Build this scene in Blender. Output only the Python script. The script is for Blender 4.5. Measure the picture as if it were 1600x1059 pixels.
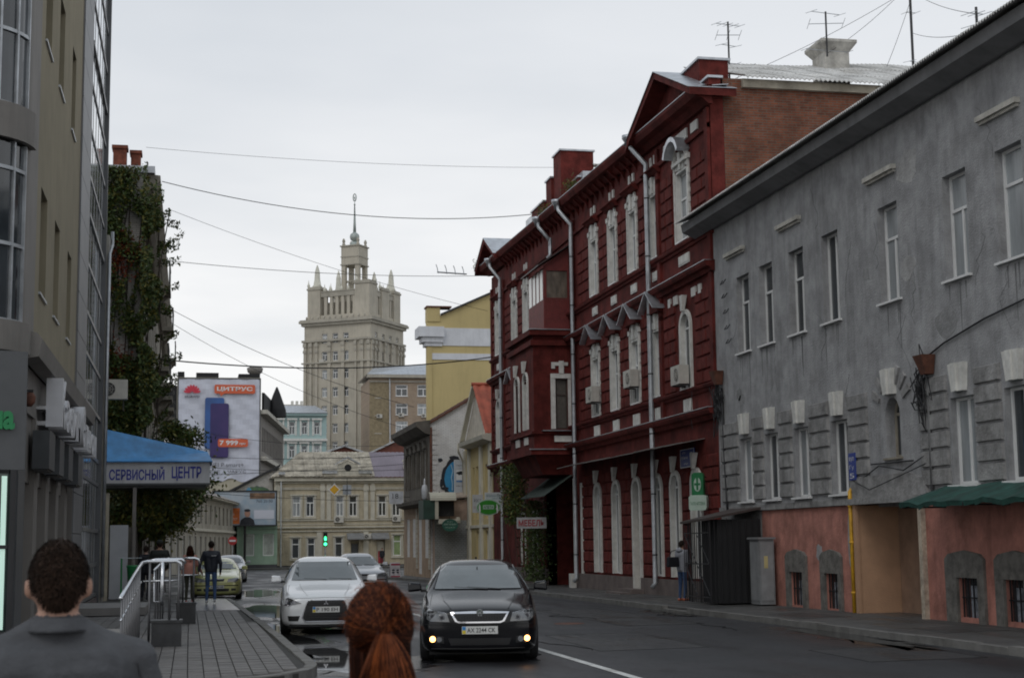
import bpy, bmesh, math, random
from mathutils import Vector, Matrix
from mathutils.bvhtree import BVHTree
random.seed(7)
scene = bpy.context.scene
for o in list(bpy.data.objects): bpy.data.objects.remove(o)
COL = scene.collection
# ------------------------------------------------------------ camera
cam_d = bpy.data.cameras.new('camera'); cam = bpy.data.objects.new('camera', cam_d); COL.objects.link(cam)
yaw, pitch, roll = math.radians(11.85), math.radians(7.5), math.radians(0.7)
fw = Vector((math.sin(yaw)*math.cos(pitch), math.cos(yaw)*math.cos(pitch), math.sin(pitch)))
rt = Vector((math.cos(yaw), -math.sin(yaw), 0)); up = rt.cross(fw)
R_ = math.cos(roll)*rt - math.sin(roll)*up; U_ = math.sin(roll)*rt + math.cos(roll)*up
M = Matrix((R_, U_, -fw)).transposed().to_4x4(); M.translation = Vector((0, 0, 1.74))
cam.matrix_world = M
cam_d.sensor_width = 36; cam_d.lens = 54; cam_d.clip_start = .1; cam_d.clip_end = 6000
cam_d.dof.use_dof = True; cam_d.dof.focus_distance = 45; cam_d.dof.aperture_fstop = 7.5
scene.camera = cam
# ------------------------------------------------------------ world: thin overcast over a Nishita sky
SUN_EL, SUN_AZ = math.radians(48), math.radians(215)     # azimuth clockwise from +Y
w = bpy.data.worlds.new('World'); scene.world = w; w.use_nodes = True
nt = w.node_tree; nt.nodes.clear(); N = nt.nodes.new; L = nt.links.new
out = N('ShaderNodeOutputWorld'); bg = N('ShaderNodeBackground'); bg2 = N('ShaderNodeBackground'); mixs = N('ShaderNodeMixShader')
sky = N('ShaderNodeTexSky'); sky.sky_type = 'NISHITA'; sky.sun_disc = False; sky.sun_elevation = SUN_EL; sky.sun_rotation = SUN_AZ
sky.air_density = 1.0; sky.dust_density = 2.0
L(sky.outputs[0], bg.inputs[0]); bg.inputs[1].default_value = 0.09
tc = N('ShaderNodeTexCoord'); sep = N('ShaderNodeSeparateXYZ'); L(tc.outputs['Generated'], sep.inputs[0])
elr = N('ShaderNodeValToRGB'); L(sep.outputs[2], elr.inputs[0])
cr = elr.color_ramp; cr.elements[0].position = 0.0; cr.elements[0].color = (1.08, 1.08, 1.07, 1)
cr.elements[1].position = 1.0; cr.elements[1].color = (.66, .74, .82, 1)
e = cr.elements.new(.14); e.color = (1.03, 1.03, 1.03, 1)
e = cr.elements.new(.31); e.color = (.85, .875, .91, 1)
e = cr.elements.new(.5); e.color = (.66, .70, .75, 1)
# clouds: soft patches stretched along the horizon
ad = N('ShaderNodeMath'); ad.operation = 'ADD'; L(sep.outputs[2], ad.inputs[0]); ad.inputs[1].default_value = .18
dx = N('ShaderNodeMath'); dx.operation = 'DIVIDE'; L(sep.outputs[0], dx.inputs[0]); L(ad.outputs[0], dx.inputs[1])
dy = N('ShaderNodeMath'); dy.operation = 'DIVIDE'; L(sep.outputs[1], dy.inputs[0]); L(ad.outputs[0], dy.inputs[1])
cmb = N('ShaderNodeCombineXYZ'); L(dx.outputs[0], cmb.inputs[0]); L(dy.outputs[0], cmb.inputs[1])
nz = N('ShaderNodeTexNoise'); nz.inputs['Scale'].default_value = 1.15; nz.inputs['Detail'].default_value = 5; nz.inputs['Roughness'].default_value = .5
mp = N('ShaderNodeMapping'); mp.inputs['Scale'].default_value = (.7, 1.1, 1); mp.inputs['Location'].default_value = (3.1, 1.4, 0)
L(cmb.outputs[0], mp.inputs[0]); L(mp.outputs[0], nz.inputs['Vector'])
mr = N('ShaderNodeMapRange'); L(nz.outputs[0], mr.inputs[0]); mr.inputs[1].default_value = .47; mr.inputs[2].default_value = .72; mr.inputs[3].default_value = 0; mr.inputs[4].default_value = .42
mc = N('ShaderNodeMix'); mc.data_type = 'RGBA'; L(mr.outputs[0], mc.inputs[0]); L(elr.outputs[0], mc.inputs[6]); mc.inputs[7].default_value = (.52, .58, .65, 1)
L(mc.outputs[2], bg2.inputs[0]); bg2.inputs[1].default_value = 1.0
mixs.inputs[0].default_value = .94; L(bg.outputs[0], mixs.inputs[1]); L(bg2.outputs[0], mixs.inputs[2]); L(mixs.outputs[0], out.inputs[0])
sd = bpy.data.lights.new('sun', 'SUN'); sun = bpy.data.objects.new('sun', sd); COL.objects.link(sun)
sd.energy = .55; sd.angle = math.radians(25); sd.color = (1, .97, .92)
dirv = Vector((math.sin(SUN_AZ)*math.cos(SUN_EL), math.cos(SUN_AZ)*math.cos(SUN_EL), math.sin(SUN_EL)))
sun.rotation_euler = dirv.to_track_quat('Z', 'Y').to_euler()
scene.view_settings.view_transform = 'Standard'; scene.view_settings.look = 'None'
scene.view_settings.exposure = -.05; scene.view_settings.gamma = 1; scene.view_settings.use_curve_mapping = False
scene.render.engine = 'CYCLES'
scene.cycles.filter_width = 1.9
scene.cycles.max_bounces = 6; scene.cycles.diffuse_bounces = 3; scene.cycles.glossy_bounces = 3
# ------------------------------------------------------------ materials
MATS = {}
def mat(name, col, rough=.8, var=.25, scale=2.0, bump=0.0, bscale=20, metal=0.0, spec=.5, streak=0.0, col2=None, dirt=0.0, emit=None, coat=0.0, anis=(1, 1, 1)):
    """world-space procedural: broad blotches + fine grain + optional vertical rain streaks"""
    if name in MATS: return MATS[name]
    m = bpy.data.materials.new(name); m.use_nodes = True; t = m.node_tree; nn = t.nodes.new; ll = t.links.new
    b = t.nodes['Principled BSDF']; b.inputs['Roughness'].default_value = rough; b.inputs['Metallic'].default_value = metal
    b.inputs['Specular IOR Level'].default_value = spec; b.inputs['Coat Weight'].default_value = coat
    if emit:
        b.inputs['Emission Color'].default_value = (*emit[0], 1); b.inputs['Emission Strength'].default_value = emit[1]
    g = nn('ShaderNodeNewGeometry'); mpn = nn('ShaderNodeMapping'); ll(g.outputs['Position'], mpn.inputs[0]); mpn.inputs['Scale'].default_value = anis
    n1 = nn('ShaderNodeTexNoise'); n1.inputs['Scale'].default_value = scale; n1.inputs['Detail'].default_value = 6; n1.inputs['Roughness'].default_value = .62
    ll(mpn.outputs[0], n1.inputs['Vector'])
    fac = n1.outputs[0]
    c2 = col2 if col2 else tuple(c*(1-var) for c in col); c1 = col if col2 else tuple(min(1, c*(1+var*.6)) for c in col)
    rp = nn('ShaderNodeValToRGB'); rp.color_ramp.elements[0].position = .35; rp.color_ramp.elements[1].position = .68
    rp.color_ramp.elements[0].color = (*c2, 1); rp.color_ramp.elements[1].color = (*c1, 1); ll(fac, rp.inputs[0]); cur = rp.outputs[0]
    if streak > 0:
        mp2 = nn('ShaderNodeMapping'); mp2.inputs['Scale'].default_value = (1, 1, .12); ll(g.outputs['Position'], mp2.inputs[0])
        n2 = nn('ShaderNodeTexNoise'); n2.inputs['Scale'].default_value = 3.2; n2.inputs['Detail'].default_value = 5; n2.inputs['Roughness'].default_value = .65; ll(mp2.outputs[0], n2.inputs['Vector'])
        r2 = nn('ShaderNodeMapRange'); r2.inputs[1].default_value = .48; r2.inputs[2].default_value = .72; r2.inputs[4].default_value = streak; ll(n2.outputs[0], r2.inputs[0])
        mx = nn('ShaderNodeMix'); mx.data_type = 'RGBA'; mx.blend_type = 'MULTIPLY'; ll(r2.outputs[0], mx.inputs[0]); ll(cur, mx.inputs[6]); mx.inputs[7].default_value = (.42, .42, .42, 1); cur = mx.outputs[2]
    if dirt > 0:
        n3 = nn('ShaderNodeTexNoise'); n3.inputs['Scale'].default_value = .9; n3.inputs['Detail'].default_value = 8; n3.inputs['Roughness'].default_value = .75; ll(g.outputs['Position'], n3.inputs['Vector'])
        r3 = nn('ShaderNodeMapRange'); r3.inputs[1].default_value = .5; r3.inputs[2].default_value = .62; r3.inputs[4].default_value = dirt; ll(n3.outputs[0], r3.inputs[0])
        mx = nn('ShaderNodeMix'); mx.data_type = 'RGBA'; mx.blend_type = 'MULTIPLY'; ll(r3.outputs[0], mx.inputs[0]); ll(cur, mx.inputs[6]); mx.inputs[7].default_value = (.5, .47, .43, 1); cur = mx.outputs[2]
    ll(cur, b.inputs['Base Color'])
    if bump > 0:
        n4 = nn('ShaderNodeTexNoise'); n4.inputs['Scale'].default_value = bscale; n4.inputs['Detail'].default_value = 5; ll(g.outputs['Position'], n4.inputs['Vector'])
        bp = nn('ShaderNodeBump'); bp.inputs['Strength'].default_value = bump; bp.inputs['Distance'].default_value = .02; ll(n4.outputs[0], bp.inputs['Height']); ll(bp.outputs[0], b.inputs['Normal'])
    MATS[name] = m; return m
def brickmat(name, c1, c2, mortar, axes='YZ', bw=.26, bh=.077, rough=.9, dirt=.5, ms=.012):
    """fine brick courses too small to pick apart, mapped from world position"""
    if name in MATS: return MATS[name]
    m = mat(name, c1, rough, dirt=dirt); t = m.node_tree; nn = t.nodes.new; ll = t.links.new
    b = t.nodes['Principled BSDF']; g = nn('ShaderNodeNewGeometry'); s = nn('ShaderNodeSeparateXYZ'); ll(g.outputs['Position'], s.inputs[0])
    c = nn('ShaderNodeCombineXYZ'); ll(s.outputs['XYZ'.index(axes[0])], c.inputs[0]); ll(s.outputs['XYZ'.index(axes[1])], c.inputs[1])
    bt = nn('ShaderNodeTexBrick'); bt.inputs['Color1'].default_value = (*c1, 1); bt.inputs['Color2'].default_value = (*c2, 1); bt.inputs['Mortar'].default_value = (*mortar, 1)
    bt.inputs['Scale'].default_value = 1; bt.inputs['Mortar Size'].default_value = ms; bt.inputs['Brick Width'].default_value = bw; bt.inputs['Row Height'].default_value = bh; bt.inputs['Bias'].default_value = -.1
    ll(c.outputs[0], bt.inputs['Vector'])
    n3 = nn('ShaderNodeTexNoise'); n3.inputs['Scale'].default_value = 1.3; n3.inputs['Detail'].default_value = 8; n3.inputs['Roughness'].default_value = .7; ll(g.outputs['Position'], n3.inputs['Vector'])
    r3 = nn('ShaderNodeMapRange'); r3.inputs[1].default_value = .42; r3.inputs[2].default_value = .62; r3.inputs[4].default_value = dirt; ll(n3.outputs[0], r3.inputs[0])
    mx = nn('ShaderNodeMix'); mx.data_type = 'RGBA'; mx.blend_type = 'MULTIPLY'; ll(r3.outputs[0], mx.inputs[0]); ll(bt.outputs[0], mx.inputs[6]); mx.inputs[7].default_value = (.55, .5, .46, 1)
    ll(mx.outputs[2], b.inputs['Base Color'])
    bp = nn('ShaderNodeBump'); bp.inputs['Strength'].default_value = .5; bp.inputs['Distance'].default_value = .01; ll(bt.outputs[1], bp.inputs['Height']); bp.invert = True; ll(bp.outputs[0], b.inputs['Normal'])
    return m
# plain palette (real-world base colours)
red = mat('red_paint', (.130, .024, .020), .85, .45, 1.6, .5, 14, spec=.2, streak=.5, dirt=.45)
redd = mat('red_paint_block', (.140, .027, .022), .85, .4, 2.6, .6, 9, spec=.2, streak=.4, dirt=.3)
white = mat('white_trim', (.68, .67, .63), .75, .18, 4, .2, 20, streak=.3)
grey = mat('grey_plaster', (.34, .34, .345), .93, .26, 1.9, .9, 24, streak=.45, dirt=.2)
greyb = mat('grey_plaster_block', (.29, .285, .28), .93, .35, 3.0, 1.0, 16, streak=.45, dirt=.3)
pink = mat('pink_plaster', (.46, .20, .155), .9, .3, 2, .7, 20, streak=.5, dirt=.45)
ochre = mat('ochre_plaster', (.45, .27, .165), .9, .12, 2, .5, 30, streak=.1)
cement = mat('rough_cement', (.16, .15, .135), .95, .4, 5, 1.0, 12)
pvc = mat('white_pvc', (.72, .72, .71), .35, .06, 3)
glassd = mat('window_glass', (.035, .042, .048), .06, .4, .7, spec=.9)
curtain = mat('curtain_behind_glass', (.30, .32, .33), .25, .35, 3.5, spec=.8, anis=(1, 1, .15))
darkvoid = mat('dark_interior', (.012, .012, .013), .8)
zinc = mat('zinc_metal', (.50, .52, .55), .38, .25, 3, metal=.75)
galv = mat('galvanised_pipe', (.46, .48, .50), .42, .3, 2, metal=.55)
slate = mat('asbestos_slate', (.60, .59, .57), .9, .35, 1.5, .4, 10, dirt=.5)
slated = mat('mossy_slate', (.40, .36, .29), .92, .4, 1.2, .5, 10, dirt=.5)
blackm = mat('black_metal', (.018, .018, .02), .45)
steel = mat('stainless_steel', (.62, .63, .65), .25, .08, 5, metal=.9)
rust = mat('rusty_metal', (.13, .05, .03), .8, .4, 6)
cable_m = mat('black_cable', (.02, .02, .022), .6)
leaf = mat('leaf_green', (.07, .11, .025), .55, .5, 1.6, spec=.3)
leaf2 = mat('leaf_olive', (.14, .13, .025), .55, .5, 2.2, spec=.3)
leafd = mat('leaf_dark', (.055, .082, .025), .6, .4, 1.5, spec=.3)
leafr = mat('leaf_red', (.20, .04, .015), .6, .4, 2, spec=.3)
bark = mat('bark', (.07, .055, .042), .95, .4, 8, .8, 18)
beige = mat('olive_beige_render', (.27, .235, .16), .9, .12, .8, .4, 30, streak=.2)
concrete = mat('grey_cladding', (.20, .185, .168), .7, .15, .8, .2, 20, streak=.25)
dgrey = mat('dark_grey_panel', (.085, .088, .092), .5, .2, 1)
cream = mat('cream_facade', (.46, .40, .29), .88, .18, 1.0, .3, 14, streak=.4, dirt=.25)
creamw = mat('cream_white_trim', (.52, .49, .41), .85, .15, 1.5, streak=.35)
towerm = mat('tower_stone', (.47, .43, .355), .88, .14, .25, streak=.35)
towerd = mat('tower_stone_trim', (.40, .37, .31), .88, .18, .5, streak=.35)
yellow = mat('yellow_render', (.50, .40, .19), .88, .08, .3, .2, 10, streak=.15)
# ------------------------------------------------------------ geometry helpers
ORG = {}
def thing(name, label, cat, loc=(0, 0, 0), group=None, rot=0.0, local=False, kind=None):
    o = bpy.data.objects.new(name, None); COL.objects.link(o); o.empty_display_size = .2
    o.location = loc; o.rotation_euler = (0, 0, rot)
    if kind: o['kind'] = kind
    else: o['label'] = label; o['category'] = cat
    if group: o['group'] = group
    ORG[o.name] = Vector((0, 0, 0)) if local else Vector(loc)
    return o
def tag(o, label, cat, group=None):
    o['label'] = label; o['category'] = cat
    if group: o['group'] = group
    return o
class Frame:
    """facade frame: u along the wall, v up, w outward"""
    def __init__(s, o, u, n): s.o = Vector((o[0], o[1], o[2] if len(o) > 2 else 0)); s.u = Vector((u[0], u[1], 0)).normalized(); s.n = Vector((n[0], n[1], 0)).normalized()
    def p(s, u, v, w=0): return s.o + s.u*u + s.n*w + Vector((0, 0, v))
class MB:
    def __init__(s): s.v = []; s.f = []; s.m = []; s.sm = False
    def face(s, pts, mi=0):
        n = len(s.v); s.v += [Vector(p) for p in pts]; s.f.append(tuple(range(n, n+len(pts)))); s.m.append(mi)
    def box(s, x0, x1, y0, y1, z0, z1, mi=0):
        s.hexa([(x0, y0, z0), (x1, y0, z0), (x1, y1, z0), (x0, y1, z0), (x0, y0, z1), (x1, y0, z1), (x1, y1, z1), (x0, y1, z1)], mi); return s
    def hexa(s, P, mi=0):
        n = len(s.v); s.v += [Vector(p) for p in P]
        for f in ((0, 3, 2, 1), (4, 5, 6, 7), (0, 1, 5, 4), (1, 2, 6, 5), (2, 3, 7, 6), (3, 0, 4, 7)): s.f.append(tuple(n+i for i in f)); s.m.append(mi)
    def fb(s, F, u0, u1, v0, v1, w0, w1, mi=0):
        s.hexa([F.p(u0, v0, w0), F.p(u1, v0, w0), F.p(u1, v0, w1), F.p(u0, v0, w1), F.p(u0, v1, w0), F.p(u1, v1, w0), F.p(u1, v1, w1), F.p(u0, v1, w1)], mi); return s
    def prism(s, F, poly, w0, w1, mi=0):
        n = len(s.v); k = len(poly)
        s.v += [F.p(a, b, w0) for a, b in poly] + [F.p(a, b, w1) for a, b in poly]
        s.f.append(tuple(range(n, n+k))); s.f.append(tuple(range(n+2*k-1, n+k-1, -1))); s.m += [mi, mi]
        for i in range(k): j = (i+1) % k; s.f.append((n+i, n+j, n+k+j, n+k+i)); s.m.append(mi)
        return s
    def profile(s, F, prof, u0, u1, mi=0):
        """extrude a (w,v) profile along u"""
        n = len(s.v); k = len(prof)
        s.v += [F.p(u0, b, a) for a, b in prof] + [F.p(u1, b, a) for a, b in prof]
        s.f.append(tuple(range(n, n+k))); s.f.append(tuple(range(n+2*k-1, n+k-1, -1))); s.m += [mi, mi]
        for i in range(k): j = (i+1) % k; s.f.append((n+i, n+j, n+k+j, n+k+i)); s.m.append(mi)
        return s
    def tube(s, pts, r, seg=8, mi=0, r1=None):
        pts = [Vector(p) for p in pts]; n0 = len(s.v); K = len(pts); prev = None
        for i, p in enumerate(pts):
            d = (pts[min(i+1, K-1)] - pts[max(i-1, 0)]).normalized()
            a = d.cross(Vector((0, 0, 1)) if abs(d.z) < .9 else Vector((1, 0, 0))).normalized() if prev is None else (prev - d*prev.dot(d)).normalized()
            prev = a; b = d.cross(a); rr = r if r1 is None else r + (r1-r)*i/(K-1)
            for q in range(seg): an = 2*math.pi*q/seg; s.v.append(p + (a*math.cos(an)+b*math.sin(an))*rr)
        for i in range(K-1):
            for q in range(seg): r2 = (q+1) % seg; s.f.append((n0+i*seg+q, n0+i*seg+r2, n0+(i+1)*seg+r2, n0+(i+1)*seg+q)); s.m.append(mi)
        s.f.append(tuple(n0+q for q in range(seg))[::-1]); s.f.append(tuple(n0+(K-1)*seg+q for q in range(seg))); s.m += [mi, mi]; return s
    def lathe(s, c, prof, seg=16, mi=0):
        n0 = len(s.v); c = Vector(c)
        for r, z in prof:
            for q in range(seg): a = 2*math.pi*q/seg; s.v.append(c+Vector((r*math.cos(a), r*math.sin(a), z)))
        for i in range(len(prof)-1):
            for q in range(seg): r2 = (q+1) % seg; s.f.append((n0+i*seg+q, n0+i*seg+r2, n0+(i+1)*seg+r2, n0+(i+1)*seg+q)); s.m.append(mi)
        s.f.append(tuple(n0+q for q in range(seg))[::-1]); s.f.append(tuple(n0+(len(prof)-1)*seg+q for q in range(seg))); s.m += [mi, mi]; return s
    def mesh(s, name, mats, smooth=False, shift=None, merge=False):
        sh = shift or Vector((0, 0, 0)); me = bpy.data.meshes.new(name)
        me.from_pydata([tuple(v-sh) for v in s.v], [], s.f)
        for m_ in (mats if isinstance(mats, (list, tuple)) else [mats]): me.materials.append(m_)
        me.polygons.foreach_set('material_index', s.m)
        bm = bmesh.new(); bm.from_mesh(me)
        if merge: bmesh.ops.remove_doubles(bm, verts=bm.verts, dist=1e-4)
        bmesh.ops.recalc_face_normals(bm, faces=bm.faces); bm.to_mesh(me); bm.free()
        if smooth: me.polygons.foreach_set('use_smooth', [True]*len(me.polygons))
        me.update(); return me
    def build(s, name, mats, parent=None, smooth=False, kind=None, label=None, merge=False):
        if not s.v: return None
        lo = Vector([min(v[i] for v in s.v) for i in range(3)]); hi = Vector([max(v[i] for v in s.v) for i in range(3)])
        org = Vector(((lo.x+hi.x)/2, (lo.y+hi.y)/2, lo.z))
        o = bpy.data.objects.new(name, s.mesh(name, mats, smooth, org, merge)); COL.objects.link(o)
        if parent is not None: o.parent = parent; o.location = org - ORG[parent.name]
        else: o.location = org
        ORG[o.name] = org
        if kind: o['kind'] = kind
        if label: o['label'] = label
        return o
CACHE = {}
def inst(name, key, fn, mats, loc, parent, smooth=False):
    """alike pieces share one mesh; fn(mb) builds it around its own origin"""
    k = (name,)+key
    if k not in CACHE: mb = MB(); fn(mb); CACHE[k] = mb.mesh(name, mats, smooth)
    o = bpy.data.objects.new(name, CACHE[k]); COL.objects.link(o); loc = Vector(loc)
    o.parent = parent; o.location = loc - (ORG[parent.name] if parent else Vector()); ORG[o.name] = loc
    return o
def adopt(o, parent, org):
    o.parent = parent; o.location = Vector(org) - ORG[parent.name]; ORG[o.name] = Vector(org)
def wall(mb, F, u0, u1, v0, v1, ops, depth=.3, mi=0, w=0.0):
    """wall sheet with real openings (rect or arch) and their reveals. ops: (u0,u1,v0,v1[,'arch'])"""
    us = sorted({u0, u1, *[o[0] for o in ops], *[o[1] for o in ops]}); vs = sorted({v0, v1, *[o[2] for o in ops], *[o[3] for o in ops]})
    us = [u for u in us if u0-1e-6 <= u <= u1+1e-6]; vs = [v for v in vs if v0-1e-6 <= v <= v1+1e-6]
    for i in range(len(us)-1):
        for j in range(len(vs)-1):
            cu, cv = (us[i]+us[i+1])/2, (vs[j]+vs[j+1])/2
            if any(o[0] < cu < o[1] and o[2] < cv < o[3] for o in ops): continue
            mb.face([F.p(us[i], vs[j], w), F.p(us[i+1], vs[j], w), F.p(us[i+1], vs[j+1], w), F.p(us[i], vs[j+1], w)], mi)
    for o in ops:
        a, b, c, d = o[:4]; arch = len(o) > 4
        if arch:
            r = (b-a)/2; cu = (a+b)/2; cv = d-r; K = 10
            arc = [(cu - r*math.cos(math.pi*k/K), cv + r*math.sin(math.pi*k/K)) for k in range(K+1)]
            for k in range(K):
                p, q = arc[k], arc[k+1]
                mb.face([F.p(p[0], p[1], w), F.p(q[0], q[1], w), F.p(q[0], d, w), F.p(p[0], d, w)] if p[1] < d-1e-5 and q[1] < d-1e-5 else
                        ([F.p(p[0], p[1], w), F.p(q[0], d, w), F.p(p[0], d, w)] if q[1] >= d-1e-5 else [F.p(p[0], d, w), F.p(q[0], q[1], w), F.p(q[0], d, w)]), mi)
                mb.face([F.p(p[0], p[1], w), F.p(q[0], q[1], w), F.p(q[0], q[1], w-depth), F.p(p[0], p[1], w-depth)], mi)
            d = cv
        else: mb.face([F.p(a, d, w), F.p(b, d, w), F.p(b, d, w-depth), F.p(a, d, w-depth)], mi)
        mb.face([F.p(a, c, w), F.p(b, c, w), F.p(b, c, w-depth), F.p(a, c, w-depth)], mi)
        mb.face([F.p(a, c, w), F.p(a, d, w), F.p(a, d, w-depth), F.p(a, c, w-depth)], mi)
        mb.face([F.p(b, c, w), F.p(b, d, w), F.p(b, d, w-depth), F.p(b, c, w-depth)], mi)
def window(F, parent, a, b, c, d, w=-.2, style='cross', arch=False, fm=None, gm=None, t=.06, sill=None):
    """window part (frame mesh) > pane sub-parts; shared meshes by size"""
    fm = fm or pvc; gm = gm or (curtain if random.random() < .35 else glassd)
    W, H = round(b-a, 3), round(d-c, 3); F0 = Frame((0, 0), F.u, F.n); org = F.p(a, c, w)
    key = (W, H, style, arch, tuple(F.u), tuple(F.n), fm.name, t)
    r = W/2; cv = H-r
    def arcpts(rr, K=8): return [(W/2 - rr*math.cos(math.pi*k/K), cv + rr*math.sin(math.pi*k/K)) for k in range(K+1)]
    if style == 'cross': tv, cu = [.66], [.5]
    elif style == 'tee': tv, cu = [.68], []
    elif style == 'tall': tv, cu = [.62], [.45]
    elif style == 'split': tv, cu = [], [.5]
    else: tv, cu = [], []
    def fr(mb):
        top = cv if arch else H
        mb.fb(F0, 0, t, 0, top, 0, .07); mb.fb(F0, W-t, W, 0, top, 0, .07); mb.fb(F0, t, W-t, 0, t, 0, .07)
        if arch:
            o1, i1 = arcpts(r), arcpts(r-t)
            for k in range(8): mb.prism(F0, [o1[k], o1[k+1], i1[k+1], i1[k]], 0, .07)
        else: mb.fb(F0, t, W-t, H-t, H, 0, .07)
        tvv = [x*H for x in tv] if not arch else ([cv] if style != 'plain' else [])
        for x in tvv: mb.fb(F0, t, W-t, x-t/2, x+t/2, 0, .07)
        for x in cu: mb.fb(F0, x*W-t/2, x*W+t/2, t, (tvv[0]-t/2) if tvv else (top-t), 0, .065)
    wo = inst('window', key, fr, fm, org, parent)
    tvv = [x*H for x in tv] if not arch else ([cv] if style != 'plain' else [])
    zs = [t] + [q for x in tvv for q in (x-t/2, x+t/2)] + [H-t if not arch else H]
    cells = []
    for k in range(0, len(zs), 2):
        za, zb = zs[k], zs[k+1]; xs = [t, W-t] if (k > 0 or not cu) else [t, cu[0]*W-t/2, cu[0]*W+t/2, W-t]
        for q in range(0, len(xs), 2): cells.append((xs[q], xs[q+1], za, zb, arch and k == len(zs)-2))
    for (xa, xb, za, zb, ar) in cells:
        def pn(mb):
            if ar:
                pts = [(0, 0)] if za < cv-1e-3 else []
                A = [(W/2-(r-t)*math.cos(math.pi*k/8)-xa, cv+(r-t)*math.sin(math.pi*k/8)-za) for k in range(9)]
                P = ([(0, 0)] if za < cv-.05 else []) + A + ([(xb-xa, 0)] if za < cv-.05 else [])
                mb.prism(F0, P, 0, .012)
            else: mb.fb(F0, 0, xb-xa, 0, zb-za, 0, .012)
        inst('pane', (round(xb-xa, 3), round(zb-za, 3), ar, round(za, 3) if ar else 0, tuple(F.u), tuple(F.n), gm.name), pn, gm, org + F.u*xa + Vector((0, 0, za)) + F.n*.025, wo)
    if sill:
        mb = MB(); mb.fb(F, a-.08, b+.08, c-.05, c-.004, w, sill); mb.build('sill', fm if sill else fm, wo)
    return wo
def text_mb(s, F, u, v, w, size, depth=.01, width=None, height=None, align='LEFT', bold=0.0):
    """lettering as real extruded glyphs; returns an MB laid into frame F with its lower left at (u,v)"""
    c = bpy.data.curves.new('lettering', 'FONT'); c.body = s; c.size = 1; c.extrude = 0; c.offset = bold; c.resolution_u = 3
    o = bpy.data.objects.new('lettering', c); COL.objects.link(o); bpy.context.view_layer.update()
    me = bpy.data.meshes.new_from_object(o.evaluated_get(bpy.context.evaluated_depsgraph_get()))
    vs = [v_.co.copy() for v_ in me.vertices]; fs = [tuple(p.vertices) for p in me.polygons]
    bpy.data.objects.remove(o); bpy.data.curves.remove(c); bpy.data.meshes.remove(me)
    x0, x1 = min(p.x for p in vs), max(p.x for p in vs); y0, y1 = min(p.y for p in vs), max(p.y for p in vs)
    sx = (width/(x1-x0)) if width else size; sy = (height/(y1-y0)) if height else size
    mb = MB()
    for f in fs:
        P = [(u+(vs[i].x-x0)*sx, v+(vs[i].y-y0)*sy) for i in f]
        mb.face([F.p(a, b, w+depth) for a, b in P])
    if depth > .005:    # side walls along boundary edges
        from collections import Counter
        ec = Counter(); 
        for f in fs:
            for i in range(len(f)): ec[tuple(sorted((f[i], f[(i+1) % len(f)])))] += 1
        for (i, j), k in ec.items():
            if k == 1:
                a = (u+(vs[i].x-x0)*sx, v+(vs[i].y-y0)*sy); b = (u+(vs[j].x-x0)*sx, v+(vs[j].y-y0)*sy)
                mb.face([F.p(*a, w), F.p(*b, w), F.p(*b, w+depth), F.p(*a, w+depth)])
    return mb
def gz(y): return 0.0 if y < 28 else -(y-28)*.0045
def leaves(mb, pts_fn, n, size, mis=3, jitter=.5):
    for _ in range(n):
        c = Vector(pts_fn()); s_ = size*random.uniform(.6, 1.3)
        a = Vector((random.gauss(0, 1), random.gauss(0, 1), random.gauss(0, 1))).normalized(); b = a.orthogonal().normalized(); b = Matrix.Rotation(random.uniform(0, 6.28), 3, a) @ b; d = a.cross(b)
        mb.face([c-b*s_, c-d*s_*.45, c+b*s_, c+d*s_*.45], random.randrange(mis))
# ------------------------------------------------------------ ground, road, pavements
def strip(name, m, xs0, xs1, ys, zoff, parent=None, kind='structure', thick=None):
    """sheet (or slab when thick) between two x(y) curves following the gentle fall of the street"""
    mb = MB()
    for i in range(len(ys)-1):
        a, b = ys[i], ys[i+1]; P = [(xs0(a), a), (xs1(a), a), (xs1(b), b), (xs0(b), b)]
        top = [(x, y, gz(y)+zoff) for x, y in P]
        if thick: mb.hexa([(x, y, gz(y)+zoff-thick) for x, y in P]+top)
        else: mb.face(top)
    o = mb.build(name, m, parent)
    if kind and parent is None: o['kind'] = kind
    return o
YS = [-30, -10, 0, 10, 20, 28, 60, 100, 160, 240, 330]
def asphalt(name, base, r0, r1, wetscale, bump=.35):
    m = mat(name, base, r1, .35, .6, 0); t = m.node_tree; nn = t.nodes.new; ll = t.links.new; b = t.nodes['Principled BSDF']
    g = nn('ShaderNodeNewGeometry'); mpn = nn('ShaderNodeMapping'); mpn.inputs['Scale'].default_value = (1, .28, 1); ll(g.outputs['Position'], mpn.inputs[0])
    n = nn('ShaderNodeTexNoise'); n.inputs['Scale'].default_value = wetscale; n.inputs['Detail'].default_value = 6; n.inputs['Roughness'].default_value = .6; ll(mpn.outputs[0], n.inputs['Vector'])
    r = nn('ShaderNodeMapRange'); r.inputs[1].default_value = .38; r.inputs[2].default_value = .62; r.inputs[3].default_value = r0; r.inputs[4].default_value = r1; ll(n.outputs[0], r.inputs[0]); ll(r.outputs[0], b.inputs['Roughness'])
    gn = nn('ShaderNodeTexNoise'); gn.inputs['Scale'].default_value = 90; gn.inputs['Detail'].default_value = 4; ll(g.outputs['Position'], gn.inputs['Vector'])
    bp = nn('ShaderNodeBump'); bp.inputs['Strength'].default_value = bump; bp.inputs['Distance'].default_value = .006; ll(gn.outputs[0], bp.inputs['Height']); ll(bp.outputs[0], b.inputs['Normal'])
    return m
road_m = asphalt('wet_asphalt', (.021, .021, .024), .34, .7, .5)
pave_m = asphalt('patched_asphalt', (.075, .073, .07), .35, .8, 1.2)
kerb_m = mat('kerb_granite', (.17, .165, .155), .8, .3, 3, .5, 25, dirt=.4)
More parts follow.
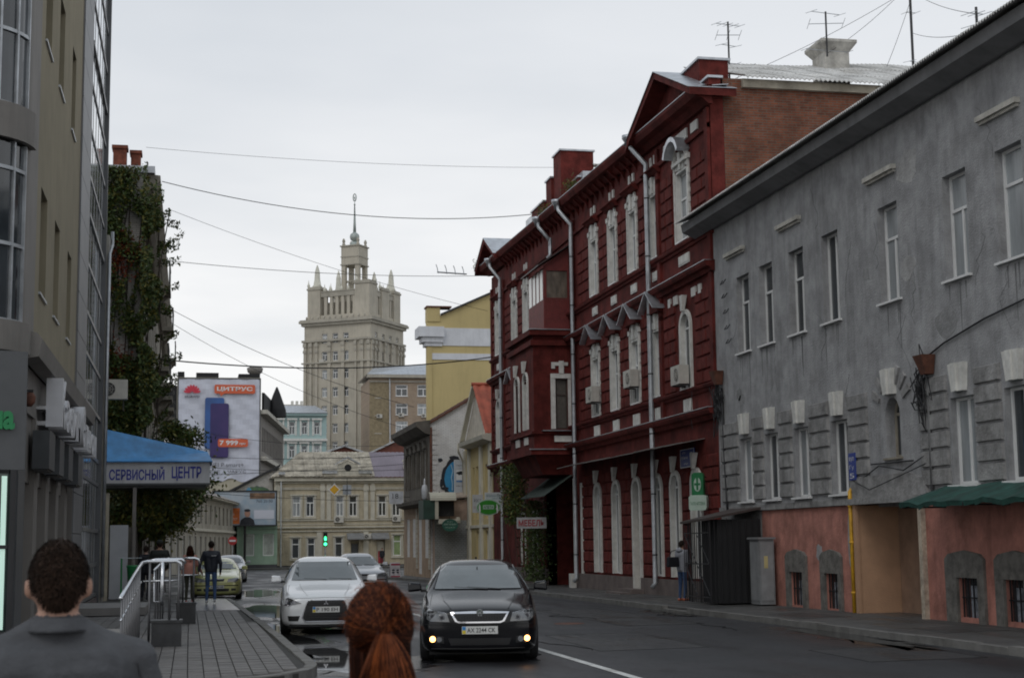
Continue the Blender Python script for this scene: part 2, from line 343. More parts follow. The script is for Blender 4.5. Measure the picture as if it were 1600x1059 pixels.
slab_m = mat('paving_slab', (.125, .118, .112), .62, .3, 2.2, .4, 30, dirt=.3)
mortar_m = mat('slab_joint', (.045, .043, .04), .9)
g0 = MB(); g0.box(-900, 900, -200, 2500, -3.2, -1.9); go = g0.build('ground', mat('far_ground', (.07, .072, .065), .95, .3, .05)); go['kind'] = 'structure'
strip('road', road_m, lambda y: -60, lambda y: 60, YS, 0)
def kx(y): return 1.68-(y-23)*.0125
# left pavement body: polygon with the rounded corner near the driveway
poly = [(-9, 19.2)]
for k in range(9):
    a = math.pi/2*k/8; poly.append((.4+(kx(21.3)-.4)*math.sin(a), 21.3-2.1*math.cos(a)))
LP = poly + [(kx(28), 28), (kx(40), 40), (kx(50.5), 50.5), (.1, 52.2), (-.25, 54), (-.3, 70), (-.6, 100), (-9, 100)]
def prismz(mb, P, zo, th):
    n = len(mb.v); k = len(P); mb.v += [Vector((x, y, gz(y)+zo)) for x, y in P]+[Vector((x, y, gz(y)+zo-th)) for x, y in P]
    mb.f.append(tuple(range(n, n+k))); mb.m.append(0)
    for i in range(k): j = (i+1) % k; mb.f.append((n+i, n+j, n+k+j, n+k+i)); mb.m.append(0)
lp = thing('pavement', '', '', (0, 30, 0), kind='structure')
mb = MB(); prismz(mb, LP, .125, .14); mb.build('slab_bed', mortar_m, lp)
mb = MB(); mb.box(-30, 12, -30, 1.5, -.01, .13); o = mb.build('pavement', pave_m); o['kind'] = 'structure'
# kerb stones along that outline
edge = LP[1:-1]
def along(P, step):
    res = []; acc = 0; cur = Vector(P[0])
    i = 1
    while i < len(P):
        d = Vector(P[i])-cur
        if d.length < step-acc: acc += d.length; cur = Vector(P[i]); i += 1
        else: cur = cur + d.normalized()*(step-acc); acc = 0; res.append(cur.copy())
    return res
kp = [Vector(edge[0])]+along(edge, .5)
kerbset = []
i = 0
pts = kp
idx = 0
while idx < len(pts)-1:
    stp = 1 if pts[idx].y < 22.5 else 2
    j = min(idx+stp, len(pts)-1); a, b = pts[idx], pts[j]; idx = j
    if b.y > 78: break
    d = (b-a); 
    if d.length < .1: continue
    nrm = Vector((-d.y, d.x)).normalized(); dd = d.normalized()*.004
    a2, b2 = a+dd, b-dd; mb = MB(); j1 = random.uniform(-.006, .006)
    P = [a2-nrm*.012, b2-nrm*.012, b2+nrm*.14, a2+nrm*.14]
    mb.hexa([(p.x, p.y, gz(p.y)-.02) for p in P]+[(p.x, p.y, gz(p.y)+.147+j1) for p in P]); mb.build('kerb_stone', kerb_m, lp)
tiles = []
S = .2
for ix in range(int(-3.0/S), int(1.6/S)+1):
    for iy in range(int(19.2/S), int(40.4/S)):
        x, y = ix*S+.1, iy*S+.1
        ok = x+.1 < kx(y)-.15 and x > -2.75
        if y < 21.5: ok = ok and ((max(0, x+.1-.4)/(kx(21.3)-.56))**2 + ((21.3-(y-.1))/1.94)**2 < 1 or y > 21.3)
        if ok: tiles.append((y + (50 if x < -.75 else 0), x, y))
tiles.sort()
def tl(mb): mb.hexa([(-.096, -.09, 0), (.096, -.09, 0), (.096, .09, 0), (-.096, .09, 0), (-.092, -.085, .025), (.092, -.085, .025), (.092, .085, .025), (-.092, .085, .025)])
for k, (_, x, y) in enumerate(tiles[:300]):
    o = inst('paving_slab', (k % 3,), tl, slab_m, (x, y, gz(y)+.121+random.uniform(-.003, .003)), lp); o.rotation_euler = (random.uniform(-.01, .01), random.uniform(-.01, .01), 0)
mb = MB()
for (_, x, y) in tiles[300:]:
    z = gz(y)+.121+random.uniform(-.002, .002)
    mb.hexa([(x-.096, y-.09, z), (x+.096, y-.09, z), (x+.096, y+.09, z), (x-.096, y+.09, z), (x-.092, y-.085, z+.025), (x+.092, y-.085, z+.025), (x+.092, y+.085, z+.025), (x-.092, y+.085, z+.025)])
mb.build('paving_slab', slab_m, lp, kind='stuff')
wetp = mat('wet_concrete', (.17, .17, .17), .22, .3, 1.5, .1)
mb = MB(); prismz(mb, [(-.2, 40.5), (1.3, 40.5), (1.16, 50.3), (.4, 51.3), (-.3, 50)], .148, .03); mb.build('smooth_patch', wetp, lp)
mb = MB(); prismz(mb, [(-9, 40.5), (-.21, 40.5), (-.31, 50), (-.4, 99), (-9, 99)], .146, .03); mb.build('asphalt_strip', pave_m, lp)
# right pavement
rp_ = thing('pavement', '', '', (13.2, 40, 0), kind='structure')
def rk(y): return 11.95 if y < 78 else 11.95-(y-78)*.13
mb = MB(); yl = [10, 20, 28, 50, 78, 92]
for a, b in zip(yl[:-1], yl[1:]):
    P = [(rk(a), a), (40, a), (40, b), (rk(b), b)]; mb.hexa([(x, y, gz(y)-.05) for x, y in P]+[(x, y, gz(y)+.105) for x, y in P])
mb.build('asphalt_bed', pave_m, rp_)
y = 14.0
while y < 91:
    b = y+1.0; z0 = .12+random.uniform(-.012, .012)
    if 35.6 < y < 37.4: z0 = .05
    mb = MB(); P = [(rk(y)-.16, y+.006), (rk(y)-.004, y+.006), (rk(b)-.004, b-.006), (rk(b)-.16, b-.006)]
    mb.hexa([(p[0], p[1], gz(p[1])-.03) for p in P]+[(p[0], p[1], gz(p[1])+z0) for p in P]); mb.build('kerb_stone', kerb_m, rp_); y = b
for (x0, x1, y0, y1) in ((12.4, 13.6, 30.2, 33.0), (12.2, 13.0, 35.8, 38.2), (12.6, 14.0, 24.5, 26.4), (12.3, 13.9, 44, 47.5)):
    mb = MB(); P = [(x0, y0), (x1, y0+.3), (x1-.1, y1), (x0+.2, y1-.3)]; prismz(mb, P, .110, .01); mb.build('asphalt_patch', asphalt('asphalt_patch', (.05, .049, .048), .3, .7, 2), rp_)
linem = mat('road_paint', (.62, .62, .6), .55, .35, 6, dirt=.5)
mb = MB()
for a, b in zip([6, 20, 28, 40, 52], [20, 28, 40, 52, 66]): mb.face([(5.52, a, gz(a)+.006), (5.65, a, gz(a)+.006), (5.65, b, gz(b)+.006), (5.52, b, gz(b)+.006)])
o = mb.build('road_marking', linem); o['kind'] = 'structure'
water = bpy.data.materials.new('puddle_water'); water.use_nodes = True; b_ = water.node_tree.nodes['Principled BSDF']; b_.inputs['Base Color'].default_value = (.022, .022, .022, 1); b_.inputs['Roughness'].default_value = .03; b_.inputs['IOR'].default_value = 1.33
damp_m = asphalt('damp_asphalt', (.014, .014, .016), .07, .3, 2.2, .55)
def puddle(cx, cy, rx, ry, seed, rot=0):
    rnd = random.Random(seed); ph = [rnd.uniform(0, 6.28) for _ in range(6)]; P = []
    for k in range(48):
        a = 2*math.pi*k/48; r = 1+sum(.16/(j+1)*math.sin((j+2)*a+ph[j]) for j in range(6)); x, y = rx*r*math.cos(a), ry*r*math.sin(a)
        c, s_ = math.cos(rot), math.sin(rot); P.append((cx+x*c-y*s_, cy+x*s_+y*c))
    P = [(min(max(x, kx(y)+.02), 40) if y > 20 else x, y) for x, y in P]
    mb = MB(); n = len(mb.v); mb.v += [Vector((cx, cy, gz(cy)+.004))]+[Vector((x, y, gz(y)+.004)) for x, y in P]
    for k in range(48): mb.f.append((0, 1+k, 1+(k+1) % 48)); mb.m.append(0)
    o = mb.build('puddle', water); o['kind'] = 'structure'
    mb = MB(); Q = [(cx+(x-cx)*1.9+.14*math.sin(k*1.7)+.08*math.sin(k*2.9), cy+(y-cy)*1.35) for k, (x, y) in enumerate(P)]; Q = [(max(x, kx(y)+.02), y) for x, y in Q]; mb.v += [Vector((cx, cy, gz(cy)+.002))]+[Vector((x, y, gz(y)+.002)) for x, y in Q]
    for k in range(48): mb.f.append((0, 1+k, 1+(k+1) % 48)); mb.m.append(0)
    o = mb.build('damp_asphalt', damp_m); o['kind'] = 'structure'
puddle(2.15, 43.2, .75, 5.2, 3); puddle(2.0, 27.5, .42, 3.4, 5, .04); puddle(2.3, 22.6, .62, 1.5, 8); puddle(2.9, 34.6, .35, 1.6, 11); puddle(1.75, 33.5, .25, 2.2, 12); puddle(4.2, 52, .6, 3, 14); puddle(2.6, 62, .9, 5, 15)
puddle(11.4, 26, .3, 2.6, 22); puddle(11.5, 36.5, .25, 1.5, 23)
rk2 = random.Random(31); pm1 = asphalt('road_patch', (.028, .027, .028), .3, .75, 1.5); pm2 = mat('tar_seam', (.012, .012, .012), .95, spec=.05)
for (x0, x1, y0, y1) in ((6.4, 8.3, 24, 28.5), (8.8, 10.6, 31, 40), (6.2, 7.1, 36, 47), (9.4, 11.3, 20.5, 23.2), (3.2, 5.0, 36.5, 40)):
    P = [(x0, y0), (x1, y0+.2), (x1+.05, y1), (x0+.1, y1-.2)]; mb = MB(); mb.face([(x, y, gz(y)+.0015) for x, y in P]); o = mb.build('asphalt_patch', pm1); o['kind'] = 'structure'
    mb = MB(); mb.tube([(x, y, gz(y)+.001) for x, y in P+P[:1]], .004, 4); o = mb.build('tar_seam', pm2); o['kind'] = 'structure'
for k in range(9):
    x, y = rk2.uniform(5, 11.5), rk2.uniform(20, 42); P = [(x, y, gz(y)+.001)]
    for q in range(10): x += rk2.gauss(.02, .12); y += rk2.uniform(.2, .5); P.append((x, y, gz(y)+.001))
    mb = MB(); mb.tube(P, .009, 4); o = mb.build('road_crack', pm2); o['kind'] = 'structure'
for (x, y) in ((8.0, 32.5), (6.9, 52)):
    mh_ = tag(MB().lathe((x, y, gz(y)+.0), [(.33, 0), (.33, .006), (.29, .009), (.28, .004), (.05, .006)], 24).build('manhole_cover', rust), 'round iron manhole cover in the lane %s' % ('right of the black car' if y < 40 else 'far beyond the black car'), 'manhole cover', 'manhole covers in the road')
# far pavement in front of the corner house
mb = MB(); P = [(2.5, 141), (30, 141), (30, 160), (2.5, 160)]; prismz(mb, P, .12, .3); o = mb.build('pavement', pave_m); o['kind'] = 'structure'

# ------------------------------------------------------------ grey two-storey house (right, near)
FR = Frame((14.5, 0), (0, 1), (-1, 0))
gb = thing('grey_house', 'grey plastered two-storey house with white keystones and pink ground floor zone', 'house', (14.5, 29, 0))
UW = [38.75, 37.05, 35.0, 32.95, 29.9, 26.95, 24.9, 22.6, 20.3]
LW = [38.85, 37.0, 35.05, 32.8, 27.05, 25.0, 22.7, 20.4]
ops = [(u-.47, u+.47, 6.7, 8.78) for u in UW] + [(u-.47, u+.47, 2.72, 4.4) for u in LW] + [(29.72, 30.4, 3.4, 4.66, 'arch')]
mb = MB(); wall(mb, FR, 17, 41.0, 2.46, 10.8, ops, .32)
mb.box(14.98, 24, 17.05, 40.95, 2.4, 10.45)
mb.build('upper_wall', grey, gb)
bops = [(35.25, 36.05, .12, .92), (33.15, 33.9, .12, .92)]
mb = MB(); wall(mb, FR, 31.95, 37.9, -.15, 2.45, bops, .35, w=-.02); wall(mb, FR, 28.2, 28.95, -.15, 2.45, [], .3, w=-.02)
wall(mb, FR, 17, 28.2, -.15, 2.45, [(26.75, 27.55, .2, .95), (25.1, 25.8, .2, .95)], .35, w=-.02); mb.box(15.0, 24, 17.05, 28.6, -.2, 2.35); mb.box(17, 24, 28.6, 40, -.2, 2.35); mb.box(15.0, 17, 32.3, 40, -.2, 2.35); mb.build('ground_floor_wall', pink, gb)
mb = MB(); wall(mb, FR, 37.9, 41.0, -.15, 2.45, [], w=-.01); mb.build('end_wall_base', greyb, gb)
# passage
mb = MB(); mb.box(14.48, 15.5, 31.93, 32.3, -.15, 2.44); mb.box(14.4, 14.47, 31.9, 32.05, -.1, 2.5); mb.box(15.5, 15.7, 28.6, 32.3, -.15, 2.44); mb.box(14.55, 15.5, 28.6, 28.94, -.15, 2.43); mb.build('passage_wall', ochre, gb)
mb = MB(); mb.box(14.42, 14.52, 28.82, 28.97, -.1, 2.46); mb.build('passage_jamb', mat('peeling_white', (.5, .42, .33), .9, .4, 6), gb)
mb = MB(); mb.box(15.42, 15.49, 28.98, 31.9, -.05, 2.42); mb.build('door', mat('darker_tan', (.30, .19, .13), .8), gb)  # covers the whole back wall of the passage, toned darker than the sides
mb = MB(); mb.fb(FR, 28.6, 32.3, 2.45, 2.58, 0, .16); mb.prism(FR, [(28.5, 2.58), (32.4, 2.58), (32.2, 2.9), (31.6, 3.05), (29.3, 3.05), (28.7, 2.9)], .0, .07); mb.build('passage_lintel', greyb, gb)
for u in UW:
    window(FR, gb, u-.47, u+.47, 6.7, 8.78, -.23, random.choice(['cross', 'tee', 'split']) if u < 34 else 'cross', sill=.08)
for u in LW: window(FR, gb, u-.47, u+.47, 2.72, 4.4, -.2, 'split', sill=.1)
window(FR, gb, 29.72, 30.4, 3.4, 4.66, -.28, 'tee', arch=True, fm=mat('aged_frame', (.28, .25, .2), .8), sill=.06)
for u, lv in [(u, 4.5) for u in LW]+[(30.06, 4.72)]:
    def ks(mb):
        F0 = Frame((0, 0), FR.u, FR.n)
        for k in range(3): a0, a1, b0, b1 = -.22+k*.147, -.22+(k+1)*.147-.006, -.29+k*.193, -.29+(k+1)*.193-.008; w_ = .16 if k == 1 else .11; mb.hexa([F0.p(a0, 0, 0), F0.p(a1, 0, 0), F0.p(a1, 0, w_), F0.p(a0, 0, w_), F0.p(b0, .54, 0), F0.p(b1, .54, 0), F0.p(b1, .54, w_+.02), F0.p(b0, .54, w_+.02)])
    inst('keystone', (1,), ks, white, FR.p(u, lv, 0), gb)
for u in (39.2, 35.3, 30.1, 25.1, 21.0):
    def lg(mb): F0 = Frame((0, 0), FR.u, FR.n); mb.fb(F0, -.72, .72, 0, .1, 0, .12); mb.fb(F0, -.68, .68, -.06, 0, 0, .06)
    inst('ledge', (1,), lg, mat('pale_ledge', (.52, .50, .45), .85, .3, 3), FR.p(u, 9.45, 0), gb)
piers = [(39.4, 40.75), (37.55, 38.3), (35.6, 36.45), (33.35, 34.5), (31.25, 32.25), (27.6, 28.75), (25.55, 26.5), (23.2, 24.45), (20.95, 22.15)]
for (a, b) in piers:
    for k in range(6):
        c = 2.74+k*.365; wdt = b-a
        def bl(mb, wdt=wdt): F0 = Frame((0, 0), FR.u, FR.n); mb.hexa([F0.p(0, 0, 0), F0.p(wdt, 0, 0), F0.p(wdt-.02, .02, .06), F0.p(.02, .02, .06), F0.p(0, .325, 0), F0.p(wdt, .325, 0), F0.p(wdt-.02, .305, .06), F0.p(.02, .305, .06)])
        inst('stone_block', (round(wdt, 2),), bl, greyb, FR.p(a, c, 0), gb)
for k, an in enumerate((-62, -42, -22, 22, 42, 62)):   # voussoir ribs round the little arched window
    a = math.radians(an); u0, v0 = 30.06+.62*math.sin(a), 4.35+.62*math.cos(a); u1, v1 = 30.06+1.0*math.sin(a), 4.35+1.0*math.cos(a); du, dv = .05*math.cos(a), -.05*math.sin(a)
    mb = MB(); mb.prism(FR, [(u0-du, v0-dv), (u0+du, v0+dv), (u1+du*1.6, v1+dv*1.6), (u1-du*1.6, v1-dv*1.6)], 0, .05); mb.build('voussoir', greyb, gb)
# eaves: fascia, soffit, corrugated roof
mb = MB(); mb.profile(FR, [(0, 10.48), (.12, 10.46), (.5, 10.62), (.54, 10.85), (.5, 10.87), (0, 10.9)], 17, 42.25); mb.build('eaves_fascia', mat('grey_eaves', (.22, .22, .225), .85, .2, 1.0, streak=.3), gb)
for k in range(22):
    u = 17.0+k*1.15
    def rs(mb):
        n = 12; ws = [(.72, 0), (-4.5, 1.75)]; F0 = Frame((0, 0), FR.u, FR.n)
        for j in range(n*2):
            ua, ub = 1.17*j/(n*2), 1.17*(j+1)/(n*2); za = .025*math.cos(math.pi*j); zb = .025*math.cos(math.pi*(j+1))
            mb.face([F0.p(ua, ws[0][1]+za, ws[0][0]), F0.p(ub, ws[0][1]+zb, ws[0][0]), F0.p(ub, ws[1][1]+zb, ws[1][0]), F0.p(ua, ws[1][1]+za, ws[1][0])])
            mb.face([F0.p(ua, ws[0][1]+za, ws[0][0]), F0.p(ub, ws[0][1]+zb, ws[0][0]), F0.p(ub, ws[0][1]+zb-.02, ws[0][0]), F0.p(ua, ws[0][1]+za-.02, ws[0][0])])
    inst('roof_sheet', (1,), rs, slate, FR.p(u, 10.9, 0), gb)
mb = MB(); mb.profile(FR, [(.4, 10.84), (-4.5, 12.58), (-9.5, 10.84)], 17.02, 42.2); mb.build('roof', mat('roof_boards', (.08, .07, .06), .9), gb)
mb = MB(); mb.fb(FR, 17, 41, 2.46, 2.6, -.02, .05); mb.build('string_course', greyb, gb)
# basement window surrounds in rough cement
for (a, b, arch) in ((35.0, 36.3, 0), (32.95, 34.15, 0), (26.5, 28.0, 1), (24.7, 26.1, 1)):
    mb = MB()
    ia, ib, ic, idd = {35.0: (35.25, 36.05, .12, .92), 32.95: (33.15, 33.9, .12, .92), 26.5: (26.75, 27.55, .2, .95), 24.7: (25.1, 25.8, .2, .95)}[a]
    mb.fb(FR, a, ia, -.1, idd, -.02, .04); mb.fb(FR, ib, b, -.1, idd, -.02, .04)
    mb.prism(FR, [(a, idd), (b, idd), (b, 1.3), (b-.15, 1.4), ((a+b)/2, 1.47), (a+.15, 1.4), (a, 1.3)], -.02, .045)
    mb.build('cement_surround', cement, gb)
    mb = MB(); mb.fb(FR, ia, ib, ic, idd, -.16, -.14); go_ = mb.build('basement_pane', glassd, gb)
    mb = MB()
    for q in range(4): uu = ia+.1+q*(ib-ia-.2)/3; mb.fb(FR, uu-.012, uu+.012, ic, idd, -.06, -.036)
    mb.fb(FR, ia, ib, (ic+idd)/2-.012, (ic+idd)/2+.012, -.085, -.062); mb.build('window_grille', blackm, gb)
    mb = MB(); mb.fb(FR, ia+.3, ia+.5, ic, ic+.6, -.135, -.1); mb.build('rag', mat('pale_rag', (.3, .32, .36), .9, .5, 9), gb)
for (u0, u1, v0, v1) in ((32.4, 32.62, .9, 2.35), (34.0, 34.5, 1.15, 1.6)):   # bare plaster patches where the paint is gone
    P = [(u0+(u1-u0)*(.5+.5*math.cos(a)*random.uniform(.6, 1)), v0+(v1-v0)*(.5+.5*math.sin(a)*random.uniform(.75, 1))) for a in [2*math.pi*q/14 for q in range(14)]]
    mb = MB(); mb.prism(FR, P, -.022, -.012); mb.build('plaster_patch', mat('bare_plaster', (.33, .32, .32), .9, .3, 5), gb)
# old funnel heads, downpipe stubs and cables tangle on the grey wall
for (u, v) in ((28.2, 4.95), (40.6, 6.0)):
    mb = MB(); mb.hexa([FR.p(u-.1, v, .02), FR.p(u+.1, v, .02), FR.p(u+.1, v, .2), FR.p(u-.1, v, .2), FR.p(u-.2, v+.38, .02), FR.p(u+.2, v+.38, .02), FR.p(u+.2, v+.38, .32), FR.p(u-.2, v+.38, .32)]); mb.build('funnel_head', rust, gb)
def wire(pts, r=.012, name='cable', parent=gb, m=cable_m, seg=5):
    mb = MB(); mb.tube(pts, r, seg); return mb.build(name, m, parent, smooth=True)
rw = random.Random(4)
for (u, v, n) in ((28.5, 4.7, 14), (40.7, 5.6, 18)):
    mb = MB()
    for _ in range(n):
        p = [FR.p(u+rw.gauss(0, .18), v+rw.gauss(0, .35), .05+rw.random()*.15) for _ in range(5)]; q = []
        for k in range(4):
            for t in (0, .33, .66): q.append(p[k].lerp(p[k+1], t))
        mb.tube(q, .012, 4)
    mb.build('cable_tangle', cable_m, gb, kind='stuff')
wire([FR.p(28.2, 5.35, .04), FR.p(27.6, 5.5, .04), FR.p(26, 5.75, .04), FR.p(24, 5.95, .04), FR.p(18, 6.2, .04)], .02)
wire([FR.p(28.32, 4.9, .05), FR.p(28.34, 2.6, .05)], .035, 'downpipe', m=mat('grey_pipe', (.15, .15, .15), .7))
wire([FR.p(40.5, 5.9, .06), FR.p(40.45, 4, .05), FR.p(40.3, 2.8, .07), FR.p(40.2, 2.5, .1)], .035)
wire([FR.p(31.6, 3.0, .05), FR.p(30.6, 3.25, .1), FR.p(29.5, 3.1, .08), FR.p(28.6, 3.35, .05)], .014)
wire([FR.p(32.1, 3.0, .05), FR.p(31.0, 2.75, .16), FR.p(29.8, 2.95, .14), FR.p(28.5, 3.2, .05)], .012)
wire([FR.p(31.1, 3.3, .05), FR.p(29.1, 3.28, .05)], .018)
for k, v in enumerate((8.9, 8.5, 8.05, 7.6, 7.2)): wire([FR.p(40.3-k*.08, v, 0), FR.p(40.3-k*.08, v-.12, .08), FR.p(40.05-k*.08, v-.12, .08), FR.p(40.05-k*.08, v, .0)], .014, 'cable_hook')
rc = random.Random(12); crk = mat('crack_shadow', (.10, .10, .10), .95)
for k in range(16):   # cracks in the plaster
    u, v = rc.uniform(22, 40), rc.uniform(5.3, 10.2); P = [FR.p(u, v, .001)]
    for q in range(7): u += rc.gauss(0, .12); v -= rc.uniform(.08, .28); P.append(FR.p(u, v, .001))
    mb = MB(); mb.tube(P, .0045, 3); mb.build('crack', crk, gb)
for k in range(12):   # mended plaster patches
    u, v, r_ = rc.uniform(22, 40), rc.uniform(5.3, 10), rc.uniform(.15, .5); P = [(u+r_*math.cos(a)*rc.uniform(.7, 1.2), v+r_*.8*math.sin(a)*rc.uniform(.6, 1.2)) for a in [2*math.pi*q/13 for q in range(13)]]
    if any(abs(u-x) < .55+r_ for x in UW) and 6.5 < v < 9: continue
    mb = MB(); mb.prism(FR, P, -.01, .004); mb.build('plaster_patch', mat('mended_plaster%d' % (k % 2), ((.27, .27, .27), (.38, .375, .37))[k % 2], .95, .3, 3, .8, 18, streak=.3), gb)
for u in UW+LW:   # rain stains below the sills
    v = 6.6 if u in UW else 0
    if v:
        for q in range(3): du = rc.uniform(-.45, .45); L_ = rc.uniform(.3, 1.1); mb = MB(); mb.prism(FR, [(u+du-.03, v), (u+du+.03, v), (u+du+.01, v-L_), (u+du-.01, v-L_)], 0, .002); mb.build('rain_stain', mat('rain_stain', (.17, .17, .172), .95, .3, 5), gb)
# neighbouring items on the grey wall
gp = thing('gas_pipe', 'bright yellow gas pipe running up the pink wall beside the passage', 'pipe', (14.4, 32.15, .05)); mb = MB(); mb.tube([(14.4, 32.15, -.05), (14.4, 32.15, 2.75), (14.5, 32.2, 2.85)], .045, 10); mb.build('tube', mat('yellow_paint', (.62, .34, .02), .5, .3, 6), gp, smooth=True)
for v in (.5, 1.6, 2.4): mb = MB(); mb.tube([(14.4, 32.15, v), (14.4, 32.15, v+.05)], .058, 10); mb.build('collar', MATS['yellow_paint'], gp, smooth=True)
aw = thing('awning', 'dark green ragged fabric awning over the pink wall at the right edge', 'awning', (13.9, 26, 2.3)); mb = MB(); P0 = []
for k in range(25):
    u = 27.9-k*.36; P0.append((u, 2.56+.02*math.sin(k*1.3), 14.49, 2.30+.03*math.sin(k*2.2)+.05*random.random(), 13.5+.04*math.sin(k)))
for (a, b) in zip(P0[:-1], P0[1:]):
    mb.face([(a[2], a[0], a[1]+.15), (b[2], b[0], b[1]+.15), (b[4], b[0], b[3]+.05), (a[4], a[0], a[3]+.05)]); mb.face([(a[4], a[0], a[3]+.05), (b[4], b[0], b[3]+.05), (b[4]+.02, b[0], b[3]-.06+.05*random.random()), (a[4]+.02, a[0], a[3]-.05)])
mb.build('fabric', mat('green_fabric', (.014, .07, .055), .8, .5, 3, dirt=.5), aw)
mb = MB()
for u in (27.8, 25.4, 22.9): mb.tube([(14.45, u, 2.3), (13.52, u, 2.3)], .018, 6); mb.tube([(14.45, u, 2.68), (13.52, u, 2.33)], .018, 6)
mb.build('frame', blackm, aw)
mb = MB(); mb.tube([(13.55, 23.2, 0.05), (13.55, 23.2, 2.3)], .03, 8); mb.build('post', blackm, aw)
cb = thing('utility_cabinet', 'grey sheet-metal utility cabinet standing against the wall beside the dark cage', 'cabinet', (14.0, 37.4, .1)); mb = MB(); mb.box(14.0, 14.4, 36.85, 37.5, .1, 1.72); mb.build('body', mat('cabinet_grey', (.22, .225, .23), .55, .2, 3, streak=.3), cb)
mb = MB(); mb.box(13.985, 13.998, 36.9, 37.45, .2, 1.65); mb.build('door', mat('cabinet_door', (.26, .265, .27), .5, .2, 3, streak=.3), cb); mb = MB(); mb.box(14.04, 14.36, 36.835, 36.848, .2, 1.65); mb.build('side_panel', MATS['cabinet_door'], cb); mb = MB(); mb.box(13.95, 14.43, 36.8, 37.55, 1.72, 1.77); mb.build('lid', MATS['cabinet_grey'], cb)
mb = MB(); mb.box(14.12, 14.22, 36.825, 36.834, 1.0, 1.3); mb.build('sticker', mat('sticker', (.5, .42, .2), .6), cb)
# steel cage in front of the basement entrance
cg = thing('barred_enclosure', 'black barred steel enclosure with flat lean-to roof at the house corner', 'enclosure', (13.3, 39.5, .1))
mb = MB(); mb.hexa([(13.0, 37.8, 2.22), (14.5, 37.8, 2.5), (14.5, 40.1, 2.5), (13.0, 40.1, 2.15), (13.0, 37.8, 2.28), (14.5, 37.8, 2.56), (14.5, 40.1, 2.56), (13.0, 40.1, 2.21)]); mb.build('roof', mat('dark_roof', (.05, .035, .03), .6), cg)
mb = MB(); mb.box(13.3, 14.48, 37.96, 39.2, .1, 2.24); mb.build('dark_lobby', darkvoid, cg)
for k in range(15):
    y = 37.92+k*.15; mb = MB(); mb.tube([(13.08, y, .1), (13.08, y, 2.2)], .013 if k % 5 else .028, 5); mb.build('bar', blackm, cg)
for k in range(8):
    x = 13.2+k*.17; mb = MB(); mb.tube([(x, 37.9, .1), (x, 37.9, 2.26)], .013, 5); mb.build('bar', blackm, cg); mb = MB(); mb.tube([(x, 40.02, .1), (x, 40.02, 2.2)], .013, 5); mb.build('bar', blackm, cg)
for z in (.25, 1.1, 1.9):
    mb = MB(); mb.tube([(13.08, 37.9, z), (13.08, 40.0, z)], .016, 5); mb.build('rail', blackm, cg)
for k in range(2): y = 37.95+k*1.0; mb = MB(); mb.tube([(13.06, y, .3), (13.06, y+1.0, 1.1)], .012, 5); mb.build('diagonal_brace', blackm, cg); mb = MB(); mb.tube([(13.06, y, 1.1), (13.06, y+1.0, 1.9)], .012, 5); mb.build('diagonal_brace', blackm, cg)
# ------------------------------------------------------------ red three-storey house
rb = thing('red_house', 'three-storey dark red painted brick house with white window trim and zinc downpipes', 'house', (14.5, 57, 0))
GC = [43.0, 45.0, 46.85, 49.2, 51.7, 54.2]
UC = [46.5, 49.0, 51.5, 54.1]
LC3 = [65.9, 68.4, 72.3]
ops = [(u-.43, u+.43, .6, 3.75, 'arch') for u in GC if u != 49.2] + [(48.77, 49.63, -.05, 3.75, 'arch')]
ops += [(u-.42, u+.42, 6.25, 8.35) for u in UC] + [(43.1, 44.1, 6.2, 8.5, 'arch')]
ops += [(u-.42, u+.42, 10.7, 12.75) for u in UC+LC3] + [(43.05, 44.15, 10.7, 12.85)]
ops += [(u-.42, u+.42, 6.25, 8.35) for u in (68.4,)] + [(71.85, 72.75, 6.2, 8.5, 'arch')]
ops += [(64.2, 64.9, .7, 2.9), (66.6, 67.3, .7, 2.9)] + [(57.6, 62.2, -.3, 4.2)]
mb = MB(); wall(mb, FR, 41.0, 73.9, -.35, 14.7, ops, .34)
mb.box(14.95, 27, 41.35, 73.85, 4.3, 14.6); mb.box(15.0, 27, 41.35, 57.3, -.3, 4.3); mb.box(15.0, 27, 62.6, 73.85, -.3, 4.3); mb.box(17, 27, 57.3, 62.6, -.3, 4.3)
mb.face([(14.5, 73.9, -.4), (27, 73.9, -.4), (27, 73.9, 14.7), (14.5, 73.9, 14.7)])
mb.build('wall', red, rb)
bk = brickmat('old_brick', (.25, .08, .04), (.15, .05, .028), (.15, .115, .09), 'XZ', dirt=.85)
mb = MB(); mb.box(14.93, 27, 41.0, 41.34, 4, 14.98); mb.build('brick_end_wall', bk, rb)
mb = MB(); mb.box(14.52, 14.92, 40.99, 41.3, 9, 14.8); mb.build('corner_pier', redd, rb)
plm = mat('plinth_stone', (.15, .12, .11), .85, .3, 2, .5, 14)
mb = MB(); mb.fb(FR, 41, 48.7, -.35, .52, -.1, .1); mb.fb(FR, 49.7, 57.5, -.35, .52, -.1, .1); mb.fb(FR, 62.3, 73.9, -.4, .6, -.1, .1); mb.build('plinth', plm, rb)
mb = MB(); mb.fb(FR, 48.3, 50.1, -.3, .16, .11, .55); mb.fb(FR, 48.3, 50.1, -.3, .06, .56, .9); mb.build('door_step', plm, rb)
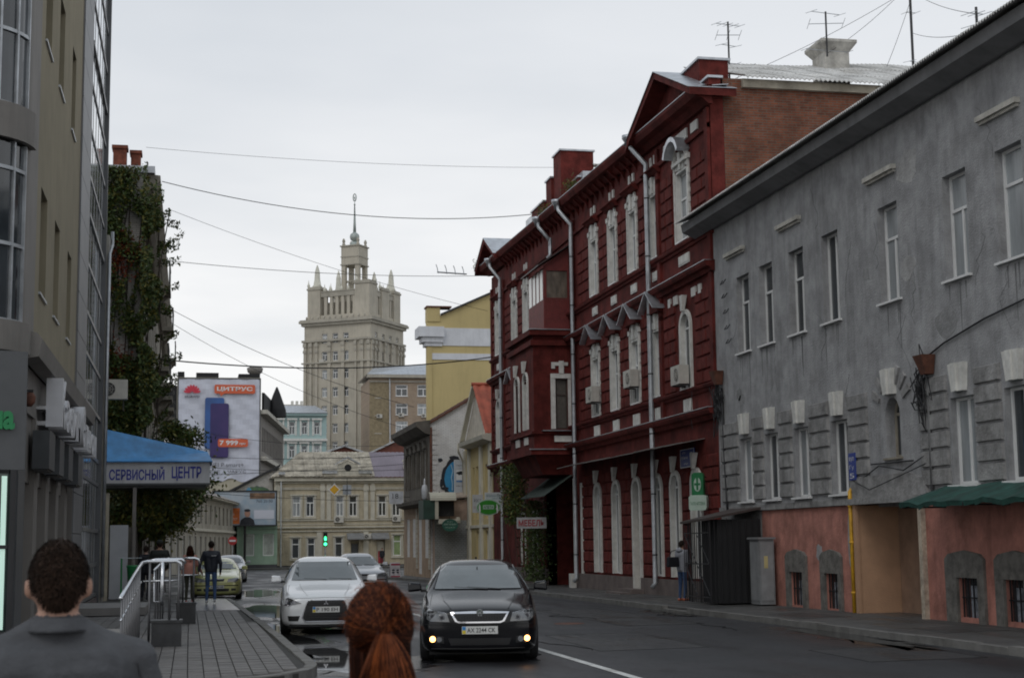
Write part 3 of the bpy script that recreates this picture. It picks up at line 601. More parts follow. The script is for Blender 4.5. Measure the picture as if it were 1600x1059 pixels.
# mouldings
def cornice(name, v, d, h, u0, u1, m=red, dz=0.0):
    mb = MB(); mb.profile(FR, [(0, v), (d*.35, v), (d*.5, v+h*.4), (d*.85, v+h*.5), (d, v+h*.8), (d, v+h), (0, v+h+.04)], u0, u1); return mb.build(name, m, rb)
for (u0, u1) in ((40.9, 57.98), (62.45, 74.0)):
    cornice('cornice', 5.1, .32, .3, u0, u1); cornice('sill_band', 5.95, .16, .2, u0, u1); cornice('cornice', 9.3, .3, .28, u0, u1); cornice('sill_band', 10.38, .16, .2, u0, u1)
for (u0, u1) in ((40.9, 57.98), (62.45, 74.0)):
    for v, d in ((5.41, .34), (9.59, .32)): mb = MB(); mb.fb(FR, u0, u1, v, v+.02, 0, d); mb.build('zinc_flashing', zinc, rb)
mb = MB(); mb.profile(FR, [(0, 13.5), (.08, 13.5), (.1, 13.62), (0, 13.66)], 41, 73.9); mb.build('string_course', red, rb)
def ez(u): return 14.28+(u-41)*.0215
mb = MB()
for (a, b) in ((40.7, 58), (58, 74.2)):
    lo = [(0, -.15), (.12, -.15), (.3, 0), (.5, .06), (.6, .22), (.6, .3), (0, .42)]
    n = len(mb.v); mb.v += [FR.p(a, ez(a)+z, w_) for w_, z in lo]+[FR.p(b, ez(b)+z, w_) for w_, z in lo]; k = len(lo)
    for i in range(k): j = (i+1) % k; mb.f.append((n+i, n+j, n+k+j, n+k+i)); mb.m.append(0)
    mb.f.append(tuple(range(n, n+k))); mb.f.append(tuple(range(n+k, n+2*k))); mb.m += [0, 0]
mb.build('eaves', red, rb)
mb = MB(); mb.hexa([FR.p(40.7, ez(40.7)+.305, .62), FR.p(74.2, ez(74.2)+.305, .62), FR.p(74.2, ez(74.2)+.43, -.5), FR.p(40.7, ez(40.7)+.43, -.5), FR.p(40.7, ez(40.7)+.325, .62), FR.p(74.2, ez(74.2)+.325, .62), FR.p(74.2, ez(74.2)+.45, -.5), FR.p(40.7, ez(40.7)+.45, -.5)]); mb.build('zinc_gutter', zinc, rb)
u = 47.7
while u < 70.2:
    def cbl(mb): F0 = Frame((0, 0), FR.u, FR.n); mb.hexa([F0.p(-.07, 0, 0), F0.p(.07, 0, 0), F0.p(.07, .25, .12), F0.p(-.07, .25, .12), F0.p(-.07, .52, 0), F0.p(.07, .52, 0), F0.p(.07, .52, .42), F0.p(-.07, .52, .42)])
    inst('corbel', (1,), cbl, red, FR.p(u, ez(u)-.5, 0), rb); u += .72
# windows, white surrounds
F0 = Frame((0, 0), FR.u, FR.n)
lin = mat('white_reveal', (.64, .63, .59), .8, .2, 3, streak=.2)
def archring(mb, r0, r1, cv, w0, w1, K=12, F=F0):
    for k in range(K):
        a, b = math.pi*k/K, math.pi*(k+1)/K
        mb.prism(F, [(-r0*math.cos(a), cv+r0*math.sin(a)), (-r0*math.cos(b), cv+r0*math.sin(b)), (-r1*math.cos(b), cv+r1*math.sin(b)), (-r1*math.cos(a), cv+r1*math.sin(a))], w0, w1)
def s_arch(H, r, w_):
    def f(mb):
        cv = H-r
        mb.fb(F0, -r-w_, -r, 0, cv, -.33, .07); mb.fb(F0, r, r+w_, 0, cv, -.33, .07); archring(mb, r, r+w_, cv, -.33, .07)
        mb.hexa([F0.p(-.07, H+w_-.05, .071), F0.p(.07, H+w_-.05, .071), F0.p(.07, H+w_-.05, .16), F0.p(-.07, H+w_-.05, .16), F0.p(-.13, H+w_+.42, .0), F0.p(.13, H+w_+.42, .0), F0.p(.13, H+w_+.42, .17), F0.p(-.13, H+w_+.42, .17)])
    return f
for u in GC: 
    b0 = .6 if u != 49.2 else .0
    inst('surround', ('g', b0), s_arch(3.68-b0, .36, .15), lin, FR.p(u, b0, 0), rb)
    if u == 49.2:
        mb = MB(); mb.fb(FR, u-.36, u+.36, .0, 2.5, -.3, -.24); d_ = mb.build('door', mat('wood_door', (.20, .09, .035), .6, .3, 5), rb); mb = MB(); mb.fb(FR, u-.28, u-.24, 1.0, 1.25, -.24, -.2); mb.build('handle', steel, d_)
        mb = MB(); mb.fb(FR, u-.36, u+.36, 2.52, 3.68, -.3, -.28); mb.build('pane', glassd, rb)
    else: window(FR, rb, u-.36, u+.36, .6, 3.68, -.13, 'tee', arch=True, gm=glassd)
def s_rect(H, hw):
    def f(mb):
        for s_ in (-1, 1):
            a, b = sorted((s_*(hw), s_*(hw+.07))); mb.fb(F0, a, b, 0, H, -.33, .04)
            a, b = sorted((s_*(hw+.15), s_*(hw+.22))); mb.fb(F0, a, b, -.02, H+.25, 0, .07)
            for k in range(7): v = .15+k*H*.14; a, b = sorted((s_*(hw+.21), s_*(hw+.255))); mb.fb(F0, a, b, v, v+H*.07, .003, .06)
            a, b = sorted((s_*(hw+.10), s_*(hw+.30))); mb.fb(F0, a, b, H+.26, H+.42, 0, .09)
            a, b = sorted((s_*.12, s_*.3)); mb.fb(F0, a, b, H+.08, H+.5, 0, .06); a, b = sorted((s_*(hw-.1), s_*(hw+.08))); mb.fb(F0, a, b, H+.12, H+.32, 0, .055)
            mb.prism(F0, [(s_*(hw+.14), H+.43), (s_*(hw+.05), H+.62), (s_*(hw-.08), H+.55), (s_*(hw+.0), H+.43)], 0, .07)
        mb.fb(F0, -hw, hw, H, H+.07, -.33, .05); mb.hexa([F0.p(-.07, H+.075, 0), F0.p(.07, H+.075, 0), F0.p(.07, H+.075, .11), F0.p(-.07, H+.075, .11), F0.p(-.1, H+.6, 0), F0.p(.1, H+.6, 0), F0.p(.1, H+.6, .13), F0.p(-.1, H+.6, .13)])
    return f
for u in UC+[68.4]:
    inst('surround', ('r2',), s_rect(2.05, .35), white, FR.p(u, 6.25, 0), rb); window(FR, rb, u-.35, u+.35, 6.25, 8.29, -.15, 'tall' if u < 55 else 'cross', sill=.1)
for u in UC+LC3:
    inst('surround', ('r3',), s_rect(2.0, .35), white, FR.p(u, 10.7, 0), rb); window(FR, rb, u-.35, u+.35, 10.7, 12.69, -.15, 'tall', sill=.1)
for u in (43.6, 72.3): inst('surround', ('a2',), s_arch(2.25, .42, .13), lin, FR.p(u, 6.2, 0), rb); window(FR, rb, u-.42, u+.42, 6.2, 8.45, -.15, 'tee', arch=True, sill=.1)
inst('surround', ('big',), s_rect(2.1, .48), white, FR.p(43.6, 10.7, 0), rb); window(FR, rb, 43.12, 44.08, 10.7, 12.79, -.15, 'tall', sill=.1)
# hoods: triangular on the first floor, straight above, arched on the right bay
def hood_tri(mb): mb.prism(F0, [(-.75, 0), (.75, 0), (.75, .07), (0, .62), (-.75, .07)], 0, .22)
def hood_z(mb):
    for s_ in (-1, 1): mb.hexa([F0.p(s_*.82, .06, 0), F0.p(0, .66, 0), F0.p(0, .66, .42), F0.p(s_*.82, .06, .42), F0.p(s_*.82, .1, 0), F0.p(0, .7, 0), F0.p(0, .7, .42), F0.p(s_*.82, .1, .42)])
for u in UC+[68.4]:
    h = inst('window_hood', ('t',), hood_tri, red, FR.p(u, 8.86, 0), rb); inst('zinc_cover', ('t',), hood_z, zinc, FR.p(u, 8.88, 0), h)
def hood_s(mb): mb.profile(F0, [(0, 0), (.1, .02), (.2, .12), (.28, .16), (.28, .2), (0, .24)], -.72, .72)
for u in UC+LC3: inst('window_hood', ('s',), hood_s, red, FR.p(u, 13.32, 0), rb)
def hood_a(mb):
    for k in range(10):
        a, b = math.pi*(.12+.76*k/10), math.pi*(.12+.76*(k+1)/10); r0, r1 = .66, .8
        mb.prism(F0, [(-r0*math.cos(a), r0*math.sin(a)), (-r0*math.cos(b), r0*math.sin(b)), (-r1*math.cos(b), r1*math.sin(b)), (-r1*math.cos(a), r1*math.sin(a))], 0, .4)
inst('window_hood', ('a',), hood_a, zinc, FR.p(43.6, 13.05, 0), rb)
mb = MB(); archring(mb, .56, .65, 0, 0, .12, F=Frame(FR.p(43.6, 13.1, 0), FR.u, FR.n)); mb.fb(FR, 42.95, 44.25, 13.05, 13.15, .0, .14); mb.build('arch_trim', white, rb)
# white panels
for u in UC+LC3+[43.6]:
    wd = .34 if u != 43.6 else .5
    def pl(mb, wd=wd): mb.fb(F0, -wd, wd, 0, .3, 0, .035); mb.fb(F0, -wd+.05, wd-.05, .05, .25, .0351, .05)
    inst('white_panel', ('p', wd), pl, white, FR.p(u, 9.95, 0), rb)
    for s_ in (-.22, .22):
        def sq(mb): mb.fb(F0, -.09, .09, 0, .28, 0, .05)
        if u != 43.6: inst('frieze_block', (1,), sq, white, FR.p(u+s_, 13.72, 0), rb)
for uu, ww in ((42.3, .3), (43.6, .62), (45.0, .3)): mb = MB(); mb.fb(FR, uu-ww, uu+ww, 13.72, 14.02, 0, .05); mb.build('white_panel', white, rb)
for u in UC+[43.6, 68.4, 72.3]:
    for s_ in (-.26, 0, .26):
        def sq2(mb): mb.fb(F0, -.1, .1, 0, .36, 0, .045)
        inst('white_block', (2,), sq2, white, FR.p(u+s_, 5.52, 0), rb)
for u, s_ in ((42.2, .12), (42.75, .2), (44.5, .2), (45.1, .12)): mb = MB(); mb.fb(FR, u-s_, u+s_, 8.85, 9.12, 0, .05); mb.build('white_block', white, rb)
# rusticated blocks
def blocks(a, b, v0, n, h=.4):
    for k in range(n):
        w_ = b-a
        if w_ > 1.05:
            sp = a + w_*(.4 if k % 2 else .62); segs = [(a, sp-.02), (sp+.02, b)]
        else: segs = [(a, b)]
        for (p, q) in segs:
            wd = round(q-p, 2)
            def bf(mb, wd=wd): mb.hexa([F0.p(0, 0, 0), F0.p(wd, 0, 0), F0.p(wd-.025, .025, .05), F0.p(.025, .025, .05), F0.p(0, h-.04, 0), F0.p(wd, h-.04, 0), F0.p(wd-.025, h-.065, .05), F0.p(.025, h-.065, .05)])
            inst('stone_block', (wd, h, 'red'), bf, redd, FR.p(p, v0+k*h, random.uniform(-.008, .004)), rb)
for a, b in ((41.1, 42.35), (43.65, 44.35), (45.65, 46.2), (47.5, 48.55), (49.88, 51.05), (52.35, 53.55), (54.85, 56.5)): blocks(a, b, .58, 9)
blocks(62.7, 63.9, .7, 8); blocks(65.15, 66.4, .7, 8); blocks(67.55, 68.6, .7, 8)
for v0, n in ((6.2, 7), (10.65, 6)):
    for a, b in ((41.1, 42.7), (44.6, 45.75), (47.2, 48.3), (49.7, 50.8), (52.2, 53.4), (54.8, 56.5), (69.15, 70.6), (73.05, 73.85)): blocks(a, b, v0, n)
blocks(66.65, 67.65, 10.65, 6); blocks(62.7, 65.15, 10.65, 6); blocks(63, 67.6, 6.2, 7)
for u in (41.0, 45.85, 57.0, 70.7, 73.6):
    for v0, v1 in ((5.45, 9.28), (9.62, 14.1)): mb = MB(); mb.fb(FR, u, u+.28, v0, v1, 0, .09); mb.build('pilaster', red, rb)
# pediments and parapets
for (a, b, pk, base) in ((40.6, 47.3, 1.45, 14.35), (69.6, 74.6, 1.2, 14.95)):
    c_ = (a+b)/2
    mb = MB(); mb.prism(FR, [(a+.2, base), (b-.2, base), (c_, base+pk-.1)], -.35, .22); mb.build('tympanum', red, rb)
    for s_, e in ((-1, a), (1, b)):
        mb = MB(); mb.hexa([FR.p(e, base-.02, -.7), FR.p(c_, base+pk-.02, -.7), FR.p(c_, base+pk-.02, .72), FR.p(e, base-.02, .72), FR.p(e, base+.2, -.7), FR.p(c_, base+pk+.2, -.7), FR.p(c_, base+pk+.2, .72), FR.p(e, base+.2, .72)]); mb.build('raking_cornice', red, rb)
        mb = MB(); mb.hexa([FR.p(e-(c_-e)*.01, base+.205, -.72), FR.p(c_, base+pk+.205, -.72), FR.p(c_, base+pk+.205, .76), FR.p(e, base+.205, .76), FR.p(e, base+.225, -.72), FR.p(c_, base+pk+.225, -.72), FR.p(c_, base+pk+.225, .76), FR.p(e, base+.225, .76)]); mb.build('zinc_flashing', zinc, rb)
def parapet(x0, x1, y0, y1, z0, z1):
    mb = MB(); mb.box(x0, x1, y0, y1, z0, z1); p = mb.build('parapet', redd, rb); mb = MB(); mb.box(x0-.06, x1+.06, y0-.06, y1+.06, z1, z1+.07); mb.build('zinc_cap', zinc, p)
parapet(14.55, 15.45, 41.9, 47.0, 14.5, 15.8); parapet(14.5, 14.85, 40.95, 41.85, 14.4, 14.95)
parapet(14.8, 16.2, 60.3, 61.6, 14.8, 17.75); parapet(14.7, 15.5, 61.65, 62.6, 14.8, 16.9); parapet(14.6, 15.2, 62.65, 65.0, 14.8, 16.1); parapet(15.3, 15.6, 59.3, 60.25, 14.8, 16.4)
mb = MB(); mb.box(15.4, 17.2, 59.0, 59.95, 14.8, 16.6); mb.build('zinc_box', zinc, rb)
mb = MB(); mb.box(15.2, 16.0, 67.5, 69.0, 14.8, 16.6); mb.build('zinc_box', zinc, rb)
for k in range(3):
    def rs2(mb):
        for j in range(18): ua, ub = j*.07, (j+1)*.07; za, zb = .03*math.cos(math.pi*j), .03*math.cos(math.pi*(j+1)); mb.face([(ua, 0, za), (ub, 0, zb), (ub, 4, .9+zb), (ua, 4, .9+za)]); mb.face([(ua, 0, za), (ub, 0, zb), (ub, 0, zb-.03), (ua, 0, za-.03)])
    inst('roof_sheet', ('mid',), rs2, slate, (16.15+k*1.24, 60.2, 17.2), rb)
# end roof of corrugated slate facing the camera (sagging ridge)
for r in range(3):
    for k in range(9):
        def rs3(mb, k=k, r=r):
            for j in range(16):
                f = lambda x, q: q*5.5*(.345+.075*min(1, max(0, (k*1.15+x)/5.0))+.012*math.sin((k*1.15+x)*1.1))-.0*q
                ua, ub = j*.0735, (j+1)*.0735; za, zb = .03*math.cos(math.pi*j), .03*math.cos(math.pi*(j+1)); q0, q1 = r/3, (r+1)/3
                mb.face([(ua, 0, za+f(ua, q0)), (ub, 0, zb+f(ub, q0)), (ub, 1.9, .02+zb+f(ub, q1)), (ua, 1.9, .02+za+f(ua, q1))]); mb.face([(ua, 0, za+f(ua, q0)), (ub, 0, zb+f(ub, q0)), (ub, 0, zb-.04+f(ub, q0)), (ua, 0, za-.04+f(ua, q0))])
        mb = MB(); rs3(mb); me = mb.mesh('roof_sheet', slate); o = bpy.data.objects.new('roof_sheet', me); COL.objects.link(o); o.parent = rb; o.location = Vector((15.5+k*1.16, 40.65+r*1.85, 14.98+.025*r))-ORG[rb.name]
mb = MB(); mb.hexa([(15.5, 40.85, 14.7), (27, 40.85, 14.7), (27, 74.4, 14.6), (15.2, 74.4, 14.6), (15.5, 40.85, 14.95), (27, 40.85, 14.95), (25, 46.1, 16.65), (16.5, 46.1, 16.5)]); mb.build('roof', slated, rb)
chm = mat('whitewashed_chimney', (.5, .48, .44), .9, .35, 3, .4, 14, dirt=.5)
ch = MB(); ch.box(19.9, 20.75, 45.0, 46.0, 15.2, 17.35); ch.hexa([(19.9, 45.0, 17.35), (20.75, 45.0, 17.35), (20.75, 46.0, 17.35), (19.9, 46.0, 17.35), (19.72, 44.8, 17.62), (20.95, 44.8, 17.62), (20.95, 46.2, 17.62), (19.72, 46.2, 17.62)]); ch.box(19.72, 20.95, 44.8, 46.2, 17.625, 17.72); ch.build('chimney', chm, rb)
# downpipes with hoppers
for (u, top, bot) in ((46.72, 14.75, .25), (56.8, 14.85, .2), (60.3, 14.9, 13.2), (70.85, 15.1, .8)):
    mb = MB(); t_ = top
    mb.tube([FR.p(u+.45, t_-.05, .62), FR.p(u+.3, t_-.35, .6), FR.p(u, t_-.95, .2), FR.p(u, t_-1.2, .2), FR.p(u, (t_+bot)/2, .2), FR.p(u, bot+.15, .2), FR.p(u, bot, .32)], .075, 10); p = mb.build('downpipe', galv, rb, smooth=True)
    mb = MB(); q = FR.p(u+.45, t_-.1, .65); mb.lathe(q, [(.08, -.18), (.12, -.02), (.2, .1), (.2, .2), (.17, .2)], 12); mb.build('hopper', zinc, p, smooth=True)
    z = bot+1
    while z < t_-1.5 and t_ > 14:
        mb = MB(); mb.tube([FR.p(u, z, .2), FR.p(u, z+.04, .2)], .088, 10); mb.build('pipe_clamp', blackm, p); z += 1.9
# thin sheet canopy over the ground floor
mb = MB()
for k in range(14):
    a, b = 42.2+k*1.03, 42.2+(k+1)*1.03-.02; s_ = random.uniform(-.02, .02)
    mb.hexa([FR.p(a, 4.62+s_, 0), FR.p(b, 4.62+s_, 0), FR.p(b, 4.44+s_, .95), FR.p(a, 4.44+s_, .95), FR.p(a, 4.64+s_, 0), FR.p(b, 4.64+s_, 0), FR.p(b, 4.46+s_, .95), FR.p(a, 4.46+s_, .95)])
mb.build('canopy', mat('canopy_sheet', (.19, .17, .16), .6, .3, 2), rb)
# oriel
X1 = 13.0; FS = Frame((X1, 58.0), (1, 0), (0, -1)); FO = Frame((X1, 0), (0, 1), (-1, 0))
mb = MB(); wall(mb, FS, 0, 1.5, 5.2, 9.85, [(.88, 1.36, 6.05, 8.0)], .2); wall(mb, FO, 58, 62.4, 5.2, 9.85, [(59.0, 59.7, 6.1, 8.3, 'arch'), (60.6, 61.3, 6.1, 8.3, 'arch')], .25)
mb.face([(13, 62.4, 5.2), (14.5, 62.4, 5.2), (14.5, 62.4, 9.85), (13, 62.4, 9.85)]); mb.face([(13, 58, 9.85), (14.5, 58, 9.85), (14.5, 62.4, 9.85), (13, 62.4, 9.85)])
mb.hexa([(13.4, 58.4, 4.3), (14.5, 58.4, 4.3), (14.5, 62, 4.3), (13.4, 62, 4.3), (12.98, 57.98, 5.2), (14.5, 57.98, 5.2), (14.5, 62.42, 5.2), (12.98, 62.42, 5.2)])
mb.build('oriel', red, rb)
for v, d, h in ((5.05, .15, .18), (5.85, .1, .1), (9.3, .12, .2), (9.7, .18, .2)):
    mb = MB(); mb.box(X1-d, 14.49, 58-d, 62.4+d, v, v+h); mb.build('oriel_moulding', red, rb)
for v in (5.24, 5.96, 9.91):
    mb = MB(); mb.box(X1-.2 if v != 5.96 else X1+.3, 14.49, 57.78, 57.98, v, v+.03); mb.build('zinc_flashing', zinc, rb)
brw = mat('brown_curtain', (.10, .09, .075), .4, .3, 6, spec=.8)
window(FS, rb, .88, 1.36, 6.05, 8.0, -.15, 'tee', gm=brw, fm=mat('brown_frame', (.06, .045, .035), .6))
mb = MB(); mb.fb(FS, .68, .86, 6.05, 8.2, 0, .05); mb.fb(FS, 1.37, 1.49, 6.05, 8.2, 0, .05); mb.fb(FS, .7, 1.49, 8.02, 8.2, .051, .07); mb.fb(FS, .72, .86, 8.4, 8.65, 0, .05); mb.fb(FS, .86, 1.38, 8.52, 8.65, 0, .045); mb.fb(FS, 1.02, 1.2, 8.21, 8.7, .01, .1); mb.build('surround', white, rb)
mb = MB(); mb.fb(FS, .8, 1.49, 5.55, 5.78, 0, .05); mb.build('white_panel', white, rb)
for a in (59.0, 60.6):
    o = inst('surround', ('o',), s_arch(2.2, .35, .1), white, FO.p(a+.35, 6.1, 0), rb); window(FO, rb, a, a+.7, 6.1, 8.3, -.22, 'tee', arch=True)
    for q in (-.2, .05, .3): mb = MB(); mb.fb(FO, a+.3+q-.09, a+.3+q+.09, 5.5, 5.8, 0, .04); mb.build('white_block', white, rb)
# glazed balcony on top of the oriel
pk = mat('red_planks', (.17, .028, .025), .6, .25, 4)
gbk = thing('glazed_balcony', 'boarded red glazed balcony on top of the projecting bay window', 'balcony', (14, 59.4, 9.95))
mb = MB(); mb.box(13.52, 14.46, 58.06, 60.74, 9.95, 11.1); mb.box(14.44, 14.49, 58.06, 58.1, 11.1, 13.0); mb.box(13.6, 14.46, 58.3, 60.6, 12.3, 12.5); mb.build('inner_lining', pk, gbk)
for k in range(14):
    if k < 7 or True:
        x = 13.47+k*.0735; mb = MB(); mb.box(x, x+.066, 58.0, 58.05, 9.95, 11.14); mb.build('board', pk, gbk)
for k in range(10): y = 58.05+k*.27; mb = MB(); mb.box(13.46, 13.51, y, y+.25, 9.95, 11.14); mb.build('board', pk, gbk)
for k in range(14): x = 13.47+k*.0735; zt = 12.5+(x-13.47)*.75; mb = MB(); mb.box(x, x+.066, 58.0, 58.05, 12.28, zt); mb.build('board', pk, gbk)
mb = MB(); mb.box(13.46, 13.58, 58.0, 58.08, 11.15, 12.28); mb.box(14.42, 14.5, 58.0, 58.08, 11.15, 12.28); mb.box(13.58, 14.42, 58.0, 58.08, 11.15, 11.2); mb.build('corner_post', pk, gbk)
mb = MB(); mb.box(13.58, 14.42, 58.05, 58.07, 11.2, 12.28); mb.build('pane', mat('draped_pane', (.16, .13, .10), .35, .6, 4, spec=.8, anis=(1, 1, .4)), gbk)
for k in range(4):
    y = 58.12+k*.66; mb = MB(); mb.box(13.465, 13.505, y, y+.07, 11.16, 12.38); mb.build('mullion', pk, gbk)
    if k < 4: mb = MB(); mb.box(13.48, 13.495, y+.08, y+.64, 11.16, 12.36); mb.build('pane', mat('white_backed_pane', (.8, .8, .76), .2, .05, 4), gbk)
mb = MB(); mb.hexa([(13.2, 57.8, 12.42), (14.6, 57.8, 13.35), (14.6, 61, 13.35), (13.2, 61, 12.42), (13.2, 57.8, 12.47), (14.6, 57.8, 13.4), (14.6, 61, 13.4), (13.2, 61, 12.47)]); mb.build('roof', mat('dark_sheet', (.07, .05, .05), .5), gbk)
# gateway under the oriel
mb = MB(); mb.box(14.5, 17, 57.32, 57.6, -.3, 4.28); mb.box(14.5, 17, 62.2, 62.58, -.3, 4.28); mb.box(14.6, 17, 57.6, 62.2, 4.2, 4.28); mb.build('gateway_lining', redd, rb)
mb = MB(); mb.fb(FR, 57.3, 57.5, .5, 4.1, 0, .12); mb.fb(FR, 57.3, 57.62, -.2, .5, 0, .3); mb.fb(FR, 56.35, 56.55, .5, 3.9, .0, .08); mb.build('gateway_pier', lin, rb)
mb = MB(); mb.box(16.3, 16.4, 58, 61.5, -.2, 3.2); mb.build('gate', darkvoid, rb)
for u in (64.55, 66.95): window(FR, rb, u-.35, u+.35, .7, 2.9, -.2, 'tall'); inst('surround', ('s',), lambda mb: (mb.fb(F0, -.5, -.36, 0, 2.3, 0, .06), mb.fb(F0, .36, .5, 0, 2.3, 0, .06), mb.fb(F0, -.36, .36, 2.2, 2.34, 0, .06)), white, FR.p(u, .7, 0), rb)
mb = MB()
for k in range(12): a = 58.0+k*.36; mb.hexa([FR.p(a, 4.25, 0), FR.p(a+.3, 4.25, 0), FR.p(a+.3, 3.45, 1.15), FR.p(a, 3.45, 1.15), FR.p(a, 4.28, 0), FR.p(a+.3, 4.28, 0), FR.p(a+.3, 3.48, 1.15), FR.p(a, 3.48, 1.15)])
mb.build('striped_awning', mat('awning_dark', (.05, .07, .06), .8, .4, 5), rb)
# AC units
acm = mat('ac_casing', (.52, .50, .45), .6, .12, 4, streak=.3)
def ac_unit(F, u, v, label, w0=.12, group='air conditioners on the red house', s=1.0):
    p = F.p(u, v, w0); t = thing('air_conditioner', label, 'air conditioner', p, group)
    W_, H_, D_ = .82*s, .56*s, .3*s
    mb = MB(); mb.fb(F, u-W_/2, u+W_/2, v, v+H_, w0, w0+D_); b = mb.build('casing', acm, t)
    g = F.p(u-.12*s, v+H_/2, w0+D_+.001); mb = MB()
    ring = [g+F.u*(.2*s*math.cos(a))+Vector((0, 0, .2*s*math.sin(a))) for a in [2*math.pi*k/16 for k in range(16)]]
    mb.face([q+F.n*.004 for q in ring]); mb.build('fan_opening', blackm, t)
    mb = MB()
    for r_ in (.07, .13, .2):
        q = [g+F.n*.015+F.u*(r_*s*math.cos(a))+Vector((0, 0, r_*s*math.sin(a))) for a in [2*math.pi*k/16 for k in range(17)]]; mb.tube(q, .006, 4)
    for k in range(4): a = math.pi*k/4; d = F.u*math.cos(a)+Vector((0, 0, math.sin(a))); mb.tube([g+F.n*.02-d*.2*s, g+F.n*.02+d*.2*s], .005, 4)
    mb.build('fan_grille', acm, t)
    mb = MB()
    for e in (-.3, .3): mb.fb(F, u+e*s-.015, u+e*s+.015, v-.04, v-.002, .0, w0+D_); mb.fb(F, u+e*s-.015, u+e*s+.015, v-.35, v-.042, 0, .03)
    mb.build('bracket', blackm, t); return t
ac_unit(FR, 43.55, 6.3, 'air conditioner on the arched first-floor window nearest the grey house')
ac_unit(FR, 48.8, 6.75, 'air conditioner high on the third first-floor window of the red house', .1)
ac_unit(FR, 53.8, 6.7, 'air conditioner just right of the downpipe beside the projecting bay', .1)
wire([FR.p(43.3, 6.5, .2), FR.p(42.9, 6.0, .12), FR.p(42.8, 5.2, .2), FR.p(42.4, 4.9, .3)], .01, parent=rb)
# signs on the red house
blue = mat('sign_blue', (.03, .055, .26), .45, .1, 3); wpaint = mat('sign_white', (.7, .7, .7), .5, .05, 3)
def signboard(name, label, cat, F, u0, u1, v0, v1, w0, th, m, border=None, group=None):
    c = F.p((u0+u1)/2, v0, w0); t = thing(name, label, cat, c, group); mb = MB(); mb.fb(F, u0, u1, v0, v1, w0, w0+th); mb.build('panel', m, t)
    if border:
        mb = MB(); b = .025; W_ = w0+th
        for a in ((u0, u1, v0, v0+b), (u0, u1, v1-b, v1), (u0, u0+b, v0+b, v1-b), (u1-b, u1, v0+b, v1-b)): mb.fb(F, *a, W_+.001, W_+.006)
        mb.build('border', border, t)
    return t
def letters(t, s, F, u, v, w, wd, h, m, depth=.004, bold=0.0, name='lettering'):
    return text_mb(s, F, u, v, w, 1, depth, wd, h, bold=bold).build(name, m, t)
FRr = Frame((14.5, 0), (0, -1), (-1, 0))   # reading direction on the right-hand facades: u = -Y
t = signboard('street_name_sign', 'blue street name plate with the number 7 high on the red wall', 'sign', FRr, -44.25, -42.95, 3.85, 4.4, .06, .03, blue, wpaint)
letters(t, 'вулиця', FRr, -44.05, 4.25, .092, .3, .07, wpaint); letters(t, 'Рубінська', FRr, -44.15, 4.08, .092, .62, .12, wpaint); letters(t, 'улица', FRr, -43.9, 3.92, .092, .36, .07, wpaint); letters(t, '7', FRr, -43.3, 3.98, .092, .2, .3, wpaint)
gsign = mat('sign_green', (.02, .16, .06), .4, .2, 3); lg_ = mat('sign_palegreen', (.42, .52, .44), .5, .1, 3)
t = thing('pharmacy_sign', 'green and white vertical pharmacy sign hung in the last arch of the red house', 'sign', FRr.p(-42.3, 2.6, .5))
def rrect(u0, u1, v0, v1, r, n=4):
    P = []
    for cx_, cy_, a0 in ((u1-r, v0+r, -90), (u1-r, v1-r, 0), (u0+r, v1-r, 90), (u0+r, v0+r, 180)):
        for k in range(n+1): a = math.radians(a0+90*k/n); P.append((cx_+r*math.cos(a), cy_+r*math.sin(a)))
    return P
FP = Frame((14.2, 41.95), (1, -.9), (-.9, -1))
mb = MB(); mb.prism(FP, rrect(-.18, .18, 2.85, 3.62, .1), 0, .12); mb.build('upper_panel', gsign, t); mb = MB(); mb.prism(FP, rrect(-.27, .27, 2.55, 2.98, .08), -.002, .14); mb.build('lower_panel', lg_, t)
mb = MB(); mb.prism(FP, [(.11*math.cos(a), 3.28+.2*math.sin(a)) for a in [2*math.pi*k/16 for k in range(16)]], .121, .13); mb.build('emblem', lg_, t); mb = MB(); mb.fb(FP, -.03, .03, 3.12, 3.48, .131, .136); mb.fb(FP, -.09, .09, 3.26, 3.32, .137, .141); mb.build('emblem_cross', gsign, t)
letters(t, 'ГАЛО АПТЕКА', FP, -.23, 2.7, .142, .46, .09, gsign); mb = MB(); mb.tube([FP.p(0, 3.5, 0), (14.48, 42.1, 3.5)], .02, 6); mb.build('bracket', blackm, t)
t = signboard('furniture_sign', 'white projecting sign reading МЕБЕЛЬ below the hanging creeper', 'sign', Frame((12.75, 60.3), (1, 0), (0, -1)), 0, 1.2, 2.25, 2.68, 0, .08, mat('dull_white_sign', (.42, .42, .42), .6, .15, 4))
letters(t, 'МЕБЕЛЬ', Frame((12.75, 60.3), (1, 0), (0, -1)), .06, 2.33, .083, 1.05, .26, mat('sign_red', (.35, .02, .03), .5), bold=.03)
mb = MB(); mb.tube([(12.85, 60.25, 2.68), (13.3, 60.25, 3.9)], .012, 5); mb.tube([(13.85, 60.25, 2.68), (13.9, 60.25, 3.9)], .012, 5); mb.build('hanger', blackm, t)
t = signboard('house_number_sign', 'small tall blue plate with two lines on the grey wall above the gas pipe', 'sign', FRr, -32.2, -31.85, 3.0, 3.6, .05, .03, blue)
for k, s in enumerate(('вул', 'Гу', '5')): letters(t, s, FRr, -32.15, 3.4-k*.18, .082, .24, .11, wpaint)
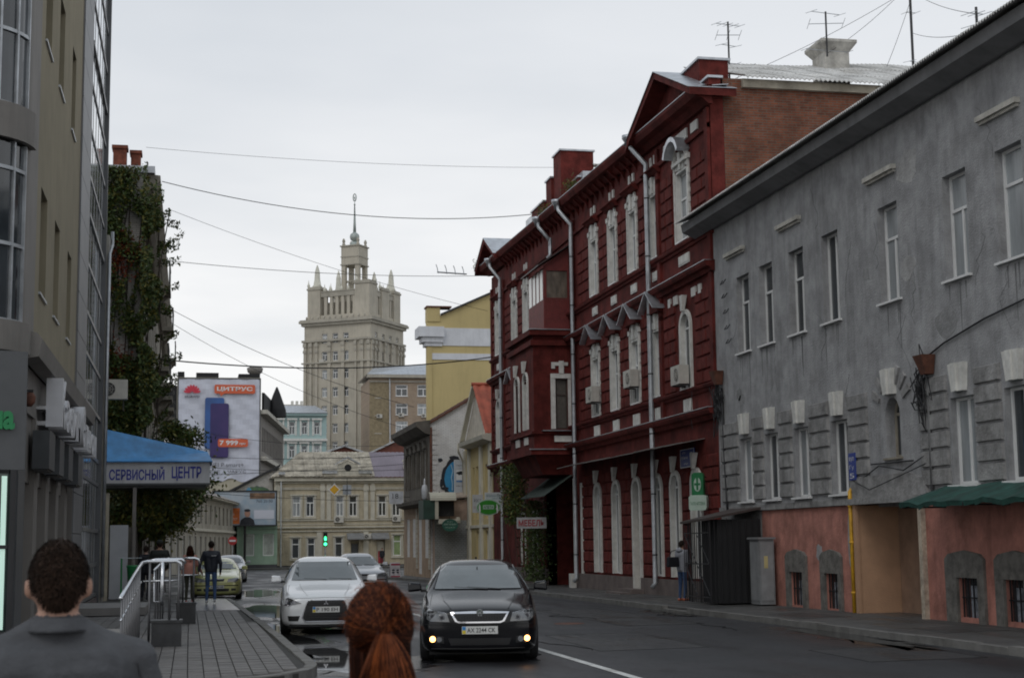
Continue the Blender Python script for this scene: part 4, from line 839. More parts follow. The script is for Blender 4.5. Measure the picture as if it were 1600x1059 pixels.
# creeper hanging from the oriel
hp = thing('hanging_creeper', 'green creeper hanging under the projecting bay of the red house', 'plant', (13.1, 63, 2))
rr = random.Random(9); mb = MB()
def hpf():
    a = rr.random(); z = 4.9-a*2.4; s_ = .55*(1-.4*a)
    return (13.35+rr.gauss(0, .28)*s_*2, 63.6+rr.gauss(0, .7)*s_*2, z+rr.gauss(0, .08))
leaves(mb, hpf, 4200, .06, 3); mb.build('foliage', [leaf, leafd, leaf2], hp)
mb = MB()
leaves(mb, lambda: (13.9+rr.gauss(0, .25), 62.0+rr.gauss(0, .5), rr.uniform(.1, 3.4)), 3500, .06, 3); mb.build('lower_foliage', [leafd, leafd, leaf], hp)
mb = MB()
for k in range(9): x, y = 13.4+rr.gauss(0, .25), 63.2+rr.gauss(0, .5); mb.tube([(x, y, 4.5), (x+rr.gauss(0, .1), y, 3), (x+.2, y-.5, .1)], .012, 4)
mb.build('stem', bark, hp)
# weeds growing from gutters
for (p, n, lab) in (((14.3, 56.6, 15.2), 260, 'tuft of weeds growing in the gutter hopper beside the middle parapet'), ((14.3, 61.3, 15.2), 320, 'tuft of weeds growing on the eaves left of the middle parapet'), ((14.0, 74.5, 15.3), 260, 'thin weeds growing at the far left gable tip of the red house')):
    t = thing('weed', lab, 'plant', p); mb = MB(); leaves(mb, lambda: (p[0]+rr.gauss(0, .14), p[1]+rr.gauss(0, .25), p[2]+abs(rr.gauss(0, .22))), n, .05, 2); mb.build('foliage', [leaf, leaf2], t)
    mb = MB(); [mb.tube([p, (p[0]+rr.gauss(0, .15), p[1]+rr.gauss(0, .25), p[2]+.35)], .008, 4) for _ in range(5)]; mb.build('stem', bark, t)
# ------------------------------------------------------------ left office building
lb = thing('office_building', 'olive rendered office building with curved glazed corner and glass strip', 'building', (-2.8, 36, 0))
FL = Frame((-2.8, 0), (0, 1), (1, 0))
WX = [29.55, 31.1, 32.6, 34.1, 35.6, 37.2]   # six slots, pairs read as three deep windows
slots = [(29.3, 30.3), (32.0, 33.0), (35.4, 36.4)]
SL = [(29.0, 30.0), (31.3, 32.3), (33.5, 34.5), (35.6, 36.6), (37.6, 38.4)]
SL = [(29.2, 30.5), (32.2, 33.4), (35.6, 36.7)]
ops = []
for v0, v1 in ((6.42, 8.4), (11.25, 13.2), (16.0, 17.8)): ops += [(a, b, v0, v1) for a, b in SL]
mb = MB(); wall(mb, FL, 28.0, 38.6, 5.3, 20.5, ops, .35); mb.box(-14, -3.3, 28, 38.6, 5.3, 20.4); mb.build('upper_wall', beige, lb)
for (a, b, c, d_) in ops: window(FL, lb, a, b, c, d_, -.33, 'split', gm=glassd, fm=dgrey); mb = MB(); mb.fb(FL, a-.03, b+.03, c-.05, c-.005, -.3, .04); mb.build('sill', galv, lb)
# curved corner with bands and tall glazing
CX, CY, RC = -3.9, 26.9, 1.1
def arcp(r, k, n=10, a0=-90, a1=0): a = math.radians(a0+(a1-a0)*k/n); return (CX+r*math.cos(a), CY+r*math.sin(a))
def curved(name, r, z0, z1, m, a0=-90, a1=0, th=.1, parent=lb, n=10):
    mb = MB()
    for k in range(n):
        P = [arcp(r, k, n, a0, a1), arcp(r, k+1, n, a0, a1), arcp(r-th, k+1, n, a0, a1), arcp(r-th, k, n, a0, a1)]; mb.hexa([(x, y, z0) for x, y in P]+[(x, y, z1) for x, y in P])
    return mb.build(name, m, parent)
mb = MB(); mb.box(-14, -3.9, 25.9, 28, 0, 20.4); mb.box(-3.95, -2.82, 26.92, 28.0, 0, 20.4); mb.build('corner_core', dgrey, lb)
for z0, z1 in ((4.95, 5.45), (8.5, 9.1), (13.2, 13.8), (17.9, 18.4)): curved('band', RC+.12, z0, z1, concrete); mb = MB(); mb.box(-14, -3.9, 25.68, 25.8, z0, z1); mb.build('band', concrete, lb)
for z0, z1 in ((5.46, 8.49), (9.11, 13.19), (13.81, 17.89)):
    for k in range(4):
        a0, a1 = -90+k*19+1, -90+(k+1)*19-1
        zz = z0
        while zz < z1-.3:
            ze = min(zz+1.28, z1); curved('pane', RC-.02, zz+.03, ze-.03, glassd, a0+.8, a1-.8, .03, n=2); zz = ze
        curved('mullion', RC+.03, z0, z1, galv, a1, a1+2, .1, n=1)
    zz = z0
    while zz < z1-.1: curved('transom', RC+.02, zz-.03, zz+.03, galv, -90, -12, .1); zz += 1.28
    curved('corner_strip', RC+.02, z0, z1, concrete, -12, 0, .12, n=2)
mb = MB(); mb.fb(FL, 26.9, 28.3, 5.3, 20.4, -.02, .02); mb.build('pilaster', concrete, lb)
# lower ledge and shop zone
mb = MB(); mb.profile(FL, [(0, 4.9), (.25, 4.95), (.3, 5.25), (.22, 5.35), (0, 5.4)], 26.95, 42.4); mb.build('ledge', concrete, lb)
mb = MB(); mb.box(-14, -2.9, 28.0, 42.3, 2.9, 4.95); mb.fb(FL, 27, 42.3, 4.1, 4.9, -.12, -.04); mb.build('shop_fascia', concrete, lb)
for k in range(7):
    a = 27.2+k*2.4; mb = MB(); mb.fb(FL, a, a+.7, .05, 4.1, -.5, -.02); mb.build('column', concrete, lb)
    if k < 6: mb = MB(); mb.fb(FL, a+.72, a+2.38, .5, 4.0, -.45, -.42); p = mb.build('shop_pane', glassd, lb); mb = MB(); mb.fb(FL, a+.72, a+2.38, .06, .5, -.5, -.35); mb.fb(FL, a+1.5, a+1.56, .5, 4.0, -.415, -.36); mb.fb(FL, a+.72, a+2.38, 2.9, 2.97, -.415, -.36); mb.build('shop_frame', dgrey, lb)
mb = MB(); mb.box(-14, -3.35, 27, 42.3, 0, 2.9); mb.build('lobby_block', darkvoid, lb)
for (a, b) in ((29.1, 30.3), (31.4, 32.5), (33.7, 34.9), (36.6, 37.9)):
    t = thing('wall_light_box', {29.1: 'dark wall box under the white lettering, nearest of the row', 31.4: 'dark wall box under the white lettering, second nearest', 33.7: 'dark wall box under the white lettering, third nearest', 36.6: 'dark wall box under the white lettering, farthest and lowest'}[a], 'wall lamp', (-2.6, a, 3.2), 'dark boxes along the shop front')
    mb = MB(); mb.fb(FL, a, b, 3.15, 3.85, -.02, .28); mb.build('housing', mat('charcoal_box', (.05, .055, .06), .5), t); mb = MB(); mb.fb(FL, a+.05, b-.05, 3.12, 3.148, .02, .24); mb.build('diffuser', blackm, t)
# curtain-wall strip
cwm = mat('mullion_grey', (.2, .205, .21), .4, .1, 2, metal=.5)
cw = mat('silver_glass', (.72, .75, .78), .07, .2, .6, metal=.9)
mb = MB(); mb.fb(FL, 38.6, 41.9, 0, 20.6, -.6, .02); mb.build('cladding', concrete, lb)
for k in range(21): v = .1+k*.985; mb = MB(); mb.fb(FL, 38.62, 41.9, v, v+.965, .021, .05); mb.build('cladding_panel', mat('grey_panel', (.17, .175, .185), .5, .15, .7, metal=.1), lb)
mb = MB(); mb.fb(FL, 42, 49.3, 0, 20.6, -.5, -.05); mb.fb(FL, 49.1, 49.3, 0, 20.6, -3, .1); mb.box(-14, -3.35, 42, 49.2, 0, 20.5); mb.build('curtain_wall_core', dgrey, lb)
vv = [0.3, 1.2, 2.2, 3.6, 4.3, 5.6, 6.9, 8.0, 9.3, 10.6, 11.7, 13.0, 14.3, 15.4, 16.7, 18.0, 19.2, 20.5]
for j in range(6):
    a = 42.05+j*1.18
    for i in range(len(vv)-1):
        mb = MB(); mb.fb(FL, a+.06, a+1.12, vv[i]+.05, vv[i+1]-.05, -.03, 0); mb.build('curtain_pane', cw, lb)
    mb = MB(); mb.fb(FL, a-.05, a+.05, .2, 20.6, -.04, .008); mb.build('mullion', cwm, lb)
for v in vv: mb = MB(); mb.fb(FL, 42, 49.2, v-.05, v+.05, -.035, .06 if v in (5.6, 10.6, 15.4, 2.2) else .03); mb.build('transom', cwm, lb)
mb = MB(); mb.box(-14, -2.7, 25.9, 49.3, 20.6, 21); mb.build('roof', concrete, lb)
mb = MB(); mb.box(-14, -2.75, 27, 50, -.1, .2); mb.build('plinth', plm, lb)
# green lettering and lit shop window on the curved corner face
GF = Frame((-14, 25.66), (1, 0), (0, -1))
lbs = thing('shop_lettering', 'green letters ending in ua on the dark curved shop corner', 'sign', (-3.5, 25.6, 3.6))
FU = Frame((-3.12, 25.70), (.92, .39), (.39, -.92)); mb = MB(); mb.fb(FU, -1.4, .56, 2.98, 4.9, -.14, -.05); mb.build('backboard', dgrey, lbs)
letters(lbs, 'ua', FU, -.02, 3.62, -.049, .38, .3, mat('green_plastic', (.01, .22, .07), .4, .1), .06, .04); letters(lbs, 'online.', FU, -1.3, 3.62, -.049, 1.2, .36, MATS['green_plastic'], .06, .04)
sw = thing('shop_window', 'shop window with a lit pale green tube along its edge at the far left', 'window', (-3.5, 25.6, .4)); mb = MB(); mb.fb(FU, -1.4, .33, .42, 2.92, -.12, -.1); mb.build('pane', mat('teal_glass', (.05, .075, .07), .08, .4, 1), sw)
mb = MB(); mb.fb(FU, .21, .29, .45, 2.88, -.098, -.07); mb.build('light_tube', mat('tube_light', (.6, .8, .7), .3, .02, emit=((.62, .9, .78), .4)), sw)
mb = MB(); mb.fb(FU, -1.4, .42, .34, .42, -.12, -.03); mb.fb(FU, .33, .42, .42, 2.98, -.12, -.03); mb.fb(FU, -1.4, .33, 1.72, 1.78, -.098, -.05); mb.build('frame', blackm, sw)
wl = thing('shop_lettering', 'row of bulky white block letters above the shop columns', 'sign', (-2.6, 33, 4))
wlm = mat('white_block_letter', (.62, .62, .64), .5, .12, 2)
xs = [(30.0, .2, 5.0), (31.0, 0, 4.7), (32.0, 0, 4.65), (33.0, 0, 4.6), (34.2, 0, 4.72), (35.8, .1, 5.0), (36.9, 0, 4.65), (37.9, 0, 4.6), (39.0, 0, 4.6), (40.1, 0, 4.62)]
for ch_, (a, dv, top) in zip('Кабинетдом', xs): text_mb(ch_, FL, a, 3.98, .12, 1, .3, .82, top-3.98-.1, bold=.02).build('letter', wlm, wl)
mb = MB(); mb.fb(FL, 29.9, 41, 4.0, 4.08, -.04, .12); mb.fb(FL, 29.9, 41, 4.3, 4.36, -.04, .12); mb.build('rail', steel, wl)
cmx = thing('security_camera', 'small rusty brown alarm box under the curved ledge', 'alarm', (-3.0, 27.2, 4.2)); mb = MB(); mb.lathe((-2.72, 27.4, 4.25), [(.04, -.12), (.09, -.05), (.1, .05), (.06, .12)], 10); mb.build('dome', rust, cmx, smooth=True); mb = MB(); mb.box(-2.82, -2.66, 27.35, 27.45, 4.38, 4.42); mb.build('bracket', blackm, cmx)
# entrance canopy with lettering
cn = thing('entrance_canopy', 'white sign canopy with blue hipped roof reading СЕРВИСНЫЙ ЦЕНТР', 'canopy', (-1, 51, 3.7))
FC = Frame((-2.7, 51.5), (1, 0), (0, -1))
mb = MB(); mb.box(-2.75, .62, 51.5, 54.0, 3.72, 4.45); mb.build('fascia', mat('fascia_white', (.55, .55, .56), .6, .12, 2, streak=.35), cn)
bluer = mat('blue_roof', (.05, .24, .52), .5, .3, 1.5, streak=.2, dirt=.3)
mb = MB(); A = [(-2.8, 51.35, 4.46), (.7, 51.35, 4.46), (.7, 54.1, 4.46), (-2.8, 54.1, 4.46)]; T = [(-2.8, 52.7, 5.6), (.55, 52.7, 4.85)]
mb.face([A[0], A[1], T[1], T[0]]); mb.face([A[1], A[2], T[1]]); mb.face([A[2], A[3], T[0], T[1]]); mb.face([A[0], T[0], A[3]]); mb.box(-2.8, .7, 51.35, 54.1, 4.44, 4.47); mb.build('roof', bluer, cn)
mb = MB(); mb.box(-2.78, .66, 51.46, 51.49, 3.7, 3.76); mb.box(-2.7, .5, 51.7, 53.9, 3.62, 3.71); mb.build('trim', dgrey, cn)
sb = mat('letter_blue', (.03, .04, .30), .5, .1)
letters(cn, 'СЕРВИСНЫЙ', FC, .12, 3.86, .012, 1.75, .44, sb, bold=.025); letters(cn, 'ЦЕНТР', FC, 2.1, 3.84, .012, .95, .46, sb, bold=.025)
ac_unit(Frame((-2.8, 50.2), (1, 0), (0, -1)), .35, 6.35, 'white air conditioner above the blue canopy roof', 0, 'air conditioners on the left side', 1.1)
wb = thing('rendered_wall', 'pale narrow wall strip with a pipe beside the glass building', 'wall', (-2.9, 50, 0)); mb = MB(); mb.box(-3.6, -2.62, 49.35, 50.1, 0, 11.5); mb.build('panel', mat('pale_wall', (.36, .345, .31), .85, .2, 1.5, streak=.4), wb); mb = MB(); mb.tube([(-2.55, 49.8, 11.7), (-2.55, 49.9, 11.3), (-2.6, 49.3, 10.9), (-2.6, 49.3, .2)], .05, 8); mb.build('pipe', galv, wb, smooth=True)
mb = MB(); mb.box(-3.2, -2.5, 50.2, 50.5, 0, 3.4); mb.build('pier', mat('beige_pier', (.4, .36, .28), .8), wb); mb = MB(); mb.box(-2.45, -1.9, 50.3, 50.4, .1, 2.4); mb.build('metal_door', mat('pale_door', (.38, .39, .41), .5, .1), wb)
# ------------------------------------------------------------ creeper-covered classical building behind
cbd = thing('classical_building', 'tall old building with balconies and moulded cornice behind the creeper', 'building', (-3, 78, 0))
whb = brickmat('white_brick', (.55, .53, .5), (.45, .43, .4), (.3, .29, .27), 'XZ')
FCs = Frame((-9, 57.0), (1, 0), (0, -1)); FCf = Frame((-1.75, 0), (0, 1), (1, 0))
mb = MB(); wall(mb, FCs, 0, 7.25, -.2, 15.4, [(3.6, 4.3, 3, 4.6), (5.0, 5.6, 7.5, 9.1), (5.2, 5.8, 11.3, 12.6)], .25); mb.box(-9, -2.0, 57.3, 99.8, -.5, 15.3); mb.build('end_wall', whb, cbd)
for a, b, c, d_ in ((3.6, 4.3, 3, 4.6), (5.0, 5.6, 7.5, 9.1), (5.2, 5.8, 11.3, 12.6)): window(FCs, cbd, a, b, c, d_, -.22, 'cross', fm=rust)
fops = [(59+k*3.1, 60.2+k*3.1, v, v+2.3) for k in range(13) for v in (1.0, 5.2, 9.3)]
mb = MB(); wall(mb, FCf, 57.0, 100, -.5, 15.3, fops, .3); mb.build('facade', mat('sooty_facade', (.26, .24, .2), .9, .2, 1, streak=.4), cbd)
for (a, b, c, d_) in fops: window(FCf, cbd, a, b, c, d_, -.25, 'cross')
sooty = MATS['sooty_facade']
for v, d_, h in ((4.2, .3, .3), (8.4, .3, .3), (13.0, .35, .3), (14.7, .5, .6)): mb = MB(); mb.profile(FCf, [(0, v), (d_*.5, v+h*.2), (d_, v+h*.7), (d_, v+h), (0, v+h+.05)], 57, 100); mb.build('cornice', sooty, cbd)
for k in range(6):
    for v in (8.6, 4.4, 11.9)[:2 if k % 2 else 3]:
        a = 62+k*6.2; mb = MB(); mb.fb(FCf, a, a+2.6, v, v+.18, .3, .85); p = mb.build('balcony', sooty, cbd)
        mb = MB(); mb.fb(FCf, a, a+2.6, v+1.05, v+1.12, .78, .84); [mb.fb(FCf, a+q*.32, a+q*.32+.04, v+.18, v+1.05, .79, .83) for q in range(9)]; mb.build('railing', blackm, p); mb = MB(); [mb.prism(Frame((-1.75+.3, a+q), (1, 0), (0, 1)), [(0, v-.5), (.15, v-.4), (.45, v-.05), (.45, v), (0, v)], 0, .2) for q in (.4, 2.0)]; mb.build('bracket', sooty, p)
mb = MB(); mb.box(-9.2, -1.45, 56.8, 100.2, 15.35, 15.6); mb.build('roof', zinc, cbd)
for x0, x1, yy, z1 in ((-2.98, -2.5, 57.3, 16.35), (-2.35, -2.0, 57.6, 16.25)): mb = MB(); mb.box(x0, x1, yy, yy+.6, 15.61, z1); mb.box(x0-.05, x1+.05, yy-.05, yy+.65, z1, z1+.12); mb.build('chimney', mat('chimney_brick', (.2, .06, .035), .9, .4, 6), cbd)
# creeper over the end wall and hanging foliage
cp = thing('wall_creeper', 'dark green climbing creeper covering the white end wall from roof to canopy', 'plant', (-2.2, 56.8, 0))
rr = random.Random(21); mb = MB()
def cpf():
    while True:
        x = rr.uniform(-3.7, -1.1); z = rr.uniform(4.0, 15.5)
        dens = .42+.5*math.sin(x*3.3+z*1.1)*math.sin(z*1.5+x*1.2)+.3*math.sin(z*4.1-x*5)*math.sin(x*7)+(.45 if z < 8.5 else 0)+(.42 if x > -1.85 else 0)
        lim = -1.32 + .28*math.sin(z*1.9)+.16*math.sin(z*5.3)
        if z > 14: lim -= (z-14)*.12
        if x < lim and rr.random() < dens*.95: break
    return (x, 56.85-abs(rr.gauss(0, .24+.35*(x > -1.9))), z)
leaves(mb, cpf, 29000, .082, 4); mb.build('foliage', [leafd, leafd, leaf, leaf2], cp)
mb = MB()
for k in range(16):    # long sprays over the street side
    z = rr.uniform(5, 15.3); L0 = Vector((-1.3, rr.uniform(56.5, 58), z)); d_ = Vector((rr.uniform(.3, .8), rr.uniform(-.3, .3), rr.uniform(-.2, .5)))
    leaves(mb, lambda: L0+d_*rr.random()**1.5*1.2+Vector((0, 0, -.3*rr.random())), 130, .07, 4)
mb.build('spray', [leafd, leaf, leaf2, leafd], cp)
mb = MB(); leaves(mb, lambda: (-2.6+rr.gauss(0, .35), 56.7-abs(rr.gauss(0, .1)), rr.choice((8.0, 12.2))+rr.gauss(0, .5)), 900, .08, 1); mb.build('red_foliage', [leafr], cp)
mb = MB()
for k in range(14): x = -3.4+k*.17; mb.tube([(x, 56.93, .1), (x+rr.gauss(0, .15), 56.93, 4), (x+rr.gauss(0, .3), 56.93, 9), (x+rr.gauss(0, .4), 56.93, 14)], .02, 4)
mb.build('stem', bark, cp)
def tree(x, y, h, trunk_h, R3, label, n=14000, mats=None, size=.1, seed=1, squash=.8, crown_c=None, group=None):
    r_ = random.Random(seed); t = thing('tree', label, 'tree', (x, y, gz(y)), group); z0 = gz(y); mb = MB(); tips = []
    lean = Vector((r_.gauss(0, .1), r_.gauss(0, .1), 0)); top = Vector((x, y, z0+trunk_h))+lean
    mb.tube([(x, y, z0-.1), Vector((x, y, z0+trunk_h*.5))+lean*.4, top], .16, 8, r1=.1)
    for k in range(11):
        a = 2*math.pi*k/11+r_.random(); e = top+Vector((math.cos(a)*R3[0]*r_.uniform(.4, .85), math.sin(a)*R3[1]*r_.uniform(.4, .85), (h-trunk_h)*r_.uniform(.15, .95)))
        m_ = top.lerp(e, .5)+Vector((0, 0, -.15)); mb.tube([top-Vector((0, 0, .3)), m_, e], .05, 5, r1=.015); tips += [e, m_, m_.lerp(e, .5)]
    mb.build('trunk', bark, t, smooth=True); mb = MB(); cl = [(tp, r_.uniform(.35, .8)) for tp in tips]
    def f():
        c, s_ = cl[r_.randrange(len(cl))]; d = Vector((r_.gauss(0, 1), r_.gauss(0, 1), r_.gauss(0, 1)))*s_*.55; d.z *= squash; return c+d
    leaves(mb, f, n, size, len(mats or [leafd, leaf, leaf2])); mb.build('crown', mats or [leafd, leaf, leaf2], t); return t
tree(-1.7, 54.5, 5.2, 2.3, (1.9, 1.6), 'dark bushy street tree under the blue canopy', 15000, [leafd, leaf, leaf2, leaf2], .085, 3)
tree(-1.0, 60.5, 6.5, 2.8, (2.0, 1.8), 'taller street tree behind the canopy with olive tips', 15000, [leafd, leaf, leaf2], .09, 5)
tree(-1.4, 70.5, 7.5, 3.0, (2.0, 2.0), 'farthest street tree in front of the old facade', 9000, [leafd, leaf, leaf2], .1, 8)
# fence of boards behind the people
fn = thing('board_fence', 'weathered grey board fence along the left pavement behind the bin', 'fence', (-2.4, 53, .1))
for k in range(26): x = -2.3+.012*k; y = 51.4+k*.2; mb = MB(); mb.box(-1.75, -1.72, y, y+.18, .12, 2.35+random.uniform(-.03, .03)); mb.build('board', mat('weathered_board', (.12, .11, .095), .9, .3, 5), fn)
for k in range(4): x0 = -2.6+k*.22; mb = MB(); mb.box(x0, x0+.2, 51.3, 51.33, .12, 2.35); mb.build('board', MATS['weathered_board'], fn)
mb = MB(); mb.tube([(-1.75, 51.2, .1), (-1.75, 51.2, 3.6)], .06, 8); lp_ = tag(mb.build('pole', concrete), 'grey steel pole standing beside the board fence', 'pole')
# ------------------------------------------------------------ far left low building, curving away
FA = Frame((-1.5, 101), (5.9, 48), (48, -5.9)); LN = math.hypot(5.9, 48)
cl_ = thing('low_building', 'long cream two-storey building curving away down the left side street', 'building', (1, 125, -.5))
fo = [(2+k*3.3, 3.2+k*3.3, v, v+1.5) for k in range(14) for v in (.9, 3.4)]
mb = MB(); wall(mb, FA, 0, LN, -1, 5.5, fo, .25); mb.build('facade', mat('aged_cream', (.33, .305, .255), .9, .25, .8, streak=.5), cl_); mb = MB(); mb.fb(FA, 0, LN, -1, 5.4, -7, -.4); mb.build('body', creamw, cl_)
for f_ in fo: window(FA, cl_, *f_, -.2, 'cross')
for v, d_ in ((2.7, .2), (5.3, .5)): mb = MB(); mb.profile(FA, [(0, v), (d_, v+.1), (d_, v+.25), (0, v+.3)], 0, LN); mb.build('cornice', creamw, cl_)
mb = MB(); mb.profile(FA, [(.6, 5.55), (-3.5, 7.2), (-7.5, 5.55)], 0, LN); mb.build('roof', mat('roof_tin', (.22, .2, .18), .7, .3, .6), cl_)
# ------------------------------------------------------------ poster building
pb = thing('poster_building', 'grey modern block carrying a huge phone advertisement on its end wall', 'building', (4, 195, -1))
FPB = Frame((-1.7, 190), (1, 0), (0, -1))
mb = MB(); mb.box(-1.75, 8.25, 190, 205, -1, 22.0); mb.build('end_wall', mat('yellowish_block', (.42, .39, .3), .9, .15, .3, streak=.3), pb)
[MB().box(x0, x1, 190.2, 194, z0, z1).build('roof_plant', darkvoid, pb) for x0, x1, z0, z1 in ((-3.4, -1.76, 15.5, 21.0), (-1.7, -.9, 22.01, 22.7), (.5, 3.2, 22.01, 22.6), (5.6, 8.2, 22.01, 22.5))]
FB2 = Frame((8.25, 190.2), (5.0, 36), (36, -5.0)); o2 = [(3+k*2.2, 4.4+k*2.2, 13.2, 16.2) for k in range(14)]
mb = MB(); wall(mb, FB2, 0, 36, -1, 18.2, o2, .4); mb.build('side_wall', concrete, pb); mb = MB(); mb.fb(FB2, 0, 36, -1, 18.1, -9, -.6); mb.build('body', concrete, pb)
for f_ in o2: window(FB2, pb, *f_, -.3, 'cross', t=.12)
for v, d_ in ((11.9, .8), (17.6, .9)): mb = MB(); mb.fb(FB2, 0, 36.2, v, v+.5, 0, d_); mb.build('band', mat('pale_band', (.5, .48, .42), .85), pb)
mb = MB(); mb.fb(FB2, 4, 22, 18.3, 20.6, -.2, .1); mb.build('dark_sign_rack', darkvoid, pb); mb = MB(); mb.lathe((11.0, 204, 18.3), [(1.3, 0), (1.2, 1), (.5, 3.0), (.1, 4.0)], 12); mb.build('turret_roof', darkvoid, pb)
mb = MB(); mb.lathe((7.6, 191, 22.3), [(.3, 0), (.9, .5), (1, 1.0), (.6, 1.2)], 14); mb.build('satellite_dish', concrete, pb, smooth=True)
ps = thing('advertising_banner', 'giant white phone banner with red flower logo and orange ЦИТРУС tag', 'banner', (3, 189.9, 9.5))
bann = mat('banner_vinyl', (.56, .58, .66), .6, .1, .3, .25, .7)
mb = MB()
nx, nz = 24, 20
for i in range(nx):
    for j in range(nz):
        def pp(a, b):
            x = .15+9.7*a/nx; z = 9.5+12.3*b/nz+(.25*math.sin(a*.9) if b == 0 else 0); return (-1.7+x, 189.9-.05*math.sin(a*1.3+b*.5)-.04*math.sin(b*2.1+a), z)
        mb.face([pp(i, j), pp(i+1, j), pp(i+1, j+1), pp(i, j+1)])
mb.build('vinyl_sheet', bann, ps, smooth=True)
mb = MB(); [mb.fb(FPB, *a, .0, .2) for a in ((.0, .1, 9.4, 21.95), (9.9, 10.0, 9.4, 21.95), (.1, 9.9, 21.86, 21.95))]; mb.build('frame', dgrey, ps)
ph1 = mat('phone_dark', (.018, .02, .10), .6, .5, .35, col2=(.05, .03, .13)); ph2 = mat('phone_blue', (.02, .09, .30), .3, .3, .3)
rdm = mat('logo_red', (.55, .03, .06), .5, .05); orm = mat('logo_orange', (.60, .11, .04), .5, .08)
FB_ = Frame((-1.7, 189.6), (1, 0), (0, -1))
mb = MB(); mb.prism(FB_, rrect(3.3, 5.6, 13.3, 19.5, .25), .0, .03); mb.build('printed_phone_back', ph2, ps); mb = MB(); mb.prism(FB_, rrect(3.95, 6.15, 12.2, 18.8, .25), .035, .06); mb.build('printed_phone_front', ph1, ps)
mb = MB()
for k in range(8):
    a = math.radians(12+k*22.3); c = (1.75, 20.05); P = [(c[0]+math.cos(a)*.12, c[1]+.0+math.sin(a)*.12)]
    for r, w_ in ((.5, .11), (.8, .15), (1.0, .08)): P.append((c[0]+math.cos(a)*r-math.sin(a)*w_, c[1]+math.sin(a)*r+math.cos(a)*w_))
    for r, w_ in ((1.0, .08), (.8, .15), (.5, .11)): P.append((c[0]+math.cos(a)*r+math.sin(a)*w_, c[1]+math.sin(a)*r-math.cos(a)*w_))
    mb.prism(FB_, P, 0, .03)
mb.build('flower_logo', rdm, ps, kind='stuff'); dt = mat('print_dark', (.05, .05, .06), .6); letters(ps, 'HUAWEI', FB_, .9, 19.45, .01, 1.7, .3, dt, .02, .02)
mb = MB(); mb.prism(FB_, rrect(4.4, 9.3, 20.0, 21.1, .2), 0, .03); mb.prism(FB_, [(5.0, 20.0), (5.6, 20.0), (5.2, 19.7)], .0, .029); mb.build('printed_tag', orm, ps); letters(ps, 'ЦИТРУС', FB_, 4.7, 20.25, .035, 4.3, .6, wpaint, .02, .03)
mb = MB(); mb.prism(FB_, rrect(4.9, 8.5, 13.5, 14.5, .25), .065, .09); mb.build('printed_tag', orm, ps); letters(ps, '7 999', FB_, 5.1, 13.72, .095, 2.2, .58, wpaint, .02, .03); letters(ps, 'грн', FB_, 7.5, 13.72, .095, .7, .28, wpaint, .02, .02)
letters(ps, 'HUAWEI P smart+', FB_, 2.2, 11.1, .01, 5.8, .5, dt, .02); letters(ps, '... СВЕ ... ЧАРУЄ', FB_, 3.3, 10.35, .01, 5.0, .36, dt, .02)
# ------------------------------------------------------------ teal corner palace and plain grey block far off
tb = thing('teal_building', 'pale teal ornate building with white trim beyond the side street', 'building', (16, 250, -1)); FT = Frame((12.5, 250), (1, 0), (0, -1)); teal = mat('teal_facade', (.33, .45, .44), .85, .12, .3)
o3 = [(1+k*2.0, 1.9+k*2.0, v, v+2) for k in range(4) for v in (15.5, 19.3)]
mb = MB(); wall(mb, FT, 0, 9, -1, 22.6, o3, .3); mb.box(12.6, 21.4, 250.5, 262, -1, 22.5); mb.build('facade', teal, tb)
for f_ in o3: window(FT, tb, *f_, -.25, 'cross', t=.1); mb = MB(); mb.fb(FT, f_[0]-.3, f_[0]-.05, f_[2]-.2, f_[3]+.3, 0, .12); mb.fb(FT, f_[1]+.05, f_[1]+.3, f_[2]-.2, f_[3]+.3, 0, .12); mb.fb(FT, f_[0]-.4, f_[1]+.4, f_[3]+.31, f_[3]+.6, 0, .3); mb.build('white_trim', white, tb)
for v in (14.0, 18.2, 22.3): mb = MB(); mb.fb(FT, -.1, 9.1, v, v+.4, 0, .5); mb.build('cornice', white if v < 22 else teal, tb)
mb = MB(); mb.hexa([(12.3, 249.3, 22.72), (21.7, 249.3, 22.72), (21.7, 262, 22.72), (12.3, 262, 22.72), (13.5, 254, 24.3), (20, 254, 24.3), (20, 260, 24.3), (13.5, 260, 24.3)]); mb.build('roof', zinc, tb)
gbl = thing('grey_block', 'flat-roofed grey block behind the teal building', 'building', (18, 300, -1)); mb = MB(); mb.box(14, 25, 300, 312, -1, 28.3); mb.build('wall', mat('pale_grey_block', (.36, .38, .38), .85, .1, .2), gbl); mb = MB(); mb.box(19, 25, 299.9, 299.98, 25.0, 27.3); mb.build('window_band', glassd, gbl)
mb = MB(); mb.box(13.8, 25, 299.8, 312, 28.3, 28.6); [mb.box(19+k*.9, 19.5+k*.9, 301, 302, 28.6, 29.4) for k in range(6)]; mb.build('roof_edge', white, gbl)
